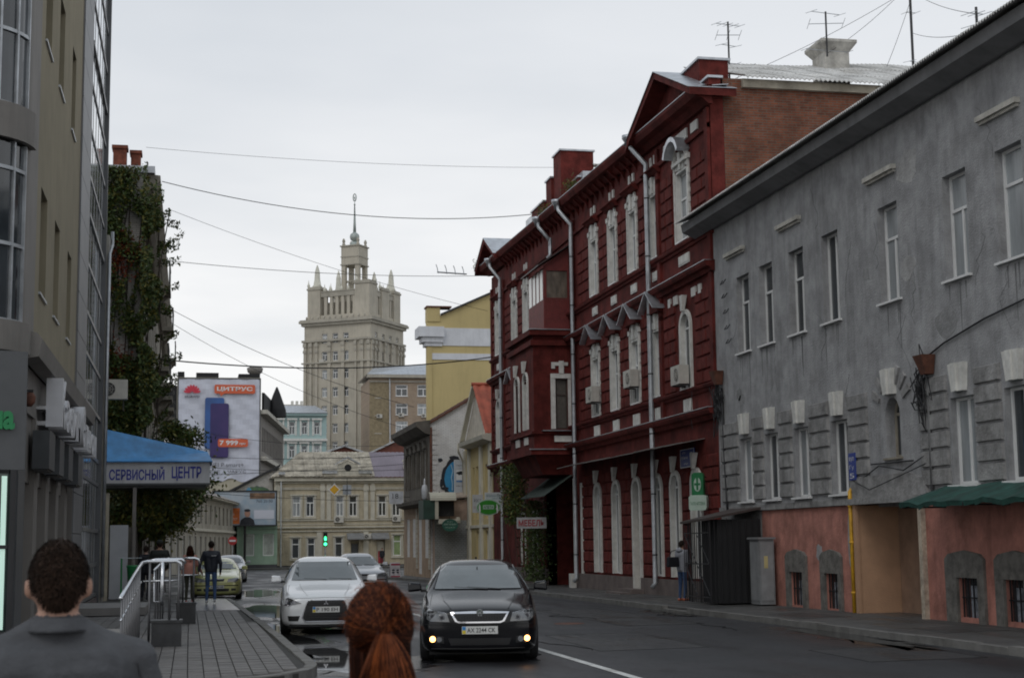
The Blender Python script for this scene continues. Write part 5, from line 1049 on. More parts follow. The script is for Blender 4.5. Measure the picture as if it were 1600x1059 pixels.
# ------------------------------------------------------------ tower
TW = thing('tower', 'stone high-rise tower with cornice, corner obelisks and a tall spire', 'tower', (31.5, 275, -1.2), rot=math.radians(-33.7), local=True)
S_ = 13.6; ZT = 43.2
FTf = Frame((0, 0), (-1, 0), (0, -1)); FTr = Frame((0, 0), (0, 1), (1, 0))
rows = [9+2.0+k*3.3 for k in range(10)]; rows = [3.0+k*3.3 for k in range(12)]
cols_f = [4.75, 7.3, 9.85, ]; cols_f = [5.0, 7.2, 9.4]
of = [(c-.55, c+.55, z, z+1.75) for c in cols_f for z in rows]
cols_r = [2.4, 5.3, 8.2, 11.1]; orr = [(c-.45, c+.45, z, z+1.75) for c in cols_r for z in rows]
mb = MB(); wall(mb, FTf, 0, S_, 0, ZT, of, .4); wall(mb, FTr, 0, S_, 0, ZT, orr, .4)
mb.face([(-S_, 0, 0), (-S_, S_, 0), (-S_, S_, ZT), (-S_, 0, ZT)]); mb.face([(0, S_, 0), (-S_, S_, 0), (-S_, S_, ZT), (0, S_, ZT)]); mb.build('shaft', towerm, TW)
for f_ in of: window(FTf, TW, *f_, -.3, 'cross', t=.12)
for f_ in orr: window(FTr, TW, *f_, -.3, 'cross', t=.12)
for F_ in (FTf, FTr):
    for a, b in ((0, .55), (1.3, 1.9), (2.7, 3.1), (5.2, 5.8), (8.0, 8.6), (10.7, 11.2), (11.9, 12.4), (13.05, 13.6)):
        mb = MB(); mb.fb(F_, a+.002, b-.002, 0, 39.5, 0.001, .32); mb.build('pilaster', towerm, TW); mb = MB(); mb.fb(F_, a-.08, b+.08, 37.6, 38.1, .33, .45); mb.fb(F_, a-.08, b+.08, 38.7, 39.4, .33, .5); mb.build('capital', towerd, TW)
for v, d_, h in ((39.6, .4, .4), (35.6, .42, .25), (42.6, .45, .5), (43.1, .8, .45), (43.55, .65, .2)): mb = MB(); mb.box(-S_-d_, d_, -d_, S_+d_, v, v+h); mb.build('cornice', towerd, TW)
mb = MB(); mb.box(-13.0, -.6, .6, 13.0, 43.75, 44.6); mb.build('attic_base', towerm, TW)
Z1 = 44.6
for (x0, x1, y0, y1, z) in ((-13.2, -10.6, .4, 3.0, 50.0), (-3.4, -.4, .4, 3.4, 50.6), (-3.0, -.4, 10.6, 13.2, 50.0), (-13.2, -10.6, 10.6, 13.2, 50.0), (-.8, -.35, 5.4, 8.4, 49.9)):
    mb = MB(); mb.box(x0, x1, y0, y1, Z1-.8, z-.6); mb.build('corner_block', towerm, TW); mb = MB(); mb.box(x0-.15, x1+.15, y0-.15, y1+.15, z-.6, z-.3); mb.box(x0, x1, y0, y1, z-.3, z); mb.build('block_cap', towerd, TW)
for k in range(6): x = -9.9+k*1.18; mb = MB(); mb.box(x, x+.6, .7, 1.2, Z1, 48.0); mb.build('attic_pier', towerm, TW)
for k in range(6): y = 3.9+k*1.1; mb = MB(); mb.box(-1.2, -.7, y, y+.55, Z1, 48.0); mb.build('attic_pier', towerm, TW)
mb = MB(); mb.box(-10.6, -3.4, .6, 1.3, 48.0, 48.9); mb.box(-1.3, -.6, 3.4, 10.6, 48.0, 48.9); mb.box(-10.6, -3.4, .5, 1.4, 48.9, 49.1); mb.box(-1.4, -.5, 3.4, 10.6, 48.9, 49.1); mb.build('attic_beam', towerd, TW)
mb = MB(); mb.box(-10.4, -3.2, 2.4, 10.4, 44.5, 47.2); mb.build('attic_core', towerd, TW)
for k in range(11): x = -12.8+k*1.2; mb = MB(); mb.lathe((x, -.6, 43.76), [(.14, 0), (.2, .2), (.14, .45), (.05, .55)], 8); mb.build('finial', towerd, TW)
def obelisk(x, y, z, h, r): mb = MB(); mb.lathe((x, y, z), [(r*1.25, 0), (r*1.25, .3), (r, .35), (r*.72, h*.35), (r*.62, h*.62), (r*.66, h*.66), (r*.3, h*.9), (r*.1, h)], 10); mb.build('obelisk', mat('pale_obelisk', (.62, .60, .52), .8, .1, .5), TW)
for x, y, z, h, r in ((-11.9, 1.7, 50.0, 4.3, .75), (-9.0, 4.6, 49.1, 4.4, .7), (-4.2, 9.8, 49.3, 4.4, .7), (-1.7, 11.9, 50.0, 4.3, .75)): obelisk(x, y, z, h, r)
for x, y, z in ((-13.1, .6, 50.0), (-10.8, .6, 50.0), (-10.0, 3.0, 49.1), (-7.6, 3.2, 49.1), (-.6, 3.2, 50.6), (-.6, 5.0, 49.6), (-3.2, 7.2, 49.4), (-.6, 10.8, 50.0), (-.8, 8.6, 49.8), (-2.8, 10.8, 50.0), (-9.9, .9, 49.1), (-8.6, .9, 49.1), (-6.4, .9, 49.1), (-5.0, .9, 49.1), (-.9, 4.4, 49.1), (-.9, 6.4, 49.1), (-.9, 9.6, 49.1), (-12.9, 2.8, 50), (-12.9, 12.8, 50), (-3.2, .7, 50.6)): mb = MB(); mb.lathe((x, y, z), [(.22, 0), (.3, .3), (.1, .8), (.02, 1.4)], 8); mb.build('finial', MATS['pale_obelisk'], TW)
B0 = (-6.8, 6.8); bw_ = 1.6
mb = MB(); mb.box(B0[0]-2.2, B0[0]+2.2, B0[1]-2.2, B0[1]+2.2, 47, 49.6); mb.build('belvedere_base', towerm, TW)
for sx in (-1, 1):
    for sy in (-1, 1):
        cx_, cy_ = B0[0]+sx*1.42, B0[1]+sy*1.42; mb = MB(); mb.box(cx_-.4, cx_+.4, cy_-.4, cy_+.4, 49.6, 54.6); mb.build('belvedere_pier', towerm, TW)
        mb = MB(); mb.lathe((B0[0]+sx*1.5, B0[1]+sy*1.5, 58.3), [(.3, 0), (.34, .2), (.22, .5), (.32, .9), (.2, 1.2), (.05, 1.4)], 8); mb.build('finial', towerd, TW)
mb = MB(); [mb.box(B0[0]-1.2, B0[0]+1.2, B0[1]+q-.1, B0[1]+q+.1, 51.4, 51.6) for q in (-1.3, 1.3)]; [mb.box(B0[0]+q-.1, B0[0]+q+.1, B0[1]-1.2, B0[1]+1.2, 51.4, 51.6) for q in (-1.3, 1.3)]; mb.build('balcony_rail', towerd, TW)
mb = MB(); mb.box(B0[0]-1.85, B0[0]+1.85, B0[1]-1.85, B0[1]+1.85, 54.6, 58.1); mb.build('belvedere_top', towerm, TW); 
for v, d_ in ((54.5, 2.0), (56.0, 1.95), (58.05, 2.05)): mb = MB(); mb.box(B0[0]-d_, B0[0]+d_, B0[1]-d_, B0[1]+d_, v, v+.22); mb.build('cornice', towerd, TW)
sp = mat('spire_metal', (.36, .40, .38), .5, .15, 1, metal=.3)
mb = MB(); mb.lathe((B0[0], B0[1], 58.27), [(.9, 0), (.8, .7), (.5, .9), (.4, 1.0)], 12); mb.lathe((B0[0], B0[1], 59.2), [(.3, 0), (.75, .35), (.93, .9), (.8, 1.4), (.3, 1.8)], 14); mb.build('globe', sp, TW, smooth=True)
mb = MB(); mb.lathe((B0[0], B0[1], 61.0), [(.3, 0), (.22, 2), (.1, 5.2), (.18, 5.25), (.16, 5.4), (.06, 5.6), (.06, 6.3)], 10); mb.build('spire', sp, TW, smooth=True)
ring = [(B0[0]+.38*math.cos(a)*.83, B0[1]-.38*math.cos(a)*.0, 67.7+.7*math.sin(a)) for a in [2*math.pi*k/20 for k in range(21)]]
mb = MB(); mb.tube(ring, .1, 6); mb.face([(B0[0]+.2*math.sin(2*math.pi*k/5*2), B0[1]+.02, 67.7+.35*math.cos(2*math.pi*k/5*2)) for k in range(5)]); mb.build('spire_emblem', sp, TW)
# ------------------------------------------------------------ apartment block beside the tower
ab = thing('apartment_building', 'tan brick apartment block with white windows between the tower and the yellow wall', 'building', (33, 250, -1))
tan = brickmat('tan_brick', (.36, .27, .19), (.30, .22, .16), (.32, .27, .22), 'XZ', .5, .16, dirt=.3, ms=.02); FAB = Frame((28.5, 250), (1, 0), (0, -1))
oa = [(.9+.0, 1.9, z, z+1.7) for z in (13.6, 16.6, 19.5, 22.4, 25.3)] + [(x, x+2.0, z, z+1.9) for x in (4.3, 7.9) for z in (13.7, 16.7, 19.6, 22.5, 25.6)]
oa = [(a, b, c, d_) for a, b, c, d_ in oa]
mb = MB(); wall(mb, FAB, 0, 13, -1, 28.6, oa, .35); mb.box(28.6, 41.4, 250.5, 264, -1, 28.5); mb.build('wall', tan, ab)
for f_ in oa: window(FAB, ab, *f_, -.2, 'cross', t=.14, sill=.1)
mb = MB(); mb.fb(FAB, -.4, 13.4, 28.6, 29.1, -.5, .8); mb.fb(FAB, 0, 13, 27.9, 28.15, 0, .2); mb.build('cornice', towerd, ab); mb = MB(); mb.tube([FAB.p(3.1, 29.0, .7), FAB.p(3.3, 28.3, .3), FAB.p(3.35, 4, .3)], .1, 6); mb.build('downpipe', galv, ab)
mb = MB(); mb.fb(FAB, 0, 3.2, 10, 27.9, .001, .03); mb.build('recess_dark_sheet', mat('dark_ochre_sheet', (.26, .21, .13), .9), ab)  # flat sheet on the wall; the recess's darkness is put into its colour
mb = MB(); mb.hexa([(28, 249.2, 29.12), (42, 249.2, 29.12), (42, 264, 29.12), (28, 264, 29.12), (29.5, 254, 30.6), (41, 254, 31.6), (41, 258, 31.6), (29.5, 258, 30.6)]); mb.build('roof', zinc, ab)
mb = MB(); mb.face([FAB.p(9.0, 29.1, .5), FAB.p(13.5, 29.1, .5), FAB.p(11.5, 31.2, .5)]); mb.build('roof_gable', zinc, ab)
for x, z in ((5.2, 22.2), (8.9, 19.2), (9.0, 22.1), (5.1, 16.4), (1.6, 22.0)): ac_unit(FAB, x, z, {5.2: 'white satellite dish box under an upper window of the tan apartment block', 8.9: 'air conditioner under the right-hand middle window of the tan apartment block', 9.0: 'air conditioner under the right-hand upper window of the tan apartment block', 5.1: 'air conditioner low on the central column of the tan apartment block', 1.6: 'air conditioner beside the narrow windows next to the tower'}[x], 0, 'air conditioners on the tan apartment block', 1.1)
for z, x in ((36.5-.0, 9.8), (12.2, 9.8), (9.0, 6.9), (5.7, 9.8)):
    mb = MB(); mb.fb(FTf, x-.5, x+.5, z-.9, z-.2, 0, .4); mb.build('air_conditioner_box', acm, TW)
# ------------------------------------------------------------ yellow building
yb = thing('yellow_building', 'tall yellow rendered building with white bands and a sloping gable', 'building', (22, 118, -.5))
YY = 118.0; FY = Frame((18.0, YY), (1, 0), (0, -1))
mb = MB(); mb.prism(FY, [(0, -1), (14, -1), (14, 25.2), (6.2, 21.7), (.9, 19.3), (0, 19.3)], -.9, 0); mb.box(21, 32, YY+.9, YY+13, -1, 20.2); mb.build('wall', yellow, yb)
mb = MB(); mb.hexa([(19.0, YY-.25, 19.35), (32, YY-.25, 25.2), (32, YY+13, 25.2), (21, YY+13, 20.2), (19.0, YY-.25, 19.5), (32, YY-.25, 25.35), (32, YY+13, 25.35), (21, YY+13, 20.4)]); mb.build('roof', blackm, yb)
mb = MB(); mb.box(17.98, 19.0, YY-.1, YY+1.0, 18.9, 20.0); mb.build('parapet_block', yellow, yb); mb = MB(); mb.box(17.9, 19.9, YY-.2, YY+1.1, 20.0, 20.12); mb.build('parapet_cap', rust, yb)
mb = MB(); mb.fb(FY, 1.2, 14, 17.0, 18.4, .001, .06); mb.fb(FY, 0, 14, 15.9, 16.4, .001, .06); mb.build('white_band', mat('band_white', (.62, .63, .66), .8, .1, 1, streak=.2), yb)
mb = MB(); [mb.box(18-a, 19.15+b, YY-c_, YY+1+a, z0, z1) for a, b, c_, z0, z1 in ((.2, 0, .15, 16.95, 17.25), (.45, .05, .3, 17.25, 17.65), (.75, .1, .5, 17.65, 18.45))]; mb.build('cornice_return', MATS['band_white'], yb)
mb = MB(); mb.fb(FY, -.06, .35, -1, 16.85, -.3, .08); mb.build('corner_pilaster', yellow, yb)
# ------------------------------------------------------------ old grey house with painted brick gable (J)
jb = thing('old_grey_house', 'old dark grey house whose white brick gable wall carries a blue mural', 'house', (13, 86, -.2))
FJ = Frame((12.65, 0), (.055, 1), (-1, .055)); FJ = Frame((12.65, 82.2), (0, 1), (-1, 0)); FJs = Frame((12.65, 82.2), (1, 0), (0, -1))
jg = mat('soot_stucco', (.14, .125, .105), .9, .3, 1.2, .6, 14, streak=.4)
jops = [(1.2+k*1.75, 2.0+k*1.75, 4.9, 6.6) for k in range(5)]
mb = MB(); wall(mb, FJ, 0, 10.5, 3.9, 8.0, jops, .25); mb.build('facade', jg, jb)
for f_ in jops: window(FJ, jb, *f_, -.2, 'cross', fm=jg, gm=darkvoid); mb = MB(); mb.prism(FJ, [(f_[0]-.15, 6.85), (f_[1]+.15, 6.85), ((f_[0]+f_[1])/2, 7.3)], 0, .15); mb.fb(FJ, f_[0]-.25, f_[0]-.08, 4.8, 6.8, 0, .1); mb.fb(FJ, f_[1]+.08, f_[1]+.25, 4.8, 6.8, 0, .1); mb.build('window_hood', jg, jb)
lo_ = [(.8, 2.0, .9, 3.1), (3.2, 4.4, .0, 3.1), (5.6, 6.8, .9, 3.1), (8.0, 9.2, .9, 3.1)]
jp = mat('peach_stucco', (.40, .29, .2), .9, .25, 1.5, streak=.3)
mb = MB(); wall(mb, FJ, 0, 10.5, -.5, 3.7, lo_, .25); mb.build('shop_front', jp, jb)
for f_ in lo_: window(FJ, jb, *f_, -.2, 'cross', fm=rust)
for k in range(12): mb = MB(); mb.fb(FJ, .02, .4, .3+k*.28, .3+k*.28+.24, 0, .06); mb.build('quoin', creamw, jb); mb = MB(); mb.fb(FJ, 4.7, 5.1, .3+k*.28, .3+k*.28+.24, 0, .06); mb.build('quoin', creamw, jb)
mb = MB(); mb.profile(FJ, [(0, 3.7), (.45, 3.85), (.5, 4.05), (0, 4.1)], -.1, 10.5); mb.profile(FJ, [(0, 7.5), (.3, 7.6), (.75, 7.95), (.8, 8.2), (0, 8.3)], -.1, 10.5); mb.build('cornice', jg, jb)
wbk = brickmat('painted_brick', (.74, .73, .71), (.68, .67, .66), (.5, .49, .48), 'XZ', dirt=.35)
mb = MB(); mb.prism(FJs, [(.02, -.4), (7, -.4), (7, 11.5), (2.4, 9.6), (1.3, 8.85), (.02, 8.1)], -10.4, -.001); mb.build('gable_wall', wbk, jb)
for k in range(16): xa = .0+k*.4; za = 8.12+k*.235; mb = MB(); mb.hexa([FJs.p(xa, za, .15), FJs.p(xa+.42, za+.2, .15), FJs.p(xa+.42, za+.2, -10), FJs.p(xa, za, -10), FJs.p(xa, za+.1, .15), FJs.p(xa+.42, za+.3, .15), FJs.p(xa+.42, za+.3, -10), FJs.p(xa, za+.1, -10)]); mb.build('roof_tile_course', rust, jb)
mb = MB(); mb.fb(FJs, -.02, .1, 3.9, 7.9, 0, .08); mb.build('downpipe', rust, jb)
for k in range(15): mb = MB(); mb.fb(FJs, .12, .12+(.3 if k % 2 else .2), 4.0+k*.27, 4.22+k*.27, .001, .04); mb.build('quoin', wbk, jb)
mu = thing('mural', 'blue painted globe mural with dark splashes on the white brick gable', 'mural', FJs.p(1.6, 4.3, .02)); rr = random.Random(3)
def blob(cx_, cy_, rx, ry, n=26, j=.12, seed=1): r_ = random.Random(seed); return [(cx_+rx*math.cos(2*math.pi*k/n)*(1+r_.uniform(-j, j)), cy_+ry*math.sin(2*math.pi*k/n)*(1+r_.uniform(-j, j))) for k in range(n)]
dk = mat('mural_black', (.02, .022, .03), .7)
mb = MB(); mb.prism(FJs, blob(1.42, 5.2, .82, 1.08, j=.1, seed=2), .002, .006); mb.build('dark_rim', dk, mu)
mb = MB(); mb.prism(FJs, blob(1.52, 5.15, .74, .95, j=.02, seed=3), .007, .011); mb.build('blue_disc', mat('mural_blue', (.02, .17, .36), .6, .5, 1.8, col2=(.04, .27, .5)), mu)
mb = MB(); mb.tube([FJs.p(1.2+.12*math.sin(q*3), 4.5+q*.35, .02) for q in range(5)], .035, 4); mb.build('pale_streak', mat('mural_pale', (.35, .5, .6), .7), mu)
for k, (x, y, rx, ry) in enumerate(((.55, 6.15, .13, .1), (.48, 4.32, .07, .13), (.62, 4.9, .1, .25), (.8, 4.62, .22, .09), (1.3, 6.28, .3, .09))): mb = MB(); mb.prism(FJs, blob(x, y, rx, ry, 12, .2, k), .0125, .016); mb.build('splash', dk, mu)
t = signboard('vertical_signboard', 'tall pale signboard with black arrow over the blue mural', 'sign', FJs, 1.28, 2.0, 4.05, 6.15, .1, .06, mat('pale_sign', (.48, .5, .53), .5, .1), wpaint)
mb = MB(); mb.fb(FJs, 1.4, 1.88, 5.05, 5.6, .165, .17); mb.build('picture_panel', wpaint, t); mb = MB(); mb.prism(FJs, blob(1.6, 5.42, .16, .1, 10, .4, 5), .171, .174); mb.build('print', dk, t); mb = MB(); mb.fb(FJs, 1.4, 1.88, 4.95, 5.04, .165, .17); mb.build('blue_strip', mat('sign_skyblue', (.12, .25, .5), .5), t)
mb = MB(); mb.prism(FJs, [(1.38, 4.26), (1.7, 4.26), (1.7, 4.2), (1.88, 4.3), (1.7, 4.4), (1.7, 4.34), (1.38, 4.34)], .162, .166); mb.build('arrow', dk, t); letters(t, 'студія краси', FJs, 1.4, 5.8, .162, .48, .09, dk); letters(t, 'вхід у двір', FJs, 1.4, 4.7, .162, .48, .09, dk)
# low annexe in front of the gable
an = thing('annexe', 'low peach-coloured annexe at the foot of the white brick gable', 'building', (14, 81.5, -.1)); FAn = Frame((12.75, 81.4), (1, 0), (0, -1))
mb = MB(); wall(mb, FAn, 0, 2.9, -.4, 4.0, [(.7, 1.15, .2, 2.5)], .2); mb.box(12.8, 15.6, 81.62, 82.15, -.4, 3.95); mb.face([(12.75, 81.4, -.4), (12.75, 82.15, -.4), (12.75, 82.15, 4), (12.75, 81.4, 4)]); mb.build('wall', mat('peach_render', (.44, .32, .25), .9, .2, 2, streak=.3), an)
mb = MB(); mb.hexa([(12.7, 81.2, 3.95), (15.6, 81.2, 4.2), (15.6, 82.15, 4.5), (12.7, 82.15, 4.2), (12.7, 81.2, 4.02), (15.6, 81.2, 4.27), (15.6, 82.15, 4.57), (12.7, 82.15, 4.27)]); mb.build('roof', mat('peeling_roof', (.4, .33, .27), .85, .4, 3), an); mb = MB(); mb.fb(FAn, 0, 1.9, .0, 2.9, .001, .03); mb.build('grey_tiling', brickmat('grey_tile', (.33, .34, .33), (.3, .31, .3), (.2, .2, .2), 'XZ', .2, .1), an)
mb = MB(); mb.box(13.45, 13.9, 81.6, 81.62, .2, 2.5); mb.build('door', dgrey, an); mb = MB(); mb.fb(FAn, 1.95, 2.9, 3.35, 3.45, 0, .1); mb.build('string_course', creamw, an)
kb = thing('projecting_balcony_box', 'dark green boxed kiosk balcony with a rounded cream hood on the corner', 'kiosk', (12.6, 81, 3))
mb = MB(); mb.box(12.0, 12.62, 80.4, 82.1, 2.95, 3.95); mb.build('green_box', mat('dark_green_box', (.025, .06, .045), .6, .3, 3), kb); mb = MB()
for k in range(6):
    a, b = math.pi/2*k/6, math.pi/2*(k+1)/6; P = lambda q, y: (12.45+1.1*math.sin(0)+.0, y, 0)
    y0, z0 = 80.3+.55*(1-math.cos(a)), 3.92+.42*math.sin(a); y1, z1 = 80.3+.55*(1-math.cos(b)), 3.92+.42*math.sin(b)
    mb.hexa([(12.35, y0, z0), (13.75, y0, z0), (13.75, y1, z1), (12.35, y1, z1), (12.35, y0, z0+.03), (13.75, y0, z0+.03), (13.75, y1+.02, z1+.03), (12.35, y1+.02, z1+.03)])
mb.build('hood', mat('cream_hood', (.52, .50, .42), .6, .1), kb); mb = MB(); mb.box(12.62, 12.8, 80.35, 80.45, 2.95, 3.92); mb.build('post', creamw, kb); mb = MB(); mb.box(12.82, 13.7, 80.75, 80.8, 3.1, 3.9); mb.build('dark_opening', darkvoid, kb); mb = MB(); mb.box(12.8, 13.75, 80.3, 81.35, 2.7, 2.95); mb.lathe((13.9, 80.7, 2.75), [(.12, 0), (.15, .1), (.1, .3)], 8); mb.build('floor_slab', creamw, kb)
t = thing('oval_sign', 'dark green oval shop sign hanging under the boxed balcony', 'sign', (13.2, 79.5, 2.3)); FO2 = Frame((12.5, 79.5), (1, 0), (0, -1)); mb = MB(); mb.prism(FO2, [(.75+.42*math.cos(2*math.pi*k/24), 2.62+.32*math.sin(2*math.pi*k/24)) for k in range(24)], 0, .08); mb.build('panel', mat('dark_teal', (.02, .10, .07), .5), t); letters(t, 'МАГАЗИН', FO2, .43, 2.62, .082, .64, .09, lg_); letters(t, 'ПРОДУКТИ', FO2, .5, 2.46, .082, .5, .07, lg_); letters(t, 'На розі', FO2, .6, 2.76, .082, .3, .07, lg_); mb = MB(); mb.tube([(13.25, 79.54, 2.94), (13.25, 79.54, 3.2), (13.25, 80.4, 3.2)], .015, 5); mb.build('bracket', blackm, t)
t = thing('wall_lantern', 'frosted white lantern with a spike on the dark house corner', 'lamp', (12.1, 81.0, 4.0)); mb = MB(); mb.lathe((12.1, 80.6, 3.95), [(.06, 0), (.14, .1), (.16, .55), (.13, .75), (.04, .85), (.05, .95), (.01, 1.15)], 12); mb.build('glass', mat('frosted', (.6, .62, .66), .3), t, smooth=True); mb = MB(); mb.tube([(12.1, 80.6, 3.95), (12.1, 80.7, 3.8), (12.65, 82.2, 3.85)], .02, 5); mb.build('bracket', blackm, t)
t = signboard('small_wall_sign', 'small white square sign projecting from the far end of the old grey house', 'sign', Frame((11.3, 90), (1, 0), (0, -1)), .1, .95, 4.0, 4.75, 0, .08, mat('white_sign', (.6, .62, .66), .5), wpaint); letters(t, '18', Frame((11.3, 90), (1, 0), (0, -1)), .3, 4.3, .083, .35, .3, dt)
mb = MB(); mb.tube([(12.2, 90, 4.4), (12.64, 90, 4.4)], .02, 5); mb.build('bracket', blackm, t)
t = thing('pavement_sign', 'white A-board with red header standing at the far right kerb', 'sign', (11.0, 86, -.15)); FA2 = Frame((11.0, 86.5), (1, 0), (0, -1)); z0 = gz(86.5)+.02
mb = MB(); mb.hexa([FA2.p(0, z0, .35), FA2.p(.55, z0, .35), FA2.p(.55, z0, .31), FA2.p(0, z0, .31), FA2.p(0, z0+.9, .03), FA2.p(.55, z0+.9, .03), FA2.p(.55, z0+.9, 0), FA2.p(0, z0+.9, 0)]); mb.hexa([FA2.p(0, z0, -.31), FA2.p(.55, z0, -.31), FA2.p(.55, z0, -.35), FA2.p(0, z0, -.35), FA2.p(0, z0+.9, -.01), FA2.p(.55, z0+.9, -.01), FA2.p(.55, z0+.9, -.03), FA2.p(0, z0+.9, -.03)]); mb.build('board', mat('aboard', (.45, .42, .44), .6), t)
mb = MB(); mb.box(11.02, 11.53, 86.1, 86.13, z0+.74, z0+.84); mb.box(11.02, 11.53, 86.1, 86.13, z0+.1, z0+.17); mb.build('red_strip', mat('sign_crimson', (.32, .03, .06), .6), t)
mb = MB(); [mb.prism(FA2, blob(.15+.25*(k % 2), z0+.35+.13*(k//2), .08, .05, 8, .2, k), .34, .345) for k in range(4)]; mb.build('print', dk, t)
# ------------------------------------------------------------ cream house with red tiled gable (K)
kbd = thing('cream_house', 'narrow pale yellow house with pilasters and a steep red tiled gable', 'house', (14.5, 78.5, -.2))
ky = mat('pale_yellow', (.55, .44, .22), .88, .12, 1, streak=.2); kw = mat('warm_white', (.60, .57, .48), .85, .12, 1, streak=.25)
ko = [(75.5, 76.1, 2.9, 5.6), (78.0, 78.6, 2.9, 5.6), (79.0, 79.5, 2.9, 5.6), (81.0, 81.4, 2.9, 5.4)]; ko2 = [(75.4, 76.2, .1, 2.3), (78.0, 78.7, .1, 2.3), (80.8, 81.3, .1, 2.3)]
mb = MB(); wall(mb, FR, 74.0, 81.9, -.5, 6.9, ko+ko2, .2); mb.box(14.9, 22, 74.05, 81.8, -.4, 6.8); mb.face([(14.5, 81.9, -.5), (20, 81.9, -.5), (20, 81.9, 6.9), (14.5, 81.9, 6.9)]); mb.build('wall', ky, kbd)
for f_ in ko: window(FR, kbd, *f_, -.18, 'tee', gm=mat('blind_window', (.30, .24, .12), .8))
for f_ in ko2: window(FR, kbd, *f_, -.18, 'cross')
for a, b in ((74.2, 74.7), (76.7, 77.2), (80.1, 80.6), (81.5, 81.88)): mb = MB(); mb.fb(FR, a, b, -.3, 6.6, 0, .12); mb.build('pilaster', kw, kbd)
mb = MB(); mb.profile(FR, [(0, 6.6), (.5, 6.75), (.55, 6.95), (0, 7.05)], 74.0, 80.9); mb.fb(FR, 74.0, 81.9, 2.45, 2.6, 0, .08); mb.build('cornice', kw, kbd)
tile = mat('red_roof_tile', (.42, .10, .055), .7, .25, 2, .2)
mb = MB(); mb.prism(Frame((14.35, 0), (0, 1), (-1, 0)), [(74.2, 6.95), (80.9, 6.95), (77.4, 9.6)], -5, 0); mb.build('gable', mat('pale_gable', (.55, .50, .42), .8), kbd)
def tiler(mb):
    for r in range(2): pass
FRoof = None
rowsn, coln = 11, 7
for r in range(rowsn):       # south slope that faces the camera: one object per tile
    for c in range(8):
        def tf(mb):
            for q in range(6):
                a, b = q*.075, (q+1)*.075; za, zb = .045*math.sin(math.pi*q/3), .045*math.sin(math.pi*(q+1)/3)
                mb.face([(a, 0, za), (b, 0, zb), (b, .28, zb+.27), (a, .28, za+.27)]); mb.face([(a, 0, za), (b, 0, zb), (b, 0, zb-.05), (a, 0, za-.05)])
        inst('roof_tile', ('k',), tf, tile, (14.15+c*.45, 74.15+r*.30, 7.05+r*.24), kbd)
mb = MB(); mb.tube([(14.1, 77.5, 9.78), (18, 77.5, 9.78)], .1, 8); mb.build('ridge', tile, kbd)
mb = MB(); mb.hexa([(14.1, 77.5, 9.6), (14.34, 77.5, 9.6), (14.34, 81.2, 6.95), (14.1, 81.2, 6.95), (14.1, 77.5, 9.78), (14.34, 77.5, 9.78), (14.34, 81.2, 7.12), (14.1, 81.2, 7.12)]); mb.build('barge_board', kw, kbd)
mb = MB(); mb.tube([FR.p(80.9, 6.9, .55), FR.p(81.0, 6.5, .5), FR.p(81.8, 6.0, .12), FR.p(81.8, .1, .12)], .05, 8); mb.build('downpipe', kw, kbd, smooth=True)
FK = Frame((12.5, 71.8), (1, 0), (0, -1))
t = signboard('medical_centre_sign', 'pale projecting sign for a medical centre above the green oval', 'sign', FK, 1.15, 1.98, 3.2, 4.05, 0, .1, mat('pale_sign2', (.52, .56, .56), .5, .1), wpaint); tg = mat('sign_teal', (.06, .2, .22), .5); letters(t, 'МЕДИЦИНСКИЙ', FK, 1.2, 3.84, .108, .72, .11, tg); letters(t, 'ЦЕНТР', FK, 1.5, 3.72, .108, .4, .08, tg); mb = MB(); mb.fb(FK, 1.2, 1.94, 3.23, 3.5, .101, .106); mb.build('green_strip', lg_, t); mb = MB(); mb.tube([(14.4, 71.85, 3.9), (14.5, 71.85, 3.9)], .02, 5); mb.build('bracket', blackm, t)
t = thing('oval_sign', 'bright green oval sign with white rim in front of the cream house', 'sign', FK.p(1.4, 2.9, .3)); mb = MB(); mb.prism(FK, [(1.28+.58*math.cos(2*math.pi*k/28), 3.35+.38*math.sin(2*math.pi*k/28)) for k in range(28)], .14, .22); mb.build('rim', lg_, t); mb = MB(); mb.prism(FK, [(1.28+.53*math.cos(2*math.pi*k/28), 3.35+.33*math.sin(2*math.pi*k/28)) for k in range(28)], .221, .235); mb.build('green_oval', mat('bright_green', (.03, .25, .02), .45, .1), t)
mb = MB(); mb.fb(FK, 1.02, 1.54, 3.26, 3.46, .236, .24); mb.build('band', lg_, t); letters(t, 'АПЕТА', FK, 1.05, 3.29, .242, .46, .13, gsign, bold=.03); mb = MB(); [mb.prism(FK, blob(1.28+s_*.42, 3.3, .05, .2, 10, .3, 4), .236, .24) for s_ in (-1, 1)]; mb.build('pale_figure', wpaint, t); mb = MB(); mb.tube([FK.p(1.3, 3.4, .1), (14.5, 71.9, 3.4)], .02, 5); mb.build('bracket', blackm, t)
t = signboard('small_notice_sign', 'small faded white sign left of the green oval', 'sign', FK, .55, 1.05, 3.1, 3.95, .02, .06, mat('faded_sign', (.5, .5, .5), .6, .15), None); letters(t, 'РОСТ', FK, .62, 3.6, .083, .34, .14, dt); letters(t, 'ОПТИКА', FK, .6, 3.3, .083, .38, .1, mat('faded_red', (.3, .1, .1), .6)); mb = MB(); mb.tube([FK.p(.8, 3.5, 0), (14.5, 72.0, 3.5)], .015, 5); mb.build('bracket', blackm, t)
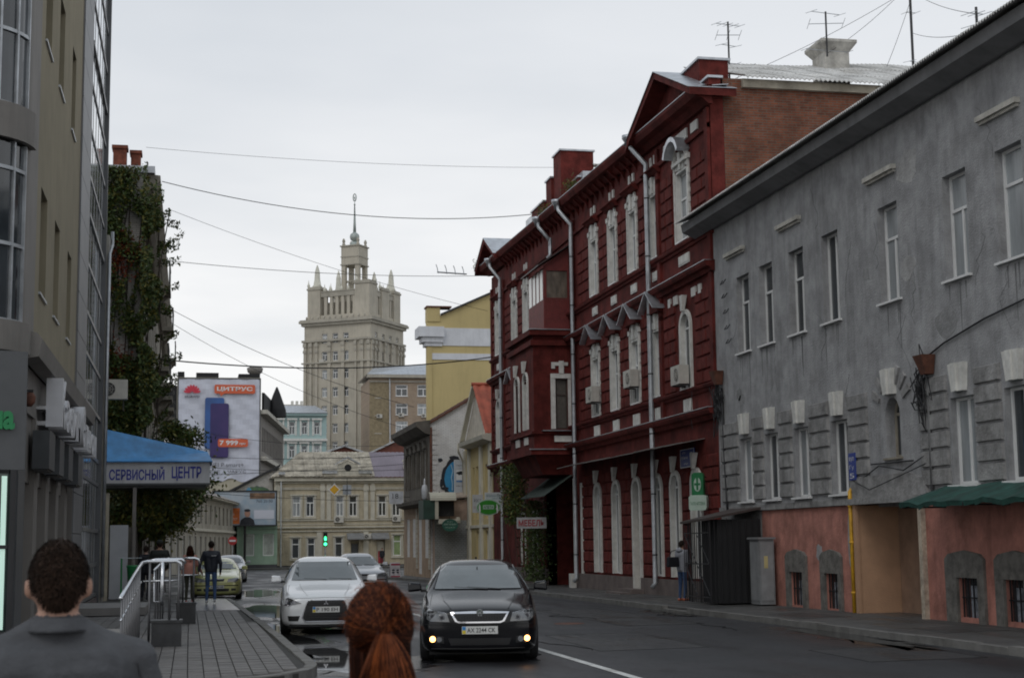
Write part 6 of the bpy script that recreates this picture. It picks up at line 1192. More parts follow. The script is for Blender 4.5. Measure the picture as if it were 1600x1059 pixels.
# ------------------------------------------------------------ corner house across the junction (I)
ih = thing('corner_house', 'cream two-storey classical corner house with slate roof and round gable window', 'house', (14.5, 150, -.6))
FI = Frame((8.0, 150), (1, 0), (0, -1)); 
uw = [(1.65, 2.45), (2.95, 3.75), (5.85, 6.6), (7.1, 7.9), (9.95, 10.75), (11.3, 12.1), (13.2, 13.9)]
io = [(a, b, 4.35, 6.35) for a, b in uw] + [(1.6, 2.35, .35, 2.35), (3.1, 3.85, .35, 2.35), (5.75, 6.5, .35, 2.4), (7.3, 8.05, -.35, 2.1), (9.8, 10.6, -.35, 2.1), (11.4, 12.2, .5, 2.55), (14, 14.6, .5, 2.5)]
mb = MB(); wall(mb, FI, 0, 15, -.8, 8.1, io, .25); mb.box(8.05, 22.9, 150.3, 162, -.8, 8.0); mb.face([(8, 150, -.8), (8, 162, -.8), (8, 162, 8.1), (8, 150, 8.1)]); mb.build('wall', cream, ih)
for k, f_ in enumerate(io):
    if k in (10, 11): continue
    window(FI, ih, *f_, -.18, 'cross' if k < 7 else 'tee', t=.1, gm=(mat('green_blind', (.25, .33, .15), .6) if k == 12 else None)); mb = MB(); a, b, c, d_ = f_; mb.fb(FI, a-.16, a-.02, c-.05, d_, 0, .06); mb.fb(FI, b+.02, b+.16, c-.05, d_, 0, .06); mb.fb(FI, a-.22, b+.22, d_+.01, d_+.14, 0, .12); mb.fb(FI, a-.2, b+.2, c-.2, c-.06, 0, .12); mb.build('surround', creamw, ih)
mb = MB(); mb.fb(FI, 7.35, 8.0, -.35, 1.7, -.2, -.15); mb.build('door', dgrey, ih); mb = MB(); mb.fb(FI, 9.85, 10.55, -.35, 1.9, -.2, -.15); mb.build('door', creamw, ih); mb = MB(); mb.fb(FI, 9.95, 10.45, -.2, 1.0, -.149, -.13); mb.build('red_panel', mat('panel_red', (.3, .03, .04), .5), ih)
for a, b in ((6.9, 8.5), (9.3, 10.95)): mb = MB(); mb.hexa([FI.p(a, 2.3, .0), FI.p(b, 2.3, 0), FI.p(b, 2.1, .9), FI.p(a, 2.1, .9), FI.p(a, 2.75, .0), FI.p(b, 2.75, 0), FI.p(b, 2.2, .9), FI.p(a, 2.2, .9)]); mb.build('door_canopy', mat('grey_canopy', (.2, .2, .2), .6), ih)
for v, d_, h in ((3.25, .2, .14), (3.95, .1, .1), (3.55, .05, .08), (2.9, .12, .1), (6.95, .12, .1), (7.55, .2, .1), (7.75, .45, .3)): mb = MB(); mb.fb(FI, -.1, 15, v, v+h, 0.001, d_); mb.build('string_course', creamw, ih)
for u in (.0, 4.35, 4.95, 8.55, 9.2, 12.9): mb = MB(); mb.fb(FI, u, u+.4, 4.05, 7.5, 0.002, .1); mb.build('pilaster', creamw, ih); mb = MB(); mb.fb(FI, u-.06, u+.46, 6.8, 7.25, .101, .16); mb.build('capital', creamw, ih)
for u in (4.0, 8.5, 12.6): mb = MB(); mb.fb(FI, u, u+.5, -.6, 2.85, 0.002, .08); mb.build('pilaster', creamw, ih)
for a, b in ((.5, 4.1), (5.5, 8.3), (9.7, 12.6)): mb = MB(); mb.fb(FI, a, b, 7.08, 7.14, 0.003, .14); mb.fb(FI, a+.3, b-.3, 4.12, 4.18, .002, .1); mb.build('ledge', creamw, ih)
for k in range(12):   # thin masonry joints on the ground floor: real grooves as proud courses
    mb = MB(); mb.fb(FI, .02, 1.3, -.5+k*.28, -.26+k*.28, 0.001, .03); mb.build('quoin', cream, ih)
mb = MB(); mb.fb(FI, -.02, 15, -.8, -.3, 0.001, .06); mb.build('plinth', mat('dark_plinth', (.07, .07, .075), .8), ih)
rz = lambda q: 8.1+q*2.7
for r in range(4):
    q0, q1 = r/4, (r+1)/4
    for c in range(9):
        a0 = -.5+c*1.12; 
        def pt(u, q): return FI.p(max(u, -.5+q*3.2), rz(q)+.03, .6-q*5.2)
        a_, b_ = a0, a0+1.1
        if b_ < -.5+q0*3.2+.1: continue
        mb = MB(); n = 6
        for j in range(n):
            ua, ub = a_+(b_-a_)*j/n, a_+(b_-a_)*(j+1)/n; za, zb = .05*(j % 2), .05*((j+1) % 2)
            P = [pt(ua, q0), pt(ub, q0), pt(ub, q1), pt(ua, q1)]; mb.face([P[0]+Vector((0, 0, za+.04)), P[1]+Vector((0, 0, zb+.04)), P[2]+Vector((0, 0, zb)), P[3]+Vector((0, 0, za))])
        mb.build('roof_sheet', slated, ih)
mb = MB(); mb.hexa([FI.p(-.5, 8.06, .58), FI.p(9.5, 8.06, .58), FI.p(9.5, 8.06, -12), FI.p(-.5, 8.06, -12), FI.p(2.7, 10.72, -4.6), FI.p(9.5, 10.72, -4.6), FI.p(9.5, 10.72, -6), FI.p(2.7, 10.72, -6)]); mb.build('roof', slated, ih)
mb = MB()
for j in range(26):
    ua, ub = 9.55+j*.22, 9.55+(j+1)*.22; za, zb = .05*(j % 2), .05*((j+1) % 2); top = lambda u: min(10.8, 10.8-(u-13)*.45 if u > 13 else 10.8)
    mb.face([FI.p(ua, 8.1+za, .6), FI.p(ub, 8.1+zb, .6), FI.p(ub, top(ub)+zb, -4.6), FI.p(ua, top(ua)+za, -4.6)])
mb.build('metal_roof', mat('mauve_roof', (.17, .14, .17), .5, .15, .5), ih)
mb = MB(); mb.prism(FI, [(4.6, 8.0), (9.1, 8.0), (9.1, 8.45), (8.0, 8.5), (7.9, 9.3), (6.9, 9.75), (6.0, 9.3), (5.9, 8.5), (4.6, 8.45)], -.3, .45); g_ = mb.build('roof_gable', creamw, ih); mb = MB(); c_ = (6.95, 9.02); mb.prism(FI, [(c_[0]+.34*math.cos(2*math.pi*k/20), c_[1]+.34*math.sin(2*math.pi*k/20)) for k in range(20)], .451, .47); mb.build('round_window', darkvoid, g_)
for a, b in ((4.5, 5.9), (8.0, 9.3)): mb = MB(); mb.fb(FI, a, b, 8.46, 8.75, -.4, .6); mb.build('coping', zinc, g_)
mb = MB(); mb.prism(FI, [(5.75, 9.3), (6.93, 9.95), (8.15, 9.3), (8.15, 9.42), (6.93, 10.12), (5.75, 9.42)], -.35, .65); mb.build('coping', zinc, g_)
mb = MB(); mb.fb(FI, 12.6, 13.3, 8.8, 9.7, -1.4, -.7); mb.fb(FI, 12.5, 13.4, 9.7, 9.85, -1.5, -.6); mb.build('chimney', creamw, ih)
for u in (.55, 12.85): mb = MB(); mb.tube([FI.p(u, 7.9, .3), FI.p(u, -.5, .3)], .07, 6); mb.build('downpipe', galv, ih)
mb = MB(); mb.fb(FI, .3, .9, 8.4, 8.6, .3, .7); mb.build('zinc_hopper', zinc, ih)
ac_unit(FI, 6.1, 3.75, 'air conditioner under the middle pair of windows on the corner house', 0, 'air conditioners on the corner house', 1.1); ac_unit(FI, 11.7, 3.8, 'air conditioner under the right pair of windows on the corner house', 0, 'air conditioners on the corner house', 1.0); ac_unit(FI, 8.9, 2.15, 'small air conditioner between the two door canopies', 0, 'air conditioners on the corner house', .9); ac_unit(FI, 13.1, 2.05, 'air conditioner beside the green window at the right of the corner house', 0, 'air conditioners on the corner house', 1.2)
mb = MB(); mb.fb(FI, 13.5, 14.5, 2.9, 3.8, .1, .5); ve = mb.build('vent_box', dgrey, ih); [MB().fb(FI, 13.55, 14.45, 3.0+k*.13, 3.05+k*.13, .501, .53).build('slat', galv, ve) for k in range(6)]
# gable wall with graffiti left of it, mint house, billboard
gw = thing('graffiti_gable', 'low whitewashed gable wall with grey and green graffiti and a sloping roof edge', 'wall', (6.5, 153, -.6)); FG = Frame((3.6, 152.5), (1, 0), (0, -1)); mb = MB(); mb.prism(FG, [(0, -.6), (4.3, -.6), (4.3, 8.9), (3.4, 8.5), (0, 6.6)], -6, 0); mb.build('wall', whb, gw); mb = MB(); mb.hexa([FG.p(-.4, 6.5, .3), FG.p(5, 9.3, .3), FG.p(5, 9.3, -6), FG.p(-.4, 6.5, -6), FG.p(-.4, 6.75, .3), FG.p(5, 9.5, .3), FG.p(5, 9.5, -6), FG.p(-.4, 6.75, -6)]); mb.build('roof', blackm, gw)
mb = MB(); mb.prism(FG, blob(2.9, 6.9, 1.05, .5, 22, .18, 7), .001, .01); mb.build('graffiti', mat('graffiti_grey', (.06, .07, .09), .7, .5, 3, col2=(.1, .22, .06)), gw); mb = MB(); mb.prism(FG, blob(2.0, 6.8, .3, .5, 14, .2, 9), .011, .016); mb.build('graffiti', mat('graffiti_blue', (.1, .28, .45), .7), gw)
mh = thing('mint_house', 'small mint green single-storey house with two blinded windows', 'house', (6.2, 146, -.6)); FM = Frame((4.3, 146), (1, 0), (0, -1)); mo = [(.6, 1.6, .7, 2.7), (2.4, 3.4, .7, 2.7)]
mint = mat('mint_render', (.30, .42, .32), .88, .1, .8, streak=.2)
mb = MB(); wall(mb, FM, 0, 3.72, -.7, 3.7, mo, .2); mb.box(4.35, 8.0, 146.25, 149.9, -.7, 3.6); mb.face([(4.3, 146, -.7), (4.3, 149.9, -.7), (4.3, 149.9, 3.7), (4.3, 146, 3.7)]); mb.build('wall', mint, mh)
for f_ in mo:
    w_ = window(FM, mh, *f_, -.15, 'plain', t=.08, gm=mat('blind', (.42, .46, .42), .6)); 
    for k in range(9): mb = MB(); mb.fb(FM, f_[0]+.1, f_[1]-.1, f_[2]+.15+k*.2, f_[2]+.3+k*.2, -.11, -.09); mb.build('blind_slat', MATS['blind'], w_)
    mb = MB(); mb.fb(FM, f_[0]-.15, f_[1]+.15, f_[3]+.02, f_[3]+.15, 0, .1); mb.fb(FM, f_[0]-.12, f_[0]-.01, f_[2], f_[3], 0, .06); mb.fb(FM, f_[1]+.01, f_[1]+.12, f_[2], f_[3], 0, .06); mb.build('surround', mint, mh)
mb = MB(); mb.fb(FM, -.02, 3.72, 3.2, 3.35, 0, .1); mb.fb(FM, -.1, 3.72, 3.55, 3.72, -.1, .25); mb.build('cornice', mint, mh); mb = MB(); mb.fb(FM, -.02, 3.73, -.7, -.1, .001, .08); mb.build('plinth', MATS['dark_plinth'], mh)
bb = thing('billboard', 'wide street billboard with an orange block and a man in a suit', 'billboard', (5, 144.8, 3.3)); FBB = Frame((2.1, 144.9), (1, 0), (0, -1))
mb = MB(); mb.fb(FBB, 0, 5.7, 3.55, 6.6, -.2, 0); mb.build('panel', mat('billboard_print', (.42, .45, .48), .6, .25, .5, col2=(.22, .32, .42)), bb); mb = MB(); [mb.fb(FBB, *a, -.25, .08) for a in ((-.12, -.002, 3.43, 6.72), (5.702, 5.82, 3.43, 6.72), (-.002, 5.702, 6.602, 6.72), (-.002, 5.702, 3.43, 3.548))]; mb.build('frame', blackm, bb)
mb = MB(); mb.fb(FBB, .25, 2.4, 3.65, 5.1, .001, .02); mb.build('orange_block', mat('print_orange', (.62, .15, .025), .6), bb); mb = MB(); mb.prism(FBB, [(2.4, 3.56), (3.8, 3.56), (3.7, 4.0), (3.35, 4.25), (2.85, 4.25), (2.5, 4.0)], .001, .02); mb.build('printed_suit', dk, bb); mb = MB(); mb.prism(FBB, blob(3.1, 4.6, .26, .34, 16, .05, 3), .021, .03); mb.build('printed_face', mat('print_skin', (.4, .22, .16), .6), bb); mb = MB(); mb.prism(FBB, blob(3.1, 4.88, .28, .14, 14, .1, 3), .031, .04); mb.build('printed_hair', dk, bb)
letters(bb, 'УНИВЕРСИТЕТ', FBB, .4, 4.0, .022, 1.8, .2, wpaint); letters(bb, 'ПОСТУПАЙ', FBB, .4, 4.4, .022, 1.5, .25, wpaint); letters(bb, '760 20 00', FBB, 3.9, 5.6, .003, 1.5, .25, dt); mb = MB(); mb.fb(FBB, 3.3, 5.6, 5.95, 6.5, .001, .02); mb.build('printed_strip', mat('print_brown', (.2, .12, .07), .6, .5, 2), bb); mb = MB(); mb.fb(FBB, 3.7, 5.55, 4.1, 4.9, .001, .02); mb.build('printed_text_block', bann, bb)
mb = MB(); mb.tube([(3.0, 145.05, gz(145)), (3.0, 145.05, 3.5)], .12, 8); mb.tube([(5.0, 145.05, gz(145)), (5.0, 145.05, 3.5)], .12, 8); mb.build('post', blackm, bb)
rbh = thing('red_brick_house', 'low dark red brick gable showing behind the corner house roof', 'building', (21, 172, -1)); FRB = Frame((19.8, 172, -.5), (1, 0), (0, -1)); mb = MB(); mb.prism(FRB, [(0, -1), (8, -1), (8, 12.8), (3.0, 13.6), (0, 12.2)], -8, 0); mb.build('wall', mat('deep_red_brick', (.15, .055, .04), .9, .2, 2), rbh); mb = MB(); mb.hexa([FRB.p(-.3, 12.1, .3), FRB.p(3, 13.65, .3), FRB.p(3, 13.65, -8), FRB.p(-.3, 12.1, -8), FRB.p(-.3, 12.3, .3), FRB.p(3, 13.85, .3), FRB.p(3, 13.85, -8), FRB.p(-.3, 12.3, -8)]); mb.hexa([FRB.p(3, 13.65, .3), FRB.p(8, 12.85, .3), FRB.p(8, 12.85, -8), FRB.p(3, 13.65, -8), FRB.p(3, 13.85, .3), FRB.p(8, 13.05, .3), FRB.p(8, 13.05, -8), FRB.p(3, 13.85, -8)]); mb.build('roof', zinc, rbh)
rb2 = thing('zinc_roofed_house', 'small zinc-roofed brick gable behind the slate roof', 'building', (15, 168, -1)); FR2 = Frame((13.6, 168, -.75), (1, 0), (0, -1)); mb = MB(); mb.prism(FR2, [(0, -1), (5.5, -1), (5.5, 12), (2.8, 12.9), (0, 12)], -6, 0); mb.build('wall', MATS['deep_red_brick'], rb2); mb = MB(); [mb.hexa([FR2.p(a, za, .4), FR2.p(b, zb, .4), FR2.p(b, zb, -6), FR2.p(a, za, -6), FR2.p(a, za+.2, .4), FR2.p(b, zb+.2, .4), FR2.p(b, zb+.2, -6), FR2.p(a, za+.2, -6)]) for a, za, b, zb in ((-.5, 11.85, 2.8, 12.95), (2.8, 12.95, 6, 11.85))]; mb.build('roof', zinc, rb2)
# ------------------------------------------------------------ cars
from mathutils.geometry import delaunay_2d_cdt
tyre_m = mat('tyre', (.012, .012, .013), .75); rim_m = mat('rim', (.30, .31, .33), .3, .1, 8, metal=.8); chrome = mat('chrome', (.65, .65, .68), .08, .05, 5, metal=1.0)
carglass = mat('car_glass', (.10, .115, .12), .04, .15, 2, spec=1.0); lampglass = mat('headlamp_glass', (.13, .135, .14), .05, .4, 9, spec=1.0, coat=.5); gap = mat('panel_gap', (.004, .004, .004), .7)
grille_m = mat('grille_black', (.008, .008, .009), .4)
def body_rings(st):
    V = []; Fc = []
    for s in st:
        y, zt, wt, zte, wb, zb, wm, zm, ws, zs = s
        H = [(0, zt), (wt*.55, zt-.004), (wt, zte), (wb, zb), (wm, zm), (ws, zs), (ws-.12, zs-.05), (0, zs-.05)]
        ring = H + [(-x, z) for x, z in H[-2:0:-1]]; V.append([(x, y, z) for x, z in ring])
    n = len(V[0]); vs = [p for r in V for p in r]
    for i in range(len(V)-1):
        for q in range(n): r2 = (q+1) % n; Fc.append((i*n+q, i*n+r2, (i+1)*n+r2, (i+1)*n+q))
    Fc.append(tuple(range(n))[::-1]); Fc.append(tuple((len(V)-1)*n+q for q in range(n))); return vs, Fc
def car(name, label, loc, rot, paint, stations, front, wheels, rw=.315, plate=None, sidewin=None, mirrors=(1.55, .98), hw=.885, group=None):
    t = thing(name, label, 'car', loc, group, rot=rot, local=True)
    vs, fs = body_rings(stations); me = bpy.data.meshes.new('body'); me.from_pydata(vs, [], fs); tmp = bpy.data.objects.new('body', me); COL.objects.link(tmp)
    bm = bmesh.new(); bm.from_mesh(me); bmesh.ops.recalc_face_normals(bm, faces=bm.faces); bm.to_mesh(me); bm.free()
    m = tmp.modifiers.new('s', 'SUBSURF'); m.levels = 3; m.render_levels = 3
    bpy.context.view_layer.update(); full = bpy.data.meshes.new_from_object(tmp.evaluated_get(bpy.context.evaluated_depsgraph_get()))
    bvh = BVHTree.FromPolygons([v.co.copy() for v in full.vertices], [tuple(p.vertices) for p in full.polygons])
    cut = MB()
    for wy in wheels:
        for sx in (-1, 1): cut.tube([(sx*(hw+.3), wy, rw+.005), (sx*(hw-.26), wy, rw+.005)], rw+.05, 28)
    cme = cut.mesh('cutter', gap); co = bpy.data.objects.new('cutter', cme); COL.objects.link(co)
    b = tmp.modifiers.new('b', 'BOOLEAN'); b.object = co; b.operation = 'DIFFERENCE'; b.solver = 'EXACT'
    bpy.context.view_layer.update(); cutm = bpy.data.meshes.new_from_object(tmp.evaluated_get(bpy.context.evaluated_depsgraph_get()))
    if len(cutm.polygons) < 200: cutm = full
    bpy.data.objects.remove(tmp); bpy.data.objects.remove(co); cutm.name = 'body'; cutm.materials.clear(); cutm.materials.append(paint)
    cutm.polygons.foreach_set('material_index', [0]*len(cutm.polygons)); cutm.polygons.foreach_set('use_smooth', [True]*len(cutm.polygons))
    o = bpy.data.objects.new('body', cutm); COL.objects.link(o); o.parent = t; ORG[o.name] = Vector((0, 0, 0))
    def hit(a, z, mode):
        if mode == 'front': r = bvh.ray_cast(Vector((a, -3, z)), Vector((0, 1, 0)))
        elif mode == 'top': r = bvh.ray_cast(Vector((a, z, 4)), Vector((0, 0, -1)))
        else: r = bvh.ray_cast(Vector(((3 if mode == 'R' else -3), a, z)), Vector(((-1 if mode == 'R' else 1), 0, 0)))
        return r[0]
    OUT = {'front': Vector((0, -1, 0)), 'R': Vector((1, 0, 0)), 'L': Vector((-1, 0, 0)), 'top': Vector((0, 0, 1))}
    def patch(nm, poly, m_, mode='front', off=.006, step=.06, parent=t, depth=.02):
        P = []; k = len(poly)
        for i in range(k):
            a, b2 = Vector(poly[i]), Vector(poly[(i+1) % k]); n = max(1, int((b2-a).length/step)); P += [a.lerp(b2, j/n) for j in range(n)]
        nb = len(P); xs = [p.x for p in P]; zs = [p.y for p in P]; x = min(xs)+step*.5
        def inside(q):
            c = False; j = nb-1
            for i in range(nb):
                if (P[i].y > q.y) != (P[j].y > q.y) and q.x < (P[j].x-P[i].x)*(q.y-P[i].y)/(P[j].y-P[i].y+1e-12)+P[i].x: c = not c
                j = i
            return c
        ins = []
        while x < max(xs):
            z = min(zs)+step*.5
            while z < max(zs):
                q = Vector((x, z))
                if inside(q) and min((q-p).length for p in P) > step*.35: ins.append(q)
                z += step
            x += step
        r = delaunay_2d_cdt(P+ins, [(i, (i+1) % nb) for i in range(nb)], [list(range(nb))], 1, 1e-5)
        mb = MB(); base = []; ok = []
        for q in r[0]:
            h = hit(q.x, q.y, mode); ok.append(h is not None)
            if h is None: h = Vector((q.x, .05, q.y)) if mode == 'front' else (Vector((q.x, q.y, .9)) if mode == 'top' else Vector((OUT[mode].x*hw*.9, q.x, q.y)))
            base.append(h+OUT[mode]*off)
        mb.v = base; mb.f = [tuple(f) for f in r[2] if all(ok[i] for i in f)]; mb.m = [0]*len(mb.f); n0 = len(mb.v)
        mb.v += [base[i]-OUT[mode]*depth for i in range(nb)]
        for i in range(nb):
            j = (i+1) % nb
            if ok[i] and ok[j]: mb.f.append((i, j, n0+j, n0+i)); mb.m.append(0)
        return mb.build(nm, m_, parent, smooth=False)
    def line(nm, pts, m_, mode='top', r=.004, lift=.0, parent=t, n=14):
        Q = []
        for i in range(len(pts)-1):
            for j in range(n):
                a = Vector(pts[i]).lerp(Vector(pts[i+1]), j/n); h = hit(a.x, a.y, mode)
                if h is not None: Q.append(h+OUT[mode]*lift)
        if len(Q) > 2: mb = MB(); mb.tube(Q, r, 5); return mb.build(nm, m_, parent, smooth=True)
    mir = lambda P: [(-x, z) for x, z in P][::-1]
    front(t, patch, line, mir, hit, o)
    if sidewin:
        for mode in ('L', 'R'):
            for q in sidewin: patch('side_window', q, carglass, mode)
            for yy in (1.62, 2.62, 3.5): line('door_gap', [(yy, .28), (yy, .92)], gap, mode, .004)
            for yy in (2.35, 3.3):
                h = hit(yy, .80, mode); mb = MB(); mb.box(h.x-.012, h.x+.012, yy, yy+.18, .79, .82); mb.build('door_handle', paint, t)
    for sx in (-1, 1):
        x = sx*(hw+.1); y0, z0 = mirrors; mb = MB()
        mb.hexa([(sx*(hw-.02), y0-.02, z0+.02), (sx*(hw+.2), y0-.06, z0+.0), (sx*(hw+.2), y0+.08, z0+.0), (sx*(hw-.02), y0+.1, z0+.02), (sx*(hw-.0), y0-.02, z0+.14), (sx*(hw+.19), y0-.04, z0+.155), (sx*(hw+.19), y0+.08, z0+.155), (sx*(hw), y0+.1, z0+.14)])
        mm = mb.build('mirror', paint, t); md = mm.modifiers.new('bevel', 'BEVEL'); md.width = .035; md.segments = 3; mb = MB(); mb.box(min(sx*(hw-.09), sx*(hw)), max(sx*(hw-.09), sx*hw), y0+.01, y0+.06, z0+.0, z0+.04); mb.build('mirror_arm', gap, t)
    for wy in wheels:
        for sx in (-1, 1):
            w_ = thing('wheel', '', '', (sx*(hw-.11), wy, rw), kind='x'); del w_['kind']; w_.parent = t; w_.location = (sx*(hw-.11), wy, rw); ORG[w_.name] = Vector((sx*(hw-.11), wy, rw))
            mb = MB(); prof = [(rw*.66, -.1), (rw*.9, -.105), (rw, -.08), (rw, .08), (rw*.9, .105), (rw*.66, .1)]; n = 28; c = Vector((sx*(hw-.11), wy, rw))
            for r_, d in prof:
                for q in range(n): a = 2*math.pi*q/n; mb.v.append(c+Vector((d, r_*math.cos(a), r_*math.sin(a))))
            for i in range(len(prof)):
                i2 = (i+1) % len(prof)
                for q in range(n): r2 = (q+1) % n; mb.f.append((i*n+q, i*n+r2, i2*n+r2, i2*n+q)); mb.m.append(0)
            mb.build('tyre', tyre_m, w_, smooth=True); mb = MB()
            mb.tube([c+Vector((sx*.02, 0, 0)), c+Vector((sx*.06, 0, 0))], rw*.68, 24)
            for q in range(5): a = 2*math.pi*q/5; d = Vector((0, math.cos(a), math.sin(a))); mb.tube([c+Vector((sx*.085, 0, 0)), c+Vector((sx*.085, 0, 0))+d*rw*.64], .03, 6)
            mb.build('rim', rim_m, w_)
    mb = MB(); mb.box(-hw+.15, hw-.15, .25, stations[-1][0]-.3, .12, .2); mb.build('underbody', gap, t)
    return t
def numplate(t, hit, s, z, w=.52, h=.11, flag=True):
    y = min(hit(x, z, 'front').y for x in (-.2, 0, .2) if hit(x, z, 'front'))-.02; F = Frame((-w/2, y), (1, 0), (0, -1)); mb = MB(); mb.fb(F, 0, w, z-h/2, z+h/2, 0, .012); p = mb.build('number_plate', mat('plate_white', (.55, .55, .53), .4, .05), t)
    letters(p, s, F, .075 if flag else .04, z-h*.3, .0125, w-.11 if flag else w-.08, h*.6, gap, .002, .012)
    if flag: mb = MB(); mb.fb(F, .006, .055, z, z+h/2-.005, .0125, .014); mb.build('plate_blue', mat('plate_blue', (.02, .2, .5), .4), p); mb = MB(); mb.fb(F, .006, .055, z-h/2+.005, z, .0125, .014); mb.build('plate_yellow', mat('plate_yellow', (.65, .5, .02), .4), p)
black_p = mat('black_car_paint', (.004, .004, .0055), .16, .1, 1, coat=.15, spec=.28); silver_p = mat('silver_car_paint', (.66, .67, .68), .3, .05, 1, metal=.15, coat=1.0)
SW = [[(1.72, .99), (2.56, 1.01), (2.56, 1.36), (2.12, 1.32)], [(2.66, 1.01), (3.42, 1.03), (3.36, 1.33), (2.66, 1.36)]]
def st_of(H=1.46, hood=.0, wf=0.0):
    return [(.0, .70+hood, .46, .69+hood, .58, .64, .64, .48, .58, .27), (.05, .765+hood, .5, .755+hood, .70, .69, .76, .5, .70, .22), (.18, .815+hood, .55, .80+hood, .79, .735, .835, .53, .80, .19), (.45, .87+hood, .60, .85+hood, .835, .79, .87, .56, .86, .18), (.85, .925+hood, .64, .90+hood, .855, .85, .885, .58, .88, .18), (1.18, .975+hood*.7, .66, .95+hood*.7, .86, .91, .885, .6, .885, .18), (1.32, 1.005, .70, .985, .86, .935, .885, .6, .885, .18), (1.42, 1.04, .70, 1.02, .86, .945, .885, .6, .885, .18),
            (1.75, 1.235, .655, 1.2, .858, .955, .885, .6, .885, .18), (2.15, H-.045, .615, H-.08, .855, .965, .885, .6, .885, .18), (2.5, H, .605, H-.04, .855, .97, .885, .6, .885, .18), (3.2, H-.01, .6, H-.05, .85, .98, .885, .6, .885, .18), (3.7, H-.1, .54, H-.14, .845, .99, .88, .62, .88, .2), (4.15, 1.12, .58, 1.08, .82, .97, .86, .64, .86, .22), (4.45, .97, .6, .95, .78, .88, .82, .62, .78, .26), (4.56, .86, .5, .85, .7, .8, .74, .58, .68, .32)]
def front_black(t, patch, line, mir, hit, body):
    patch('windscreen', [(-.665, 1.03), (.665, 1.03), (.62, 1.18), (.56, 1.375), (-.56, 1.375), (-.62, 1.18)], carglass, off=.03, step=.08)
    line('mirror_mount', [(0, 1.30), (0, 1.345)], gap, 'front', .012, .016)
    fr = [(-.43, .735), (-.12, .745), (.12, .745), (.43, .735), (.36, .60), (.30, .575), (-.30, .575), (-.36, .60)]
    g = patch('grille_surround', fr, chrome, off=.02, depth=.04, step=.05); inn = [(-.39, .712), (.39, .712), (.33, .61), (.28, .597), (-.28, .597), (-.33, .61)]
    gi = patch('grille', inn, grille_m, off=.03, depth=.04, step=.05)
    for k in range(19):
        x = -.36+k*.04; zt, zb = .708, .605+max(0, abs(x)-.29)*.9; h = hit(x, .66, 'front')
        if h: mb = MB(); mb.hexa([(x-.008, h.y-.05, zb), (x+.008, h.y-.05, zb), (x+.008, h.y-.02, zb), (x-.008, h.y-.02, zb), (x-.008, h.y-.05, zt), (x+.008, h.y-.05, zt), (x+.008, h.y-.02, zt), (x-.008, h.y-.02, zt)]); mb.build('slat', blackm, gi)
    y = hit(0, .72, 'front').y-.055; mb = MB(); mb.tube([(0, y+.03, .725), (0, y, .725)], .052, 20); e = mb.build('emblem', chrome, t); mb = MB(); mb.tube([(0, y-.001, .725), (0, y-.004, .725)], .042, 20); mb.build('emblem_disc', mat('emblem_dark', (.10, .12, .11), .3), e); F = Frame((-.03, y-.005), (1, 0), (0, -1)); mb = MB(); mb.prism(F, [(.0, .71), (.025, .73), (.06, .75), (.045, .725), (.06, .715), (.03, .70)], 0, .003); mb.build('emblem_arrow', chrome, e)
    for s_ in (1, -1):
        f = (lambda P: P) if s_ == 1 else mir
        lamp = f([(.44, .595), (.72, .605), (.815, .66), (.83, .77), (.78, .80), (.62, .735), (.475, .71)])
        hh = patch('headlight', lamp, lampglass, off=.008, step=.045)
        for cx_, cz, r in ((.55, .655, .045), (.69, .675, .05)):
            cx_ *= s_; h = hit(cx_, cz, 'front'); mb = MB(); mb.tube([(cx_, h.y-.004, cz), (cx_, h.y-.014, cz)], r, 18); mb.build('reflector', mat('lamp_chrome', (.34, .35, .37), .15, .3, 20, metal=.9), hh); mb = MB(); mb.tube([(cx_, h.y-.015, cz), (cx_, h.y-.02, cz)], r*.55, 14); mb.build('bulb_lens', mat('lamp_dark', (.05, .05, .055), .05), hh)
        line('headlight_trim', f([(.47, .715), (.62, .742), (.78, .808)]), chrome, 'front', .004, .012, hh)
        h = hit(s_*.68, .34, 'front'); fo = patch('fog_lamp_housing', f([(.52, .29), (.74, .30), (.75, .40), (.53, .385)]), grille_m, off=.008, step=.05)
        mb = MB(); mb.tube([(s_*.685, h.y-.01, .352), (s_*.685, h.y-.02, .352)], .043, 18); mb.build('fog_lamp', mat('fog_lit', (1, .8, .5), .3, .02, emit=((1, .42, .10), 6)), fo)
        mb = MB(); mb.tube([(s_*.59, hit(s_*.59, .34, 'front').y-.01, .345), (s_*.59, hit(s_*.59, .34, 'front').y-.016, .345)], .04, 16); mb.build('fog_reflector', MATS['lamp_chrome'], fo)
        line('bonnet_crease', [(s_*.42, .1), (s_*.52, .6), (s_*.56, 1.2)], black_p, 'top', .008, 0); line('bonnet_gap', [(s_*.72, .5), (s_*.72, .8), (s_*.70, 1.25)], gap, 'top', .004)
        line('wiper', [(s_*.1+.25, 1.02+.0), (s_*.1-.3, 1.055)], gap, 'front', .009, .02)
        line('pillar_trim', [(s_*.68, 1.03), (s_*.635, 1.18), (s_*.572, 1.38)], black_p, 'front', .012, .004)
    patch('lower_intake', [(-.46, .36), (.46, .36), (.42, .26), (-.42, .26)], grille_m, off=.006, step=.06)
    line('bumper_lip', [(-.7, .215), (0, .205), (.7, .215)], gap, 'front', .012, .0); line('bumper_gap', [(-.8, .56), (-.4, .552), (0, .55), (.4, .552), (.8, .56)], gap, 'front', .004)
    numplate(t, hit, 'AX 2244 CK', .475); line('bonnet_front_gap', [(-.45, .755), (0, .762), (.45, .755)], gap, 'front', .004)
    line('antenna', [(.0, 2.9), (0, 3.0)], gap, 'top', .02, .02)
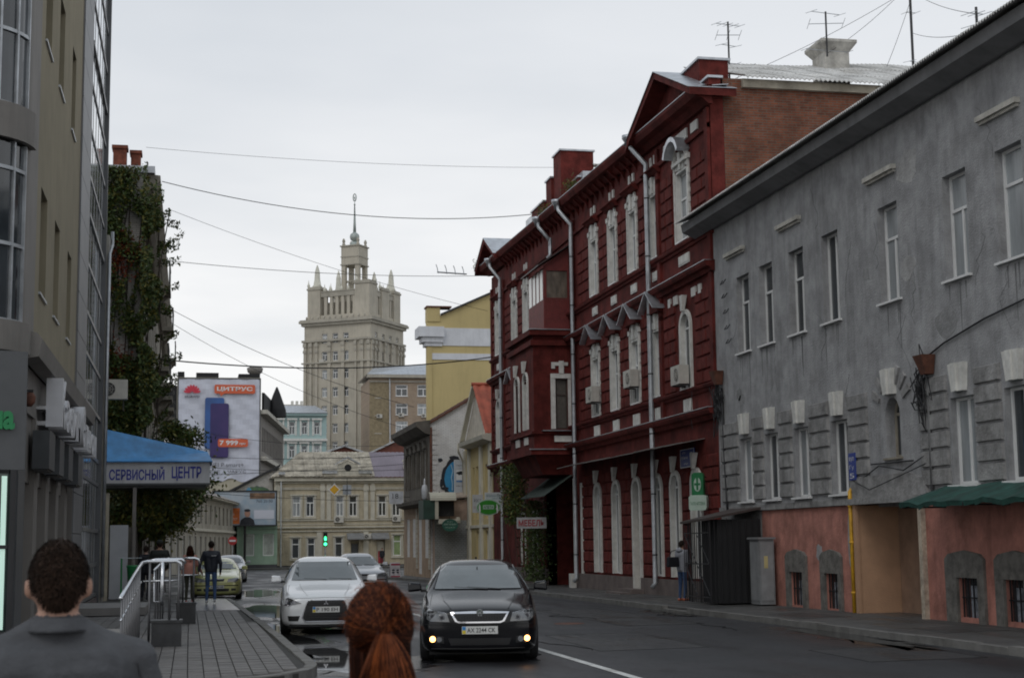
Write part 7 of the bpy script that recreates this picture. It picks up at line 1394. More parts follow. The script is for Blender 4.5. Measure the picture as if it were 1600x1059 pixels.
def front_lancer(t, patch, line, mir, hit, body):
    patch('windscreen', [(-.665, 1.03), (.665, 1.03), (.62, 1.18), (.55, 1.385), (-.55, 1.385), (-.61, 1.18)], carglass, off=.03, step=.1)
    g = patch('grille', [(-.34, .655), (.34, .655), (.37, .60), (.45, .33), (.40, .27), (-.40, .27), (-.45, .33), (-.37, .60)], grille_m, off=.012, step=.06)
    line('grille_trim', [(-.35, .665), (-.38, .6), (-.465, .33), (-.41, .262), (.41, .262), (.465, .33), (.38, .6), (.35, .665), (-.35, .665)], chrome, 'front', .008, .014, g)
    patch('bumper_bar', [(-.38, .545), (.38, .545), (.4, .43), (-.4, .43)], grille_m, off=.03, depth=.03)
    for z in (.62, .585, .38, .33): line('grille_bar', [(-.36, z), (.36, z)], blackm, 'front', .006, .02, g)
    y = hit(0, .62, 'front').y-.03; F = Frame((0, y), (1, 0), (0, -1))
    mb = MB(); [mb.prism(F, [(0, .61), (.028*math.cos(a-.5)*1.0, .61+.028*math.sin(a-.5)), (.056*math.cos(a), .61+.056*math.sin(a)), (.028*math.cos(a+.5), .61+.028*math.sin(a+.5))], 0, .008) for a in (math.pi/2, math.pi*7/6, -math.pi/6)]; mb.build('emblem', chrome, t, kind='stuff')
    for s_ in (1, -1):
        f = (lambda P: P) if s_ == 1 else mir
        hh = patch('headlight', f([(.47, .61), (.66, .575), (.80, .575), (.84, .68), (.80, .735), (.68, .70)]), mat('dark_headlamp', (.04, .042, .05), .05, .4, 12, coat=1, spec=1), off=.008, step=.045)
        for cx_, r in ((.62, .032), (.75, .04)): h = hit(s_*cx_, .64, 'front'); mb = MB(); mb.tube([(s_*cx_, h.y-.006, .635), (s_*cx_, h.y-.016, .635)], r, 16); mb.build('reflector', chrome, hh)
        line('headlight_trim', f([(.66, .572), (.82, .572), (.86, .69)]), chrome, 'front', .006, .01, hh)
        patch('bumper_vent', f([(.50, .37), (.74, .37), (.72, .27), (.54, .27)]), gap, off=.006)
        line('bonnet_crease', [(s_*.36, .1), (s_*.45, .6), (s_*.5, 1.2)], silver_p, 'top', .009, 0); line('bonnet_gap', [(s_*.73, .4), (s_*.73, .8), (s_*.71, 1.25)], gap, 'top', .004)
        line('wiper', [(s_*.25+.3, 1.03), (s_*.25-.2, 1.055)], gap, 'front', .01, .02)
    line('bumper_lip', [(-.7, .2), (0, .19), (.7, .2)], gap, 'front', .012, .0); line('bonnet_front_gap', [(-.6, .70), (0, .715), (.6, .70)], gap, 'front', .004)
    numplate(t, hit, 'P 190 EH', .487)
def front_plain(paint, lampm, plate_s, W=.66):
    def f_(t, patch, line, mir, hit, body):
        patch('windscreen', [(-.68, 1.02), (.68, 1.02), (.62, 1.2), (.55, 1.36), (-.55, 1.36), (-.62, 1.2)], carglass, off=.008, step=.1)
        g = patch('grille', [(-.28, .70), (.28, .70), (.24, .62), (-.24, .62)], grille_m, off=.008); line('grille_trim', [(-.29, .705), (.29, .705)], chrome, 'front', .008, .012, g)
        for s_ in (1, -1):
            f = (lambda P: P) if s_ == 1 else mir
            patch('headlight', f([(.36, .60), (.66, .59), (.78, .66), (.78, .76), (.66, .745), (.40, .70)]), lampm, off=.008, step=.05)
            patch('fog_lamp', f([(.50, .30), (.66, .30), (.66, .38), (.50, .38)]), grille_m, off=.006); line('bonnet_gap', [(s_*.72, .4), (s_*.7, 1.25)], gap, 'top', .005); line('wiper', [(s_*.25+.25, 1.025), (s_*.25-.2, 1.04)], gap, 'front', .01, .02)
        patch('lower_intake', [(-.44, .38), (.44, .38), (.42, .28), (-.42, .28)], grille_m, off=.006); patch('bumper_strip', [(-.74, .50), (.74, .50), (.74, .465), (-.74, .465)], gap, off=.008); numplate(t, hit, plate_s, .43)
        line('bumper_gap', [(-.8, .57), (0, .56), (.8, .57)], gap, 'front', .005)
    return f_
car('black_saloon_car', 'glossy black saloon car coming towards us with both fog lamps lit', (4.14, 22.25, .0), math.radians(-9.5), black_p, st_of(1.47), front_black, (.88, 3.48), plate=1, sidewin=SW)
car('silver_saloon_car', 'silver saloon car with a dark trapezoid grille standing behind the puddles', (2.62, 30.4, -.01), math.radians(-3.5), silver_p, st_of(1.5, -.03), front_lancer, (.88, 3.5), sidewin=SW, mirrors=(1.6, .97))
grey_p = mat('pale_grey_car_paint', (.40, .41, .43), .35, .05, 1, metal=.4, coat=.8); olive_p = mat('olive_car_paint', (.42, .42, .16), .3, .08, 1, metal=.35, coat=1.0)
car('silver_hatchback_car', 'small silver car half hidden behind the silver saloon', (6.85, 60.5, gz(60)), math.radians(4), grey_p, st_of(1.5), front_plain(grey_p, lampglass, 'AX 1874 BA'), (.85, 3.4), sidewin=SW)
car('olive_car', 'yellow-green car parked by the kerb beside the walking couple', (.93, 54.5, gz(55)), math.radians(-1), olive_p, st_of(1.42), front_plain(olive_p, lampglass, 'AX 0362 AB'), (.85, 3.4), sidewin=SW)
car('parked_car', 'dull silver car parked farther back to the right of the olive car', (2.1, 84, gz(84)), math.radians(-3), grey_p, st_of(1.45), front_plain(grey_p, lampglass, 'AX 5518 CI'), (.85, 3.4), sidewin=SW)
# ------------------------------------------------------------ people
def capsule(mb, p, q, r0, r1, seg=12):
    p, q = Vector(p), Vector(q); d = q-p; L_ = d.length; d = d.normalized() if L_ > 1e-6 else Vector((0, 0, 1)); pts = []; a = d.orthogonal().normalized(); b = d.cross(a); n0 = len(mb.v); rings = []
    for k in range(1, 5): an = math.pi/2*(k/4-1); rings.append((p+d*(r0*math.sin(an)), r0*math.cos(an)))
    for k in range(0, 4): an = math.pi/2*(k/4); rings.append((q+d*(r1*math.sin(an)), r1*math.cos(an)))
    mb.v.append(p-d*r0)
    for c, r in rings:
        for s in range(seg): t = 2*math.pi*s/seg; mb.v.append(c+(a*math.cos(t)+b*math.sin(t))*r)
    mb.v.append(q+d*r1); K = len(rings)
    for s in range(seg):
        s2 = (s+1) % seg; mb.f.append((n0, n0+1+s2, n0+1+s)); mb.m.append(0)
        for k in range(K-1): mb.f.append((n0+1+k*seg+s, n0+1+k*seg+s2, n0+1+(k+1)*seg+s2, n0+1+(k+1)*seg+s)); mb.m.append(0)
        mb.f.append((n0+1+(K-1)*seg+s, n0+1+(K-1)*seg+s2, n0+1+K*seg)); mb.m.append(0)
def ellipsoid(mb, c, r, seg=18, rings=12):
    c = Vector(c); n0 = len(mb.v); mb.v.append(c+Vector((0, 0, r[2])))
    for i in range(1, rings):
        ph = math.pi*i/rings
        for s in range(seg): t = 2*math.pi*s/seg; mb.v.append(c+Vector((r[0]*math.sin(ph)*math.cos(t), r[1]*math.sin(ph)*math.sin(t), r[2]*math.cos(ph))))
    mb.v.append(c-Vector((0, 0, r[2]))); e = len(mb.v)-1
    for s in range(seg):
        s2 = (s+1) % seg; mb.f.append((n0, n0+1+s, n0+1+s2)); mb.m.append(0)
        for i in range(rings-2): a = n0+1+i*seg; mb.f.append((a+s, a+seg+s, a+seg+s2, a+s2)); mb.m.append(0)
        a = n0+1+(rings-2)*seg; mb.f.append((a+s, e, a+s2)); mb.m.append(0)
def person(label, loc, rot, h, mats, J, voxel=.014, bulk=1.0, hem=.9, sex='m', fingers=True, headturn=0, group=None, smooth_it=6):
    """J: joint overrides. Faces +Y. mats = (skin, top, trousers, shoes). One remeshed body, then clothing regions by nearest limb."""
    t = thing('person', label, 'person', loc, group, rot=rot, local=True); s = h/1.75; sw = .185 if sex == 'm' else .16
    D = dict(pelvis=(0, 0, .97), chest=(0, -.01, 1.24), neck=(0, -.015, 1.47), head=(0, .01, 1.63), shL=(-sw, 0, 1.415), shR=(sw, 0, 1.415), elL=(-sw-.06, -.03, 1.13), elR=(sw+.06, -.03, 1.13), wrL=(-sw-.05, .06, .89), wrR=(sw+.05, .06, .89), hiL=(-.09, 0, .93), hiR=(.09, 0, .93), knL=(-.1, .02, .5), knR=(.1, .02, .5), anL=(-.1, -.02, .09), anR=(.1, -.02, .09))
    D.update(J); V = {k: Vector(v)*s for k, v in D.items()}; B = bulk; mb = MB(); parts = []
    def cp(tag_, a, b, r0, r1): capsule(mb, a, b, r0*s, r1*s); parts.append((tag_, Vector(a), Vector(b), (r0+r1)/2*s))
    up = Vector((0, 0, 1)); ch = V['chest']
    for (dx_, r0, r1) in ((.075, .105, .105), (-.075, .105, .105)):
        cp(1, V['pelvis']+Vector((dx_*.8*s, 0, .02*s)), ch+Vector((dx_*1.15*s, 0, .06*s)), r0*B*.98, r1*B*1.02)
    cp(1, V['shL'], V['shR'], .058*B, .058*B); cp(1, ch+Vector((-.09*s, -.02*s, .1*s)), ch+Vector((.09*s, -.02*s, .1*s)), .1*B, .1*B)
    cp(1, V['neck']-up*.04*s, V['shL'], .05*B, .055*B); cp(1, V['neck']-up*.04*s, V['shR'], .05*B, .055*B); cp(1, V['neck']-up*.005*s, V['shL'].lerp(V['neck'], .45)-up*.015*s, .045*B, .05*B); cp(1, V['neck']-up*.005*s, V['shR'].lerp(V['neck'], .45)-up*.015*s, .045*B, .05*B)
    cp(2, V['pelvis']+Vector((-.06*s, 0, -.03*s)), V['pelvis']+Vector((.06*s, 0, -.03*s)), .115, .115)
    for q in 'LR':
        cp(1, V['sh'+q], V['el'+q], .054*B, .043*B); cp(1, V['el'+q], V['wr'+q], .042*B, .032*B)
        hd = (V['wr'+q]-V['el'+q]).normalized(); cp(0, V['wr'+q], V['wr'+q]+hd*.03*s, .024, .028); cp(0, V['wr'+q]+hd*.03*s, V['wr'+q]+hd*.08*s, .03, .03)
        cp(2, V['hi'+q], V['kn'+q], .085, .058); cp(2, V['kn'+q], V['an'+q]+up*.03*s, .056, .042)
        fd = Vector((0, 1, 0)) if 'foot'+q not in D else Vector(D['foot'+q]); an = V['an'+q]; cp(3, an-up*.04*s-fd*.04*s, an-up*.045*s+fd*.15*s, .042, .035)
    nk = V['neck']; hd_ = V['head']; cp(0, nk-up*.05*s, hd_-up*.05*s, .056, .052)
    ellipsoid(mb, hd_+Vector((0, -.012*s, .018*s)), (.076*s, .095*s, .105*s)); ellipsoid(mb, hd_+Vector((0, .035*s, -.045*s)), (.058*s, .058*s, .075*s)); parts.append((0, hd_, hd_+up*.02*s, .1*s))
    capsule(mb, hd_+Vector((0, .085*s, .0)), hd_+Vector((0, .102*s, -.022*s)), .009*s, .014*s)      # nose
    for sx in (-1, 1): ellipsoid(mb, hd_+Vector((sx*.078*s, -.005*s, -.005*s)), (.013*s, .02*s, .032*s), 10, 8)
    me = mb.mesh('body', mats[0]); tmp = bpy.data.objects.new('body', me); COL.objects.link(tmp)
    r = tmp.modifiers.new('r', 'REMESH'); r.mode = 'VOXEL'; r.voxel_size = voxel; sm = tmp.modifiers.new('s', 'SMOOTH'); sm.iterations = smooth_it; sm.factor = .5
    bpy.context.view_layer.update(); ev = bpy.data.meshes.new_from_object(tmp.evaluated_get(bpy.context.evaluated_depsgraph_get())); bpy.data.objects.remove(tmp); ev.materials.clear(); [ev.materials.append(m_) for m_ in mats]
    def near(c):
        best = 9; tg_ = 0
        for (k, a, b, r_) in parts:
            ab = b-a; u = max(0, min(1, (c-a).dot(ab)/(ab.length_squared+1e-9))); d = (c-(a+ab*u)).length-r_
            if d < best: best = d; tg_ = k
        return tg_
    mi = []
    for p in ev.polygons:
        c = p.center; k = near(c)
        if k in (1, 2) and c.z > .55*s and (abs(c.x) < .2*s): k = 1 if c.z > hem*s else 2
        if k == 1 and c.z > V['neck'].z+.02*s: k = 0
        mi.append(k)
    ev.polygons.foreach_set('material_index', mi); ev.polygons.foreach_set('use_smooth', [True]*len(ev.polygons)); ev.name = 'body'
    o = bpy.data.objects.new('body', ev); COL.objects.link(o); o.parent = t; ORG[o.name] = Vector((0, 0, 0))
    if fingers:
        fb = MB()
        for q in 'LR':
            hd = (V['wr'+q]-V['el'+q]).normalized(); base = V['wr'+q]+hd*.085*s; side = Vector((0, 1, 0)); side = (side-hd*side.dot(hd)).normalized(); nrm = hd.cross(side)*(1 if q == 'L' else -1)
            for k, L_ in enumerate((.062, .07, .066, .052)):
                o1 = base+side*(.026-.0175*k)*s; m1 = o1+hd*L_*.55*s+nrm*.006*s; e1 = m1+hd*L_*.45*s+nrm*.02*s; capsule(fb, o1-hd*.01*s, m1, .0085*s, .008*s, 8); capsule(fb, m1, e1, .008*s, .0065*s, 8)
            th = V['wr'+q]+hd*.035*s+side*.026*s; capsule(fb, th, th+hd*.035*s+side*.018*s, .011*s, .009*s, 8); capsule(fb, th+hd*.035*s+side*.018*s, th+hd*.06*s+side*.016*s, .009*s, .0075*s, 8)
        hh = fb.build('fingers', mats[0], t, smooth=True, kind='stuff')
    t['_'] = 0; del t['_']
    return t, V, s
def face(t, hd, s, skin):
    for sx in (-1, 1): mb = MB(); ellipsoid(mb, hd+Vector((sx*.03*s, .078*s, .012*s)), (.012*s, .008*s, .007*s), 10, 6); mb.build('eye', mat('eye_white', (.5, .5, .5), .3), t, smooth=True); mb = MB(); ellipsoid(mb, hd+Vector((sx*.03*s, .0855*s, .012*s)), (.005*s, .003*s, .005*s), 8, 6); mb.build('pupil', gap, t)
    mb = MB(); ellipsoid(mb, hd+Vector((0, .084*s, -.052*s)), (.022*s, .008*s, .006*s), 12, 6); mb.build('mouth', mat('lips', (.3, .1, .08), .5), t, smooth=True)
def hair_cap(t, hd, s, m_, r=(.086, .106, .112), zc=.022, cutz=-.02, back=-.09, n=1500, ln=.03, seed=1, curl=.3, name='hair'):
    """solid cap with a ragged hairline, covered by short tufts"""
    r_ = random.Random(seed); mb = MB(); c = hd+Vector((0, -.014*s, zc*s)); R = Vector(r)*s; seg, rg = 28, 18
    def P(i, k): ph = math.pi*i/rg; th = 2*math.pi*k/seg; return Vector((R.x*math.sin(ph)*math.cos(th), R.y*math.sin(ph)*math.sin(th), R.z*math.cos(ph)))
    def ok(v): lim = cutz*s if v.y > -.02*s else (back*s if v.y < -.05*s else (cutz+back)/2*s); return v.z > lim and not (v.y > .045*s and v.z < .035*s)
    for i in range(rg):
        for k in range(seg):
            q = [P(i, k), P(i+1, k), P(i+1, k+1), P(i, k+1)]
            if all(ok(v) for v in q): mb.face([c+v for v in q])
    base = len(mb.f)
    for _ in range(n):
        v = Vector((r_.gauss(0, 1), r_.gauss(0, 1), r_.gauss(0, 1))).normalized(); p = Vector((v.x*R.x, v.y*R.y, v.z*R.z))
        if not ok(p): continue
        d = (v*.3+Vector((r_.gauss(0, curl), -.15+r_.gauss(0, curl), -.55+r_.gauss(0, curl)))).normalized()*ln*s*r_.uniform(.6, 1.3); w_ = d.cross(v).normalized()*.0022*s
        mb.face([c+p-w_, c+p+w_, c+p+d+v*.004*s], r_.randrange(len(m_)))
    return mb.build(name, m_, t)
skin = mat('skin', (.42, .24, .17), .55, .1, 8); skin2 = mat('skin_pale', (.5, .32, .25), .55, .1, 8)
hd1 = mat('hair_dark_brown', (.022, .014, .010), .75, .4, 30, spec=.15); hd2 = mat('hair_brown', (.05, .030, .021), .75, .4, 30, spec=.15)
hg1 = mat('hair_ginger_dark', (.020, .0055, .0025), .75, .4, 25, spec=.12); hg2 = mat('hair_ginger', (.062, .0145, .0045), .7, .4, 25, spec=.15); hg3 = mat('hair_copper', (.22, .055, .012), .6, .3, 25, spec=.2)
def cloth(name, col, **k): return mat(name, col, .9, .15, 6, .6, 40, **k)
jean = cloth('blue_denim', (.04, .075, .16)); blackc = cloth('black_cloth', (.014, .015, .02)); shoe = mat('dark_shoe', (.02, .018, .018), .5)
shirt = mat('grey_shirt', (.060, .062, .068), .85, .25, 9, .9, 14)
# foreground man, seen from behind
t, V, s = person('man seen from behind at the lower left in a dark grey collared shirt', (-.355, 4.5, 0), math.radians(4), 1.795, (skin, shirt, cloth('dark_trousers', (.03, .03, .035)), shoe), dict(head=(0, .015, 1.592), neck=(0, -.015, 1.495), shL=(-.2, 0, 1.385), shR=(.2, 0, 1.385), elL=(-.30, -.02, 1.13), elR=(.30, -.02, 1.13), wrL=(-.27, .1, .9), wrR=(.27, .1, .9)), .009, 1.16, .86, smooth_it=5)
hair_cap(t, V['head'], s, [hd1, hd2, hd2], (.077, .099, .107), .02, .0, -.085, 11000, .008, 5, .12); face(t, V['head'], s, skin)
mb = MB(); mb.lathe(V['neck']+Vector((0, .004, 0)), [(.058, -.03), (.090, -.024), (.088, -.016), (.074, .008), (.070, .014), (.062, .013), (.058, -.03)], 40); mb.build('collar', shirt, t, smooth=True)
def seam(t, pts, m_, r=.0025, name='seam'):
    body = [c for c in t.children if c.name.startswith('body')][0]; bv = BVHTree.FromPolygons([v.co.copy() for v in body.data.vertices], [tuple(p.vertices) for p in body.data.polygons]); Q = []
    for i in range(len(pts)-1):
        for j in range(10):
            a = Vector(pts[i]).lerp(Vector(pts[i+1]), j/10); h = bv.ray_cast(Vector((a.x, -2, a.y)), Vector((0, 1, 0)))
            if h[0] is not None and h[0].y < .1: Q.append(h[0]+Vector((0, -.001, 0)))
    if len(Q) > 3: mb = MB(); mb.tube(Q, r, 5); mb.build(name, m_, t, smooth=True)
sd_ = cloth('shirt_seam', (.03, .03, .034)); seam(t, [(-.22, 1.335), (0, 1.325), (.22, 1.335)], sd_); seam(t, [(.215, 1.42), (.235, 1.34), (.225, 1.2)], sd_); seam(t, [(-.215, 1.42), (-.235, 1.34), (-.225, 1.2)], sd_); seam(t, [(.0, 1.32), (.0, 1.0)], sd_)
# foreground woman with ponytail
t, V, s = person('woman seen from behind at the bottom centre with ginger hair in a ponytail', (.475, 3.95, 0), 0, 1.625, (skin2, cloth('dark_red_coat', (.10, .035, .02)), jean, shoe), dict(), .009, 1.05, .8, 'f', smooth_it=5)
face(t, V['head'], s, skin2); rr = random.Random(5); c = V['head']+Vector((0, -.012*s, .018*s)); tie = V['head']+Vector((0, -.122*s, -.002*s))
R = Vector((.092, .112, .118))*s; mb = MB(); seg, rg = 28, 18
for i in range(rg):
    for k in range(seg):
        q = []
        for (a, b) in ((i, k), (i+1, k), (i+1, k+1), (i, k+1)): ph = math.pi*a/rg; th = 2*math.pi*b/seg; q.append(Vector((R.x*.975*math.sin(ph)*math.cos(th), R.y*.975*math.sin(ph)*math.sin(th), R.z*.975*math.cos(ph))))
        if all(v.z > (-.012*s if v.y > -.01*s else -.1*s) and not (v.y > .06*s and v.z < .05*s) for v in q): mb.face([c+v for v in q])
for _ in range(5200):
    th = rr.uniform(-math.pi, math.pi); start = Vector((math.cos(th), math.sin(th), 0)); elv = rr.uniform(-.15, 1.25) if start.y > -.2 else rr.uniform(-.9, 1.2)
    v0 = Vector((math.cos(th)*math.cos(elv), math.sin(th)*math.cos(elv), math.sin(elv))); v1 = Vector((0, -1, -.12)).normalized()
    if v0.y > .55 and v0.z < .35: continue
    v1 = (v1+Vector((rr.gauss(0, .05), 0, rr.gauss(0, .06)))).normalized(); pts = []; lift = rr.uniform(.985, 1.03)
    for k in range(9): q = k/8; vv_ = (v0*(1-q)+v1*q); vv_ = vv_.normalized() if vv_.length > 1e-3 else v1; f_ = lift+(rr.random()-.5)*.004+(.06*q*q); pts.append(c+Vector((vv_.x*R.x, vv_.y*R.y, vv_.z*R.z))*f_)
    mb.tube(pts, .0008, 3, rr.choice((0, 0, 0, 0, 1, 1, 1, 2)), r1=.0006)
for _ in range(320):   # flyaway hairs
    v0 = Vector((rr.gauss(0, 1), rr.gauss(0, 1)-.3, abs(rr.gauss(0, 1)))).normalized(); p = c+Vector((v0.x*R.x, v0.y*R.y, v0.z*R.z)); d = Vector((rr.gauss(0, 1), rr.gauss(0, 1), rr.gauss(0, .6))).normalized()*.011; mb.tube([p, p+v0*.008+d*.6, p+v0*.014+d*1.6-Vector((0, 0, .014))], .0005, 3, 2)
for _ in range(2600):   # loose nape hair filling in beside the ponytail
    x0 = rr.gauss(0, .055); side = rr.uniform(-1, 1); st = c+Vector((R.x*.93*math.sin(side*1.4), -R.y*.8*math.cos(side*1.4), -R.z*rr.uniform(.25, .75))); en = st+Vector((-st.x*.0+(c.x-st.x)*.22+rr.gauss(0, .008), -.012+rr.gauss(0, .01), -rr.uniform(.16, .3))); mid = st.lerp(en, .45)+Vector((0, -.012, 0)); mb.tube([st, mid, en], .0011, 3, rr.choice((0, 0, 0, 1)), r1=.0007)
hr = mb.build('hair', [hg1, hg2, hg3], t)
mb = MB(); mb.tube([tie+Vector((0, .018, 0)), tie-Vector((0, .008, 0))], .021, 16); mb.build('hair_tie', cloth('hair_tie', (.03, .012, .012)), t, smooth=True)
mb = MB()
for k in range(26):
    a = .0
cen = lambda q: tie+Vector((.004*math.sin(q*4), -.012-.045*math.sin(min(1, q*2.2)*math.pi/2)+.05*q, .006-.02*q-.34*q**1.25))
wid = lambda q: .017+.052*math.sin(min(1, q*1.7)*math.pi/2)*(1-.55*max(0, q-.6)/.4)
prev = None
for k in range(15):
    q = k/15; q2 = (k+1)/15
    for j in range(14):
        a, b = 2*math.pi*j/14, 2*math.pi*(j+1)/14; g_ = lambda an, w_: Vector((math.cos(an)*w_*.92, math.sin(an)*w_*.6, 0)); mb.face([cen(q)+g_(a, wid(q)), cen(q)+g_(b, wid(q)), cen(q2)+g_(b, wid(q2)), cen(q2)+g_(a, wid(q2))])
for _ in range(2600):
    a = rr.uniform(0, 6.283); rad = rr.random()*.4+.75; ph = rr.gauss(0, .25); pts = []; e = rr.uniform(.75, 1.05)
    for k in range(10): q = k/9*e; an = a+ph*q; w_ = wid(min(q, 1))*rad*(1+.06*math.sin(q*9+a*3)); pts.append(cen(q)+Vector((math.cos(an)*w_, math.sin(an)*w_*.65, 0)))
    mb.tube(pts, .0010, 3, rr.choice((0, 1, 1, 2, 2)), r1=.0006)
mb.build('ponytail', [hg1, hg2, hg3], t)
# walking man in a dark jacket and jeans
jack = mat('navy_jacket', (.013, .016, .026), .6, .3, 8, .6, 18)
t, V, s = person('man in a dark navy jacket and jeans walking away beside the olive car', (.62, 45.6, gz(45)+.15), math.radians(-5), 1.78, (skin, jack, jean, mat('pale_trainer', (.4, .4, .4), .6)), dict(elL=(-.30, -.02, 1.15), wrL=(-.34, .02, .93), elR=(.27, -.04, 1.13), wrR=(.26, .02, .9), knL=(-.1, .08, .5), anL=(-.11, -.02, .1), knR=(.11, -.02, .5), anR=(.12, -.12, .12)), .013, 1.22, .88)
hair_cap(t, V['head'], s, [hd1, hd1], n=900, seed=3); face(t, V['head'], s, skin); mb = MB(); mb.box(.02, .16, -.168, -.160, 1.36, 1.375); mb.build('jacket_print', wpaint, t)
# woman in a pink coat
coat = cloth('pink_coat', (.48, .22, .17))
t, V, s = person('woman in a salmon pink jacket with long reddish hair walking away', (.02, 46.2, gz(46)+.15), math.radians(4), 1.66, (skin2, coat, cloth('olive_trousers', (.045, .045, .03)), mat('red_shoe', (.35, .06, .05), .5)), dict(elR=(.26, 0, 1.14), wrR=(.36, .1, .95), elL=(-.22, -.03, 1.13), wrL=(-.22, .03, .9), knL=(-.08, .06, .5), knR=(.08, -.02, .5), anR=(.09, -.1, .11)), .013, 1.12, .86, 'f')
hair_cap(t, V['head'], s, [hg1, hg2], n=900, seed=4, back=-.1); mb = MB()
for _ in range(700): a = rr.uniform(math.pi, 2*math.pi); p = V['head']+Vector((.085*math.cos(a), .09*math.sin(a), .03))*s; mb.tube([p, p+Vector((rr.gauss(0, .015), -.03, -.14)), p+Vector((rr.gauss(0, .03), -.05, -.3+rr.gauss(0, .03)))], .004, 3, rr.randrange(2))
mb.build('long_hair', [hg1, hg2], t); face(t, V['head'], s, skin2); mb = MB(); mb.lathe((0, 0, .80), [(.205, 0), (.19, .1), (.165, .25), (.15, .38)], 20); mb.build('coat_skirt', coat, t, smooth=True)
# two dark figures on the left
dj = cloth('dark_green_jacket', (.018, .022, .018))
t, V, s = person('man in a bulky blackish green jacket and cap behind the handrail', (-.88, 48.3, gz(48)+.15), math.radians(3), 1.83, (skin, dj, blackc, shoe), dict(elL=(-.3, .05, 1.14), wrL=(-.2, .2, 1.1), elR=(.3, .02, 1.14), wrR=(.24, .16, .98), knL=(-.1, .05, .5), anR=(.1, -.1, .11)), .013, 1.42, .82)
hair_cap(t, V['head'], s, [hd1, hd1], n=300, seed=6); mb = MB(); mb.lathe(V['head']+Vector((0, -.01, .03)), [(.105, 0), (.106, .06), (.09, .1), (.05, .125), (.005, .13)], 18); mb.box(-.06, .06, .09, .17, V['head'].z+.03, V['head'].z+.045); mb.build('cap', dj, t, smooth=True); face(t, V['head'], s, skin)
t, V, s = person('dark dressed woman walking just left of the man in the cap', (-1.32, 49.6, gz(49)+.15), math.radians(-8), 1.68, (skin2, blackc, blackc, shoe), dict(knL=(-.08, .08, .5), anR=(.08, -.12, .12)), .014, 1.2, .7, 'f'); hair_cap(t, V['head'], s, [hd1, hd2], n=700, seed=8, back=-.12); face(t, V['head'], s, skin2)
# person by the barred enclosure
hood_m = cloth('grey_hoodie', (.27, .28, .31))
t, V, s = person('person in pale grey hoodie and jeans carrying a shoulder bag by the red wall', (13.5, 41.55, .03), math.radians(-62), 1.68, (skin, hood_m, jean, mat('orange_shoe', (.4, .12, .06), .6)), dict(elL=(-.22, .08, 1.14), wrL=(-.12, .26, 1.06), elR=(.22, .08, 1.14), wrR=(.12, .27, 1.1), head=(0, .03, 1.62)), .013, 1.22, .84)
hair_cap(t, V['head'], s, [hd1, hd1], n=900, seed=9); face(t, V['head'], s, skin); mb = MB(); ellipsoid(mb, V['neck']+Vector((0, -.09, -.0)), (.11, .075, .07)); mb.build('hood', hood_m, t, smooth=True)
bgp = thing('shoulder_bag', 'black shoulder bag worn by the person in the pale hoodie', 'bag', (13.2, 41.5, .9)); mb = MB(); mb.hexa([(12.98, 41.2, .98), (13.40, 41.42, .98), (13.36, 41.52, .98), (12.94, 41.3, .98), (13.0, 41.2, 1.26), (13.38, 41.4, 1.26), (13.34, 41.5, 1.26), (12.96, 41.3, 1.26)]); b_ = mb.build('bag_body', blackc, bgp); m_ = b_.modifiers.new('bevel', 'BEVEL'); m_.width = .04; m_.segments = 3; mb = MB(); mb.tube([(13.02, 41.3, 1.22), (13.2, 41.52, 1.42), (13.38, 41.62, 1.45), (13.5, 41.8, 1.3)], .012, 6); mb.build('strap', blackc, bgp)
t, V, s = person('tiny dark figure standing by the doors of the corner house', (17.9, 146.5, gz(146)+.12), math.radians(160), 1.7, (skin, blackc, blackc, shoe), {}, .03, 1.1, .8, fingers=False); hair_cap(t, V['head'], s, [hd1, hd1], n=100)
# ------------------------------------------------------------ street furniture on the left pavement
gbn = mat('bin_green', (.02, .20, .06), .5, .15, 3)
t = thing('litter_bin', 'green plastic litter bin hung on a green post beside the office building', 'bin', (-1.55, 43, .1)); mb = MB(); mb.lathe((-1.47, 43, .55), [(.12, 0), (.17, .62), (.185, .64), (.185, .68), (.16, .68)], 18); mb.build('bucket', gbn, t, smooth=True); mb = MB(); mb.tube([(-1.78, 43, .08), (-1.78, 43, 1.42)], .025, 8); mb.build('post', gbn, t); mb = MB(); mb.tube([(-1.8, 43, 1.42), (-1.25, 43, 1.42)], .012, 6); mb.build('top_rail', galv, t)
pedm = mat('black_granite', (.028, .029, .031), .45, .4, 6, spec=.5)
for nm, (x, y, wd) in {'nearer': (-.34, 25.75, .235), 'farther': (-.05, 33.5, .2)}.items():
    t = thing('stone_block', f'dark granite pedestal block of the {nm} stainless railing', 'block', (x, y, .12), 'granite pedestals of the railings'); mb = MB(); mb.box(x-wd, x+wd, y-.25, y+.25, .125, .52); mb.build('base', pedm, t); mb = MB(); mb.box(x-wd-.015, x+wd+.015, y-.27, y+.27, .522, .56); mb.build('top_slab', pedm, t)
postm = mat('dull_post', (.16, .16, .165), .4, .1, 4, metal=.6)
def rail(label, parts): 
    t = thing('handrail', label, 'railing', parts[0][1][0], 'stainless handrails'); 
    for nm, pts, r in parts: mb = MB(); mb.tube(pts, r, 8); mb.build(nm, steel if 'rail' in nm or nm == 'loop' else postm, t, smooth=True)
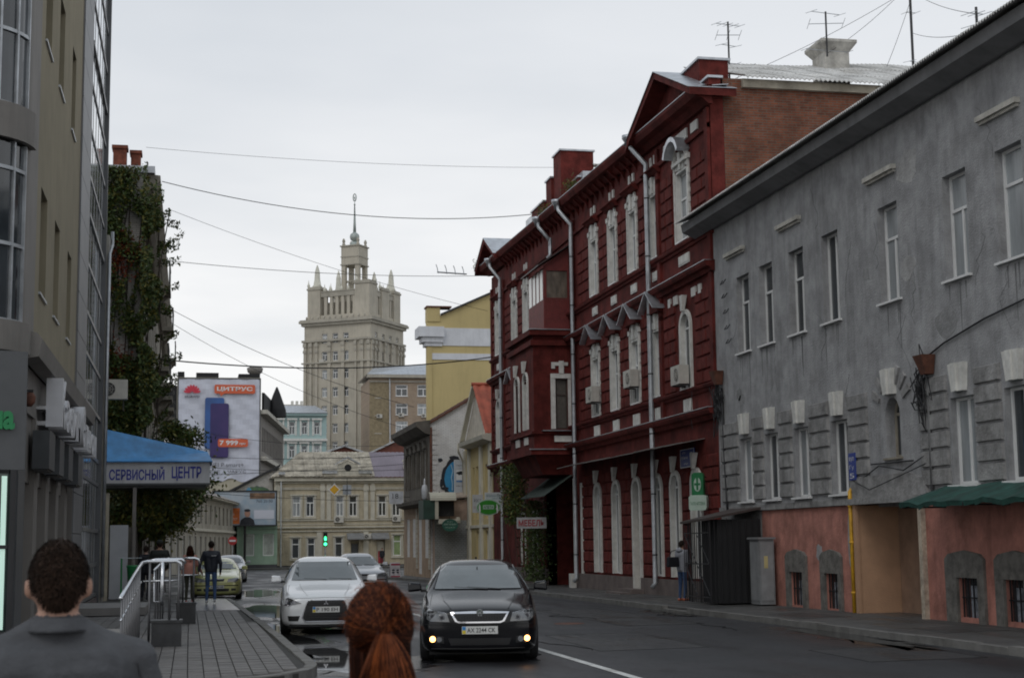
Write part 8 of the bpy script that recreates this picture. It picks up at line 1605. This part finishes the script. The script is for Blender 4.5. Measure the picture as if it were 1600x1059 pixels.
P = [('top_rail', [(-.80, 19.3, 1.12), (-.77, 24.8, 1.40), (-.74, 25.6, 1.47), (-.66, 25.7, 1.49), (-.20, 25.7, 1.49), (-.13, 25.7, 1.45), (-.11, 25.7, 1.35)], .028), ('top_rail', [(-.74, 26.3, 1.47), (-.55, 26.3, 1.51), (-.12, 26.3, 1.51), (-.05, 26.3, 1.45)], .028), ('mid_rail', [(-.72, 25.7, 1.18), (-.14, 25.7, 1.18)], .014), ('mid_rail', [(-.80, 19.4, .85), (-.75, 25.6, 1.17)], .014), ('loop', [(-.42, 25.7, 1.48), (-.42, 25.7, .95), (-.42, 25.8, .8)], .035), ('bracket_rail', [(-.55, 25.72, 1.33), (-.55, 25.72, .85), (-.42, 25.72, .85)], .012)]
P += [('post', [(x, 25.7, z), (x, 25.7, 1.47)], .02) for x, z in ((-.62, .15), (-.30, .56), (-.16, .56))] + [('post', [(-.80+.0085*(k*.6), 19.6+k*.6, .12), (-.80+.0085*(k*.6), 19.6+k*.6, 1.13+k*.03)], .016) for k in range(10)]
rail('nearer stainless steel handrail with a sloping arm on the left pavement', P)
P = [('top_rail', [(-.42, 33.5, 1.47), (.12, 33.5, 1.47), (.2, 33.5, 1.44), (.22, 33.5, 1.35)], .028), ('mid_rail', [(-.42, 33.5, 1.12), (.2, 33.5, 1.12)], .014), ('top_rail', [(-.62, 29.0, 1.3), (-.5, 33.0, 1.44), (-.42, 33.5, 1.47)], .026)] + [('post', [(x, 33.5, .15 if x < -.2 else .56), (x, 33.5, 1.46)], .02) for x in (-.4, -.12, .1)] + [('post', [(-.6+.03*k, 29.6+k*.9, .14), (-.6+.03*k, 29.6+k*.9, 1.32+k*.03)], .016) for k in range(4)]
rail('farther stainless steel handrail behind the first pedestal', P)
rmp = thing('entrance_ramp', 'sloping concrete ramp slab with pale edge along the handrail', 'ramp', (-1.2, 23, .12)); mb = MB(); mb.hexa([(-1.9, 19.5, .1), (-.86, 19.5, .1), (-.84, 26, .1), (-1.9, 26, .1), (-1.9, 19.5, .16), (-.86, 19.5, .16), (-.84, 26, .42), (-1.9, 26, .42)]); mb.build('slab', mat('ramp_concrete', (.2, .19, .18), .7, .2, 2), rmp); mb = MB(); mb.hexa([(-.84, 19.5, .1), (-.80, 19.5, .1), (-.77, 25.95, .1), (-.82, 25.95, .1), (-.84, 19.5, .22), (-.80, 19.5, .22), (-.77, 25.95, .48), (-.82, 25.95, .48)]); mb.build('edge_plate', mat('pale_edge', (.42, .42, .43), .5, .1), rmp)
mb = MB(); mb.box(-2.75, -1.0, 38, 41.5, .12, .3); stp = tag(mb.build('entrance_step', mat('step_stone', (.2, .19, .18), .6, .2)), 'low stone entrance step at the foot of the glass strip', 'step')
# traffic light, signs
t = thing('traffic_light', 'traffic light showing green in front of the corner house', 'traffic light', (11.55, 135, gz(135))); FT_ = Frame((11.55, 135), (1, 0), (0, -1))
mb = MB(); mb.fb(FT_, -.18, .18, 1.5, 2.75, -.15, 0); mb.build('housing', blackm, t); mb = MB(); mb.tube([(11.55, 135.1, gz(135)), (11.55, 135.1, 1.5)], .07, 8); mb.build('pole', galv, t)
for k, (z, m_) in enumerate(((2.53, gap), (2.12, gap), (1.72, None))):
    mb = MB(); mb.tube([(11.55, 134.99, z), (11.55, 134.95, z)], .14, 16); mb.build('lens', m_ or mat('green_lit', (.1, .9, .4), .3, .02, emit=((.05, 1, .32), 3.5)), t); mb = MB(); q = [FT_.p(.16*math.cos(a), z+.16*math.sin(a), .0) for a in [math.pi*k2/8 for k2 in range(9)]]; mb.tube([p+FT_.n*.1 for p in q], .02, 4); mb.build('visor', blackm, t)
mb = MB(); mb.prism(FT_, [(-.1, 2.02), (.1, 2.02), (.1, 2.2), (.17, 2.2), (0, 2.4), (-.17, 2.2), (-.1, 2.2)], .0, .06); mb.build('arrow_lens', MATS['green_lit'], t)
t = thing('no_entry_sign', 'round red no entry sign on a thin pole by the side street', 'sign', (3.0, 112, gz(112))); FN = Frame((3.0, 112), (1, 0), (0, -1)); mb = MB(); mb.tube([(3, 112, 2.03), (3, 111.97, 2.03)], .31, 24); mb.build('disc', mat('sign_red2', (.45, .03, .03), .5), t); mb = MB(); mb.fb(FN, -.22, .22, 1.97, 2.09, .031, .04); mb.build('white_bar', wpaint, t); mb = MB(); mb.tube([(3, 112.04, gz(112)), (3, 112.04, 2.35)], .03, 8); mb.build('pole', galv, t)
t = thing('priority_sign', 'yellow diamond priority road sign hanging over the junction', 'sign', (9.2, 100, 4.9)); FPr = Frame((9.12, 100), (1, 0), (0, -1)); mb = MB(); mb.prism(FPr, [(-.40, 5.2), (0, 4.8), (.40, 5.2), (0, 5.6)], 0, .03); mb.build('white_plate', wpaint, t); mb = MB(); mb.prism(FPr, [(-.31, 5.2), (0, 4.89), (.31, 5.2), (0, 5.51)], .031, .036); mb.build('yellow_plate', mat('sign_yellow', (.70, .38, .02), .5, .1), t); mb = MB(); mb.tube([(9.12, 100.02, 5.6), (9.12, 100.02, 5.95)], .015, 5); mb.build('hanger', galv, t)
t = thing('sign_back', 'grey back of a road sign hanging beside the yellow diamond', 'sign', (9.95, 100, 4.9)); mb = MB(); mb.fb(FPr, .55, 1.1, 4.87, 5.5, 0, .03); mb.build('plate', mat('sign_back_grey', (.36, .38, .4), .5), t); mb = MB(); mb.fb(FPr, .5, 1.15, 5.15, 5.2, .031, .06); mb.fb(FPr, .8, .84, 4.8, 5.95, .061, .09); mb.build('clamp_bar', dgrey, t)
# ------------------------------------------------------------ overhead cables and aerials
def cable(label, a, b, sag, r=.012, group='overhead cables'):
    a, b = Vector(a), Vector(b); mb = MB(); mb.tube([a.lerp(b, k/24)-Vector((0, 0, sag*4*(k/24)*(1-k/24))) for k in range(25)], r, 5); o = mb.build('overhead_cable', cable_m, None, smooth=True); tag(o, label, 'cable', group); return o
cable('topmost faint cable crossing the sky just below the clouds', (-1.8, 57.2, 16.4), (14.8, 61, 17.2), .2, .007)
cable('dark cable sagging across the sky at the height of the spire tip', (-1.2, 57.3, 15.15), (14.6, 60.5, 15.2), .75, .016)
cable('thin cable crossing behind the tower belvedere and carrying the aerial rods', (-1.3, 62, 13.05), (14.3, 72.5, 14.6), .25, .012)
cable('thick cable running low across the tower to the red house', (-1.4, 61, 8.95), (14.4, 73.3, 10.7), .45, .028)
cable('faint diagonal cable falling from the creeper roof to the red gable', (-1.1, 64.6, 15.7), (14.2, 73.5, 13.0), .3, .009)
cable('diagonal cable dropping towards the tan apartment block', (-1.3, 90, 15.3), (12.9, 90, 9.7), .5, .016)
cable('second diagonal cable just under the first one', (-1.3, 92, 14.8), (12.9, 91, 8.4), .6, .013)
cable('low cable over the junction in front of the slate roof', (-1.4, 98, 7.4), (12.6, 90, 6.9), .3, .015)
cable('cable carrying the yellow diamond sign across the junction', (-1.4, 99.5, 6.1), (12.5, 91.5, 6.4), .1, .015)
cable('lowest cable in front of the corner house windows', (-1.4, 97, 5.2), (12.6, 91, 4.2), .2, .014)
cable('upper cable in front of the corner house cornice', (-1.4, 101, 6.9), (12.6, 92, 6.1), .25, .014)
cable('faint cable passing over the billboard and banner', (-1.4, 96, 9.0), (12.6, 89, 7.4), .5, .012)
t = thing('aerial', 'horizontal row of four small antenna rods strung on the cable by the red gable', 'antenna', (11, 70, 13.9)); A_ = Vector((10.9, 68.3, 13.95)); B_ = Vector((12.45, 69.5, 14.1)); mb = MB(); mb.tube([A_, B_], .035, 6); mb.build('boom', galv, t)
for k in range(4): p = A_.lerp(B_, .02+k*.3); mb = MB(); mb.tube([p-Vector((0, 0, .05)), p+Vector((-.04, 0, .2)), p+Vector((-.1, 0, .36))], .02, 5); mb.build('rod', galv, t)
def antenna(label, base, h, bars, r=.03):
    t = thing('roof_antenna', label, 'antenna', base, 'roof antennas'); b = Vector(base); mb = MB(); mb.tube([b, b+Vector((0, 0, h))], r, 6); mb.build('mast', blackm, t)
    for z, L_, an, n in bars:
        d = Vector((math.cos(an), math.sin(an)*.5, 0)); c = b+Vector((0, 0, z)); mb = MB(); mb.tube([c-d*L_*.5, c+d*L_*.5], .012, 4)
        e = Vector((-d.y, d.x, .15)).normalized()
        for k in range(n): q = c+d*L_*(k/(max(1, n-1))-.5); mb.tube([q-e*.35, q+e*.35], .008, 4)
        mb.build('crossbar', galv, t)
antenna('tall television aerial with many crossbars behind the red parapet', (17.0, 46, 15.5), 3.0, [(2.9, .9, .3, 5), (2.55, .8, 2.8, 3), (2.2, .6, .5, 2), (1.6, 1.6, .2, 4), (1.25, 1.4, 2.9, 5)])
antenna('aerial standing on the whitewashed chimney', (19.9, 44.8, 17.1), 1.5, [(1.45, 1.1, .3, 2), (1.1, 1.2, 2.7, 2), (.2, 1.5, .1, 2)])
antenna('tall leaning mast reaching out of the picture top', (23.5, 46, 16.2), 4.2, [(3.0, .35, 0, 2), (1.3, .3, .4, 1)], .045)
antenna('short wire post with insulators on the grey roof', (16.9, 30, 12.0), 1.35, [(1.2, .35, .1, 3), (.9, .36, .2, 3)], .03)
for k, (a, b) in enumerate((((23.5, 46, 20.2), (19.9, 44.8, 17.2)), ((23.5, 46, 19.6), (21.6, 45.2, 15.9)), ((23.5, 46, 20.0), (16.9, 30, 13.2)), ((23.5, 46, 18.5), (16.9, 30, 12.8)), ((23.6, 46.1, 20.1), (17.2, 46, 16.6)))):
    cable(['guy wire from the tall mast to the chimney', 'guy wire from the tall mast down to the slate roof', 'upper wire from the tall mast to the insulator post', 'lower wire from the tall mast to the insulator post', 'long faint wire from the tall mast to the television aerial'][k], a, b, .15, .008, 'aerial wires')
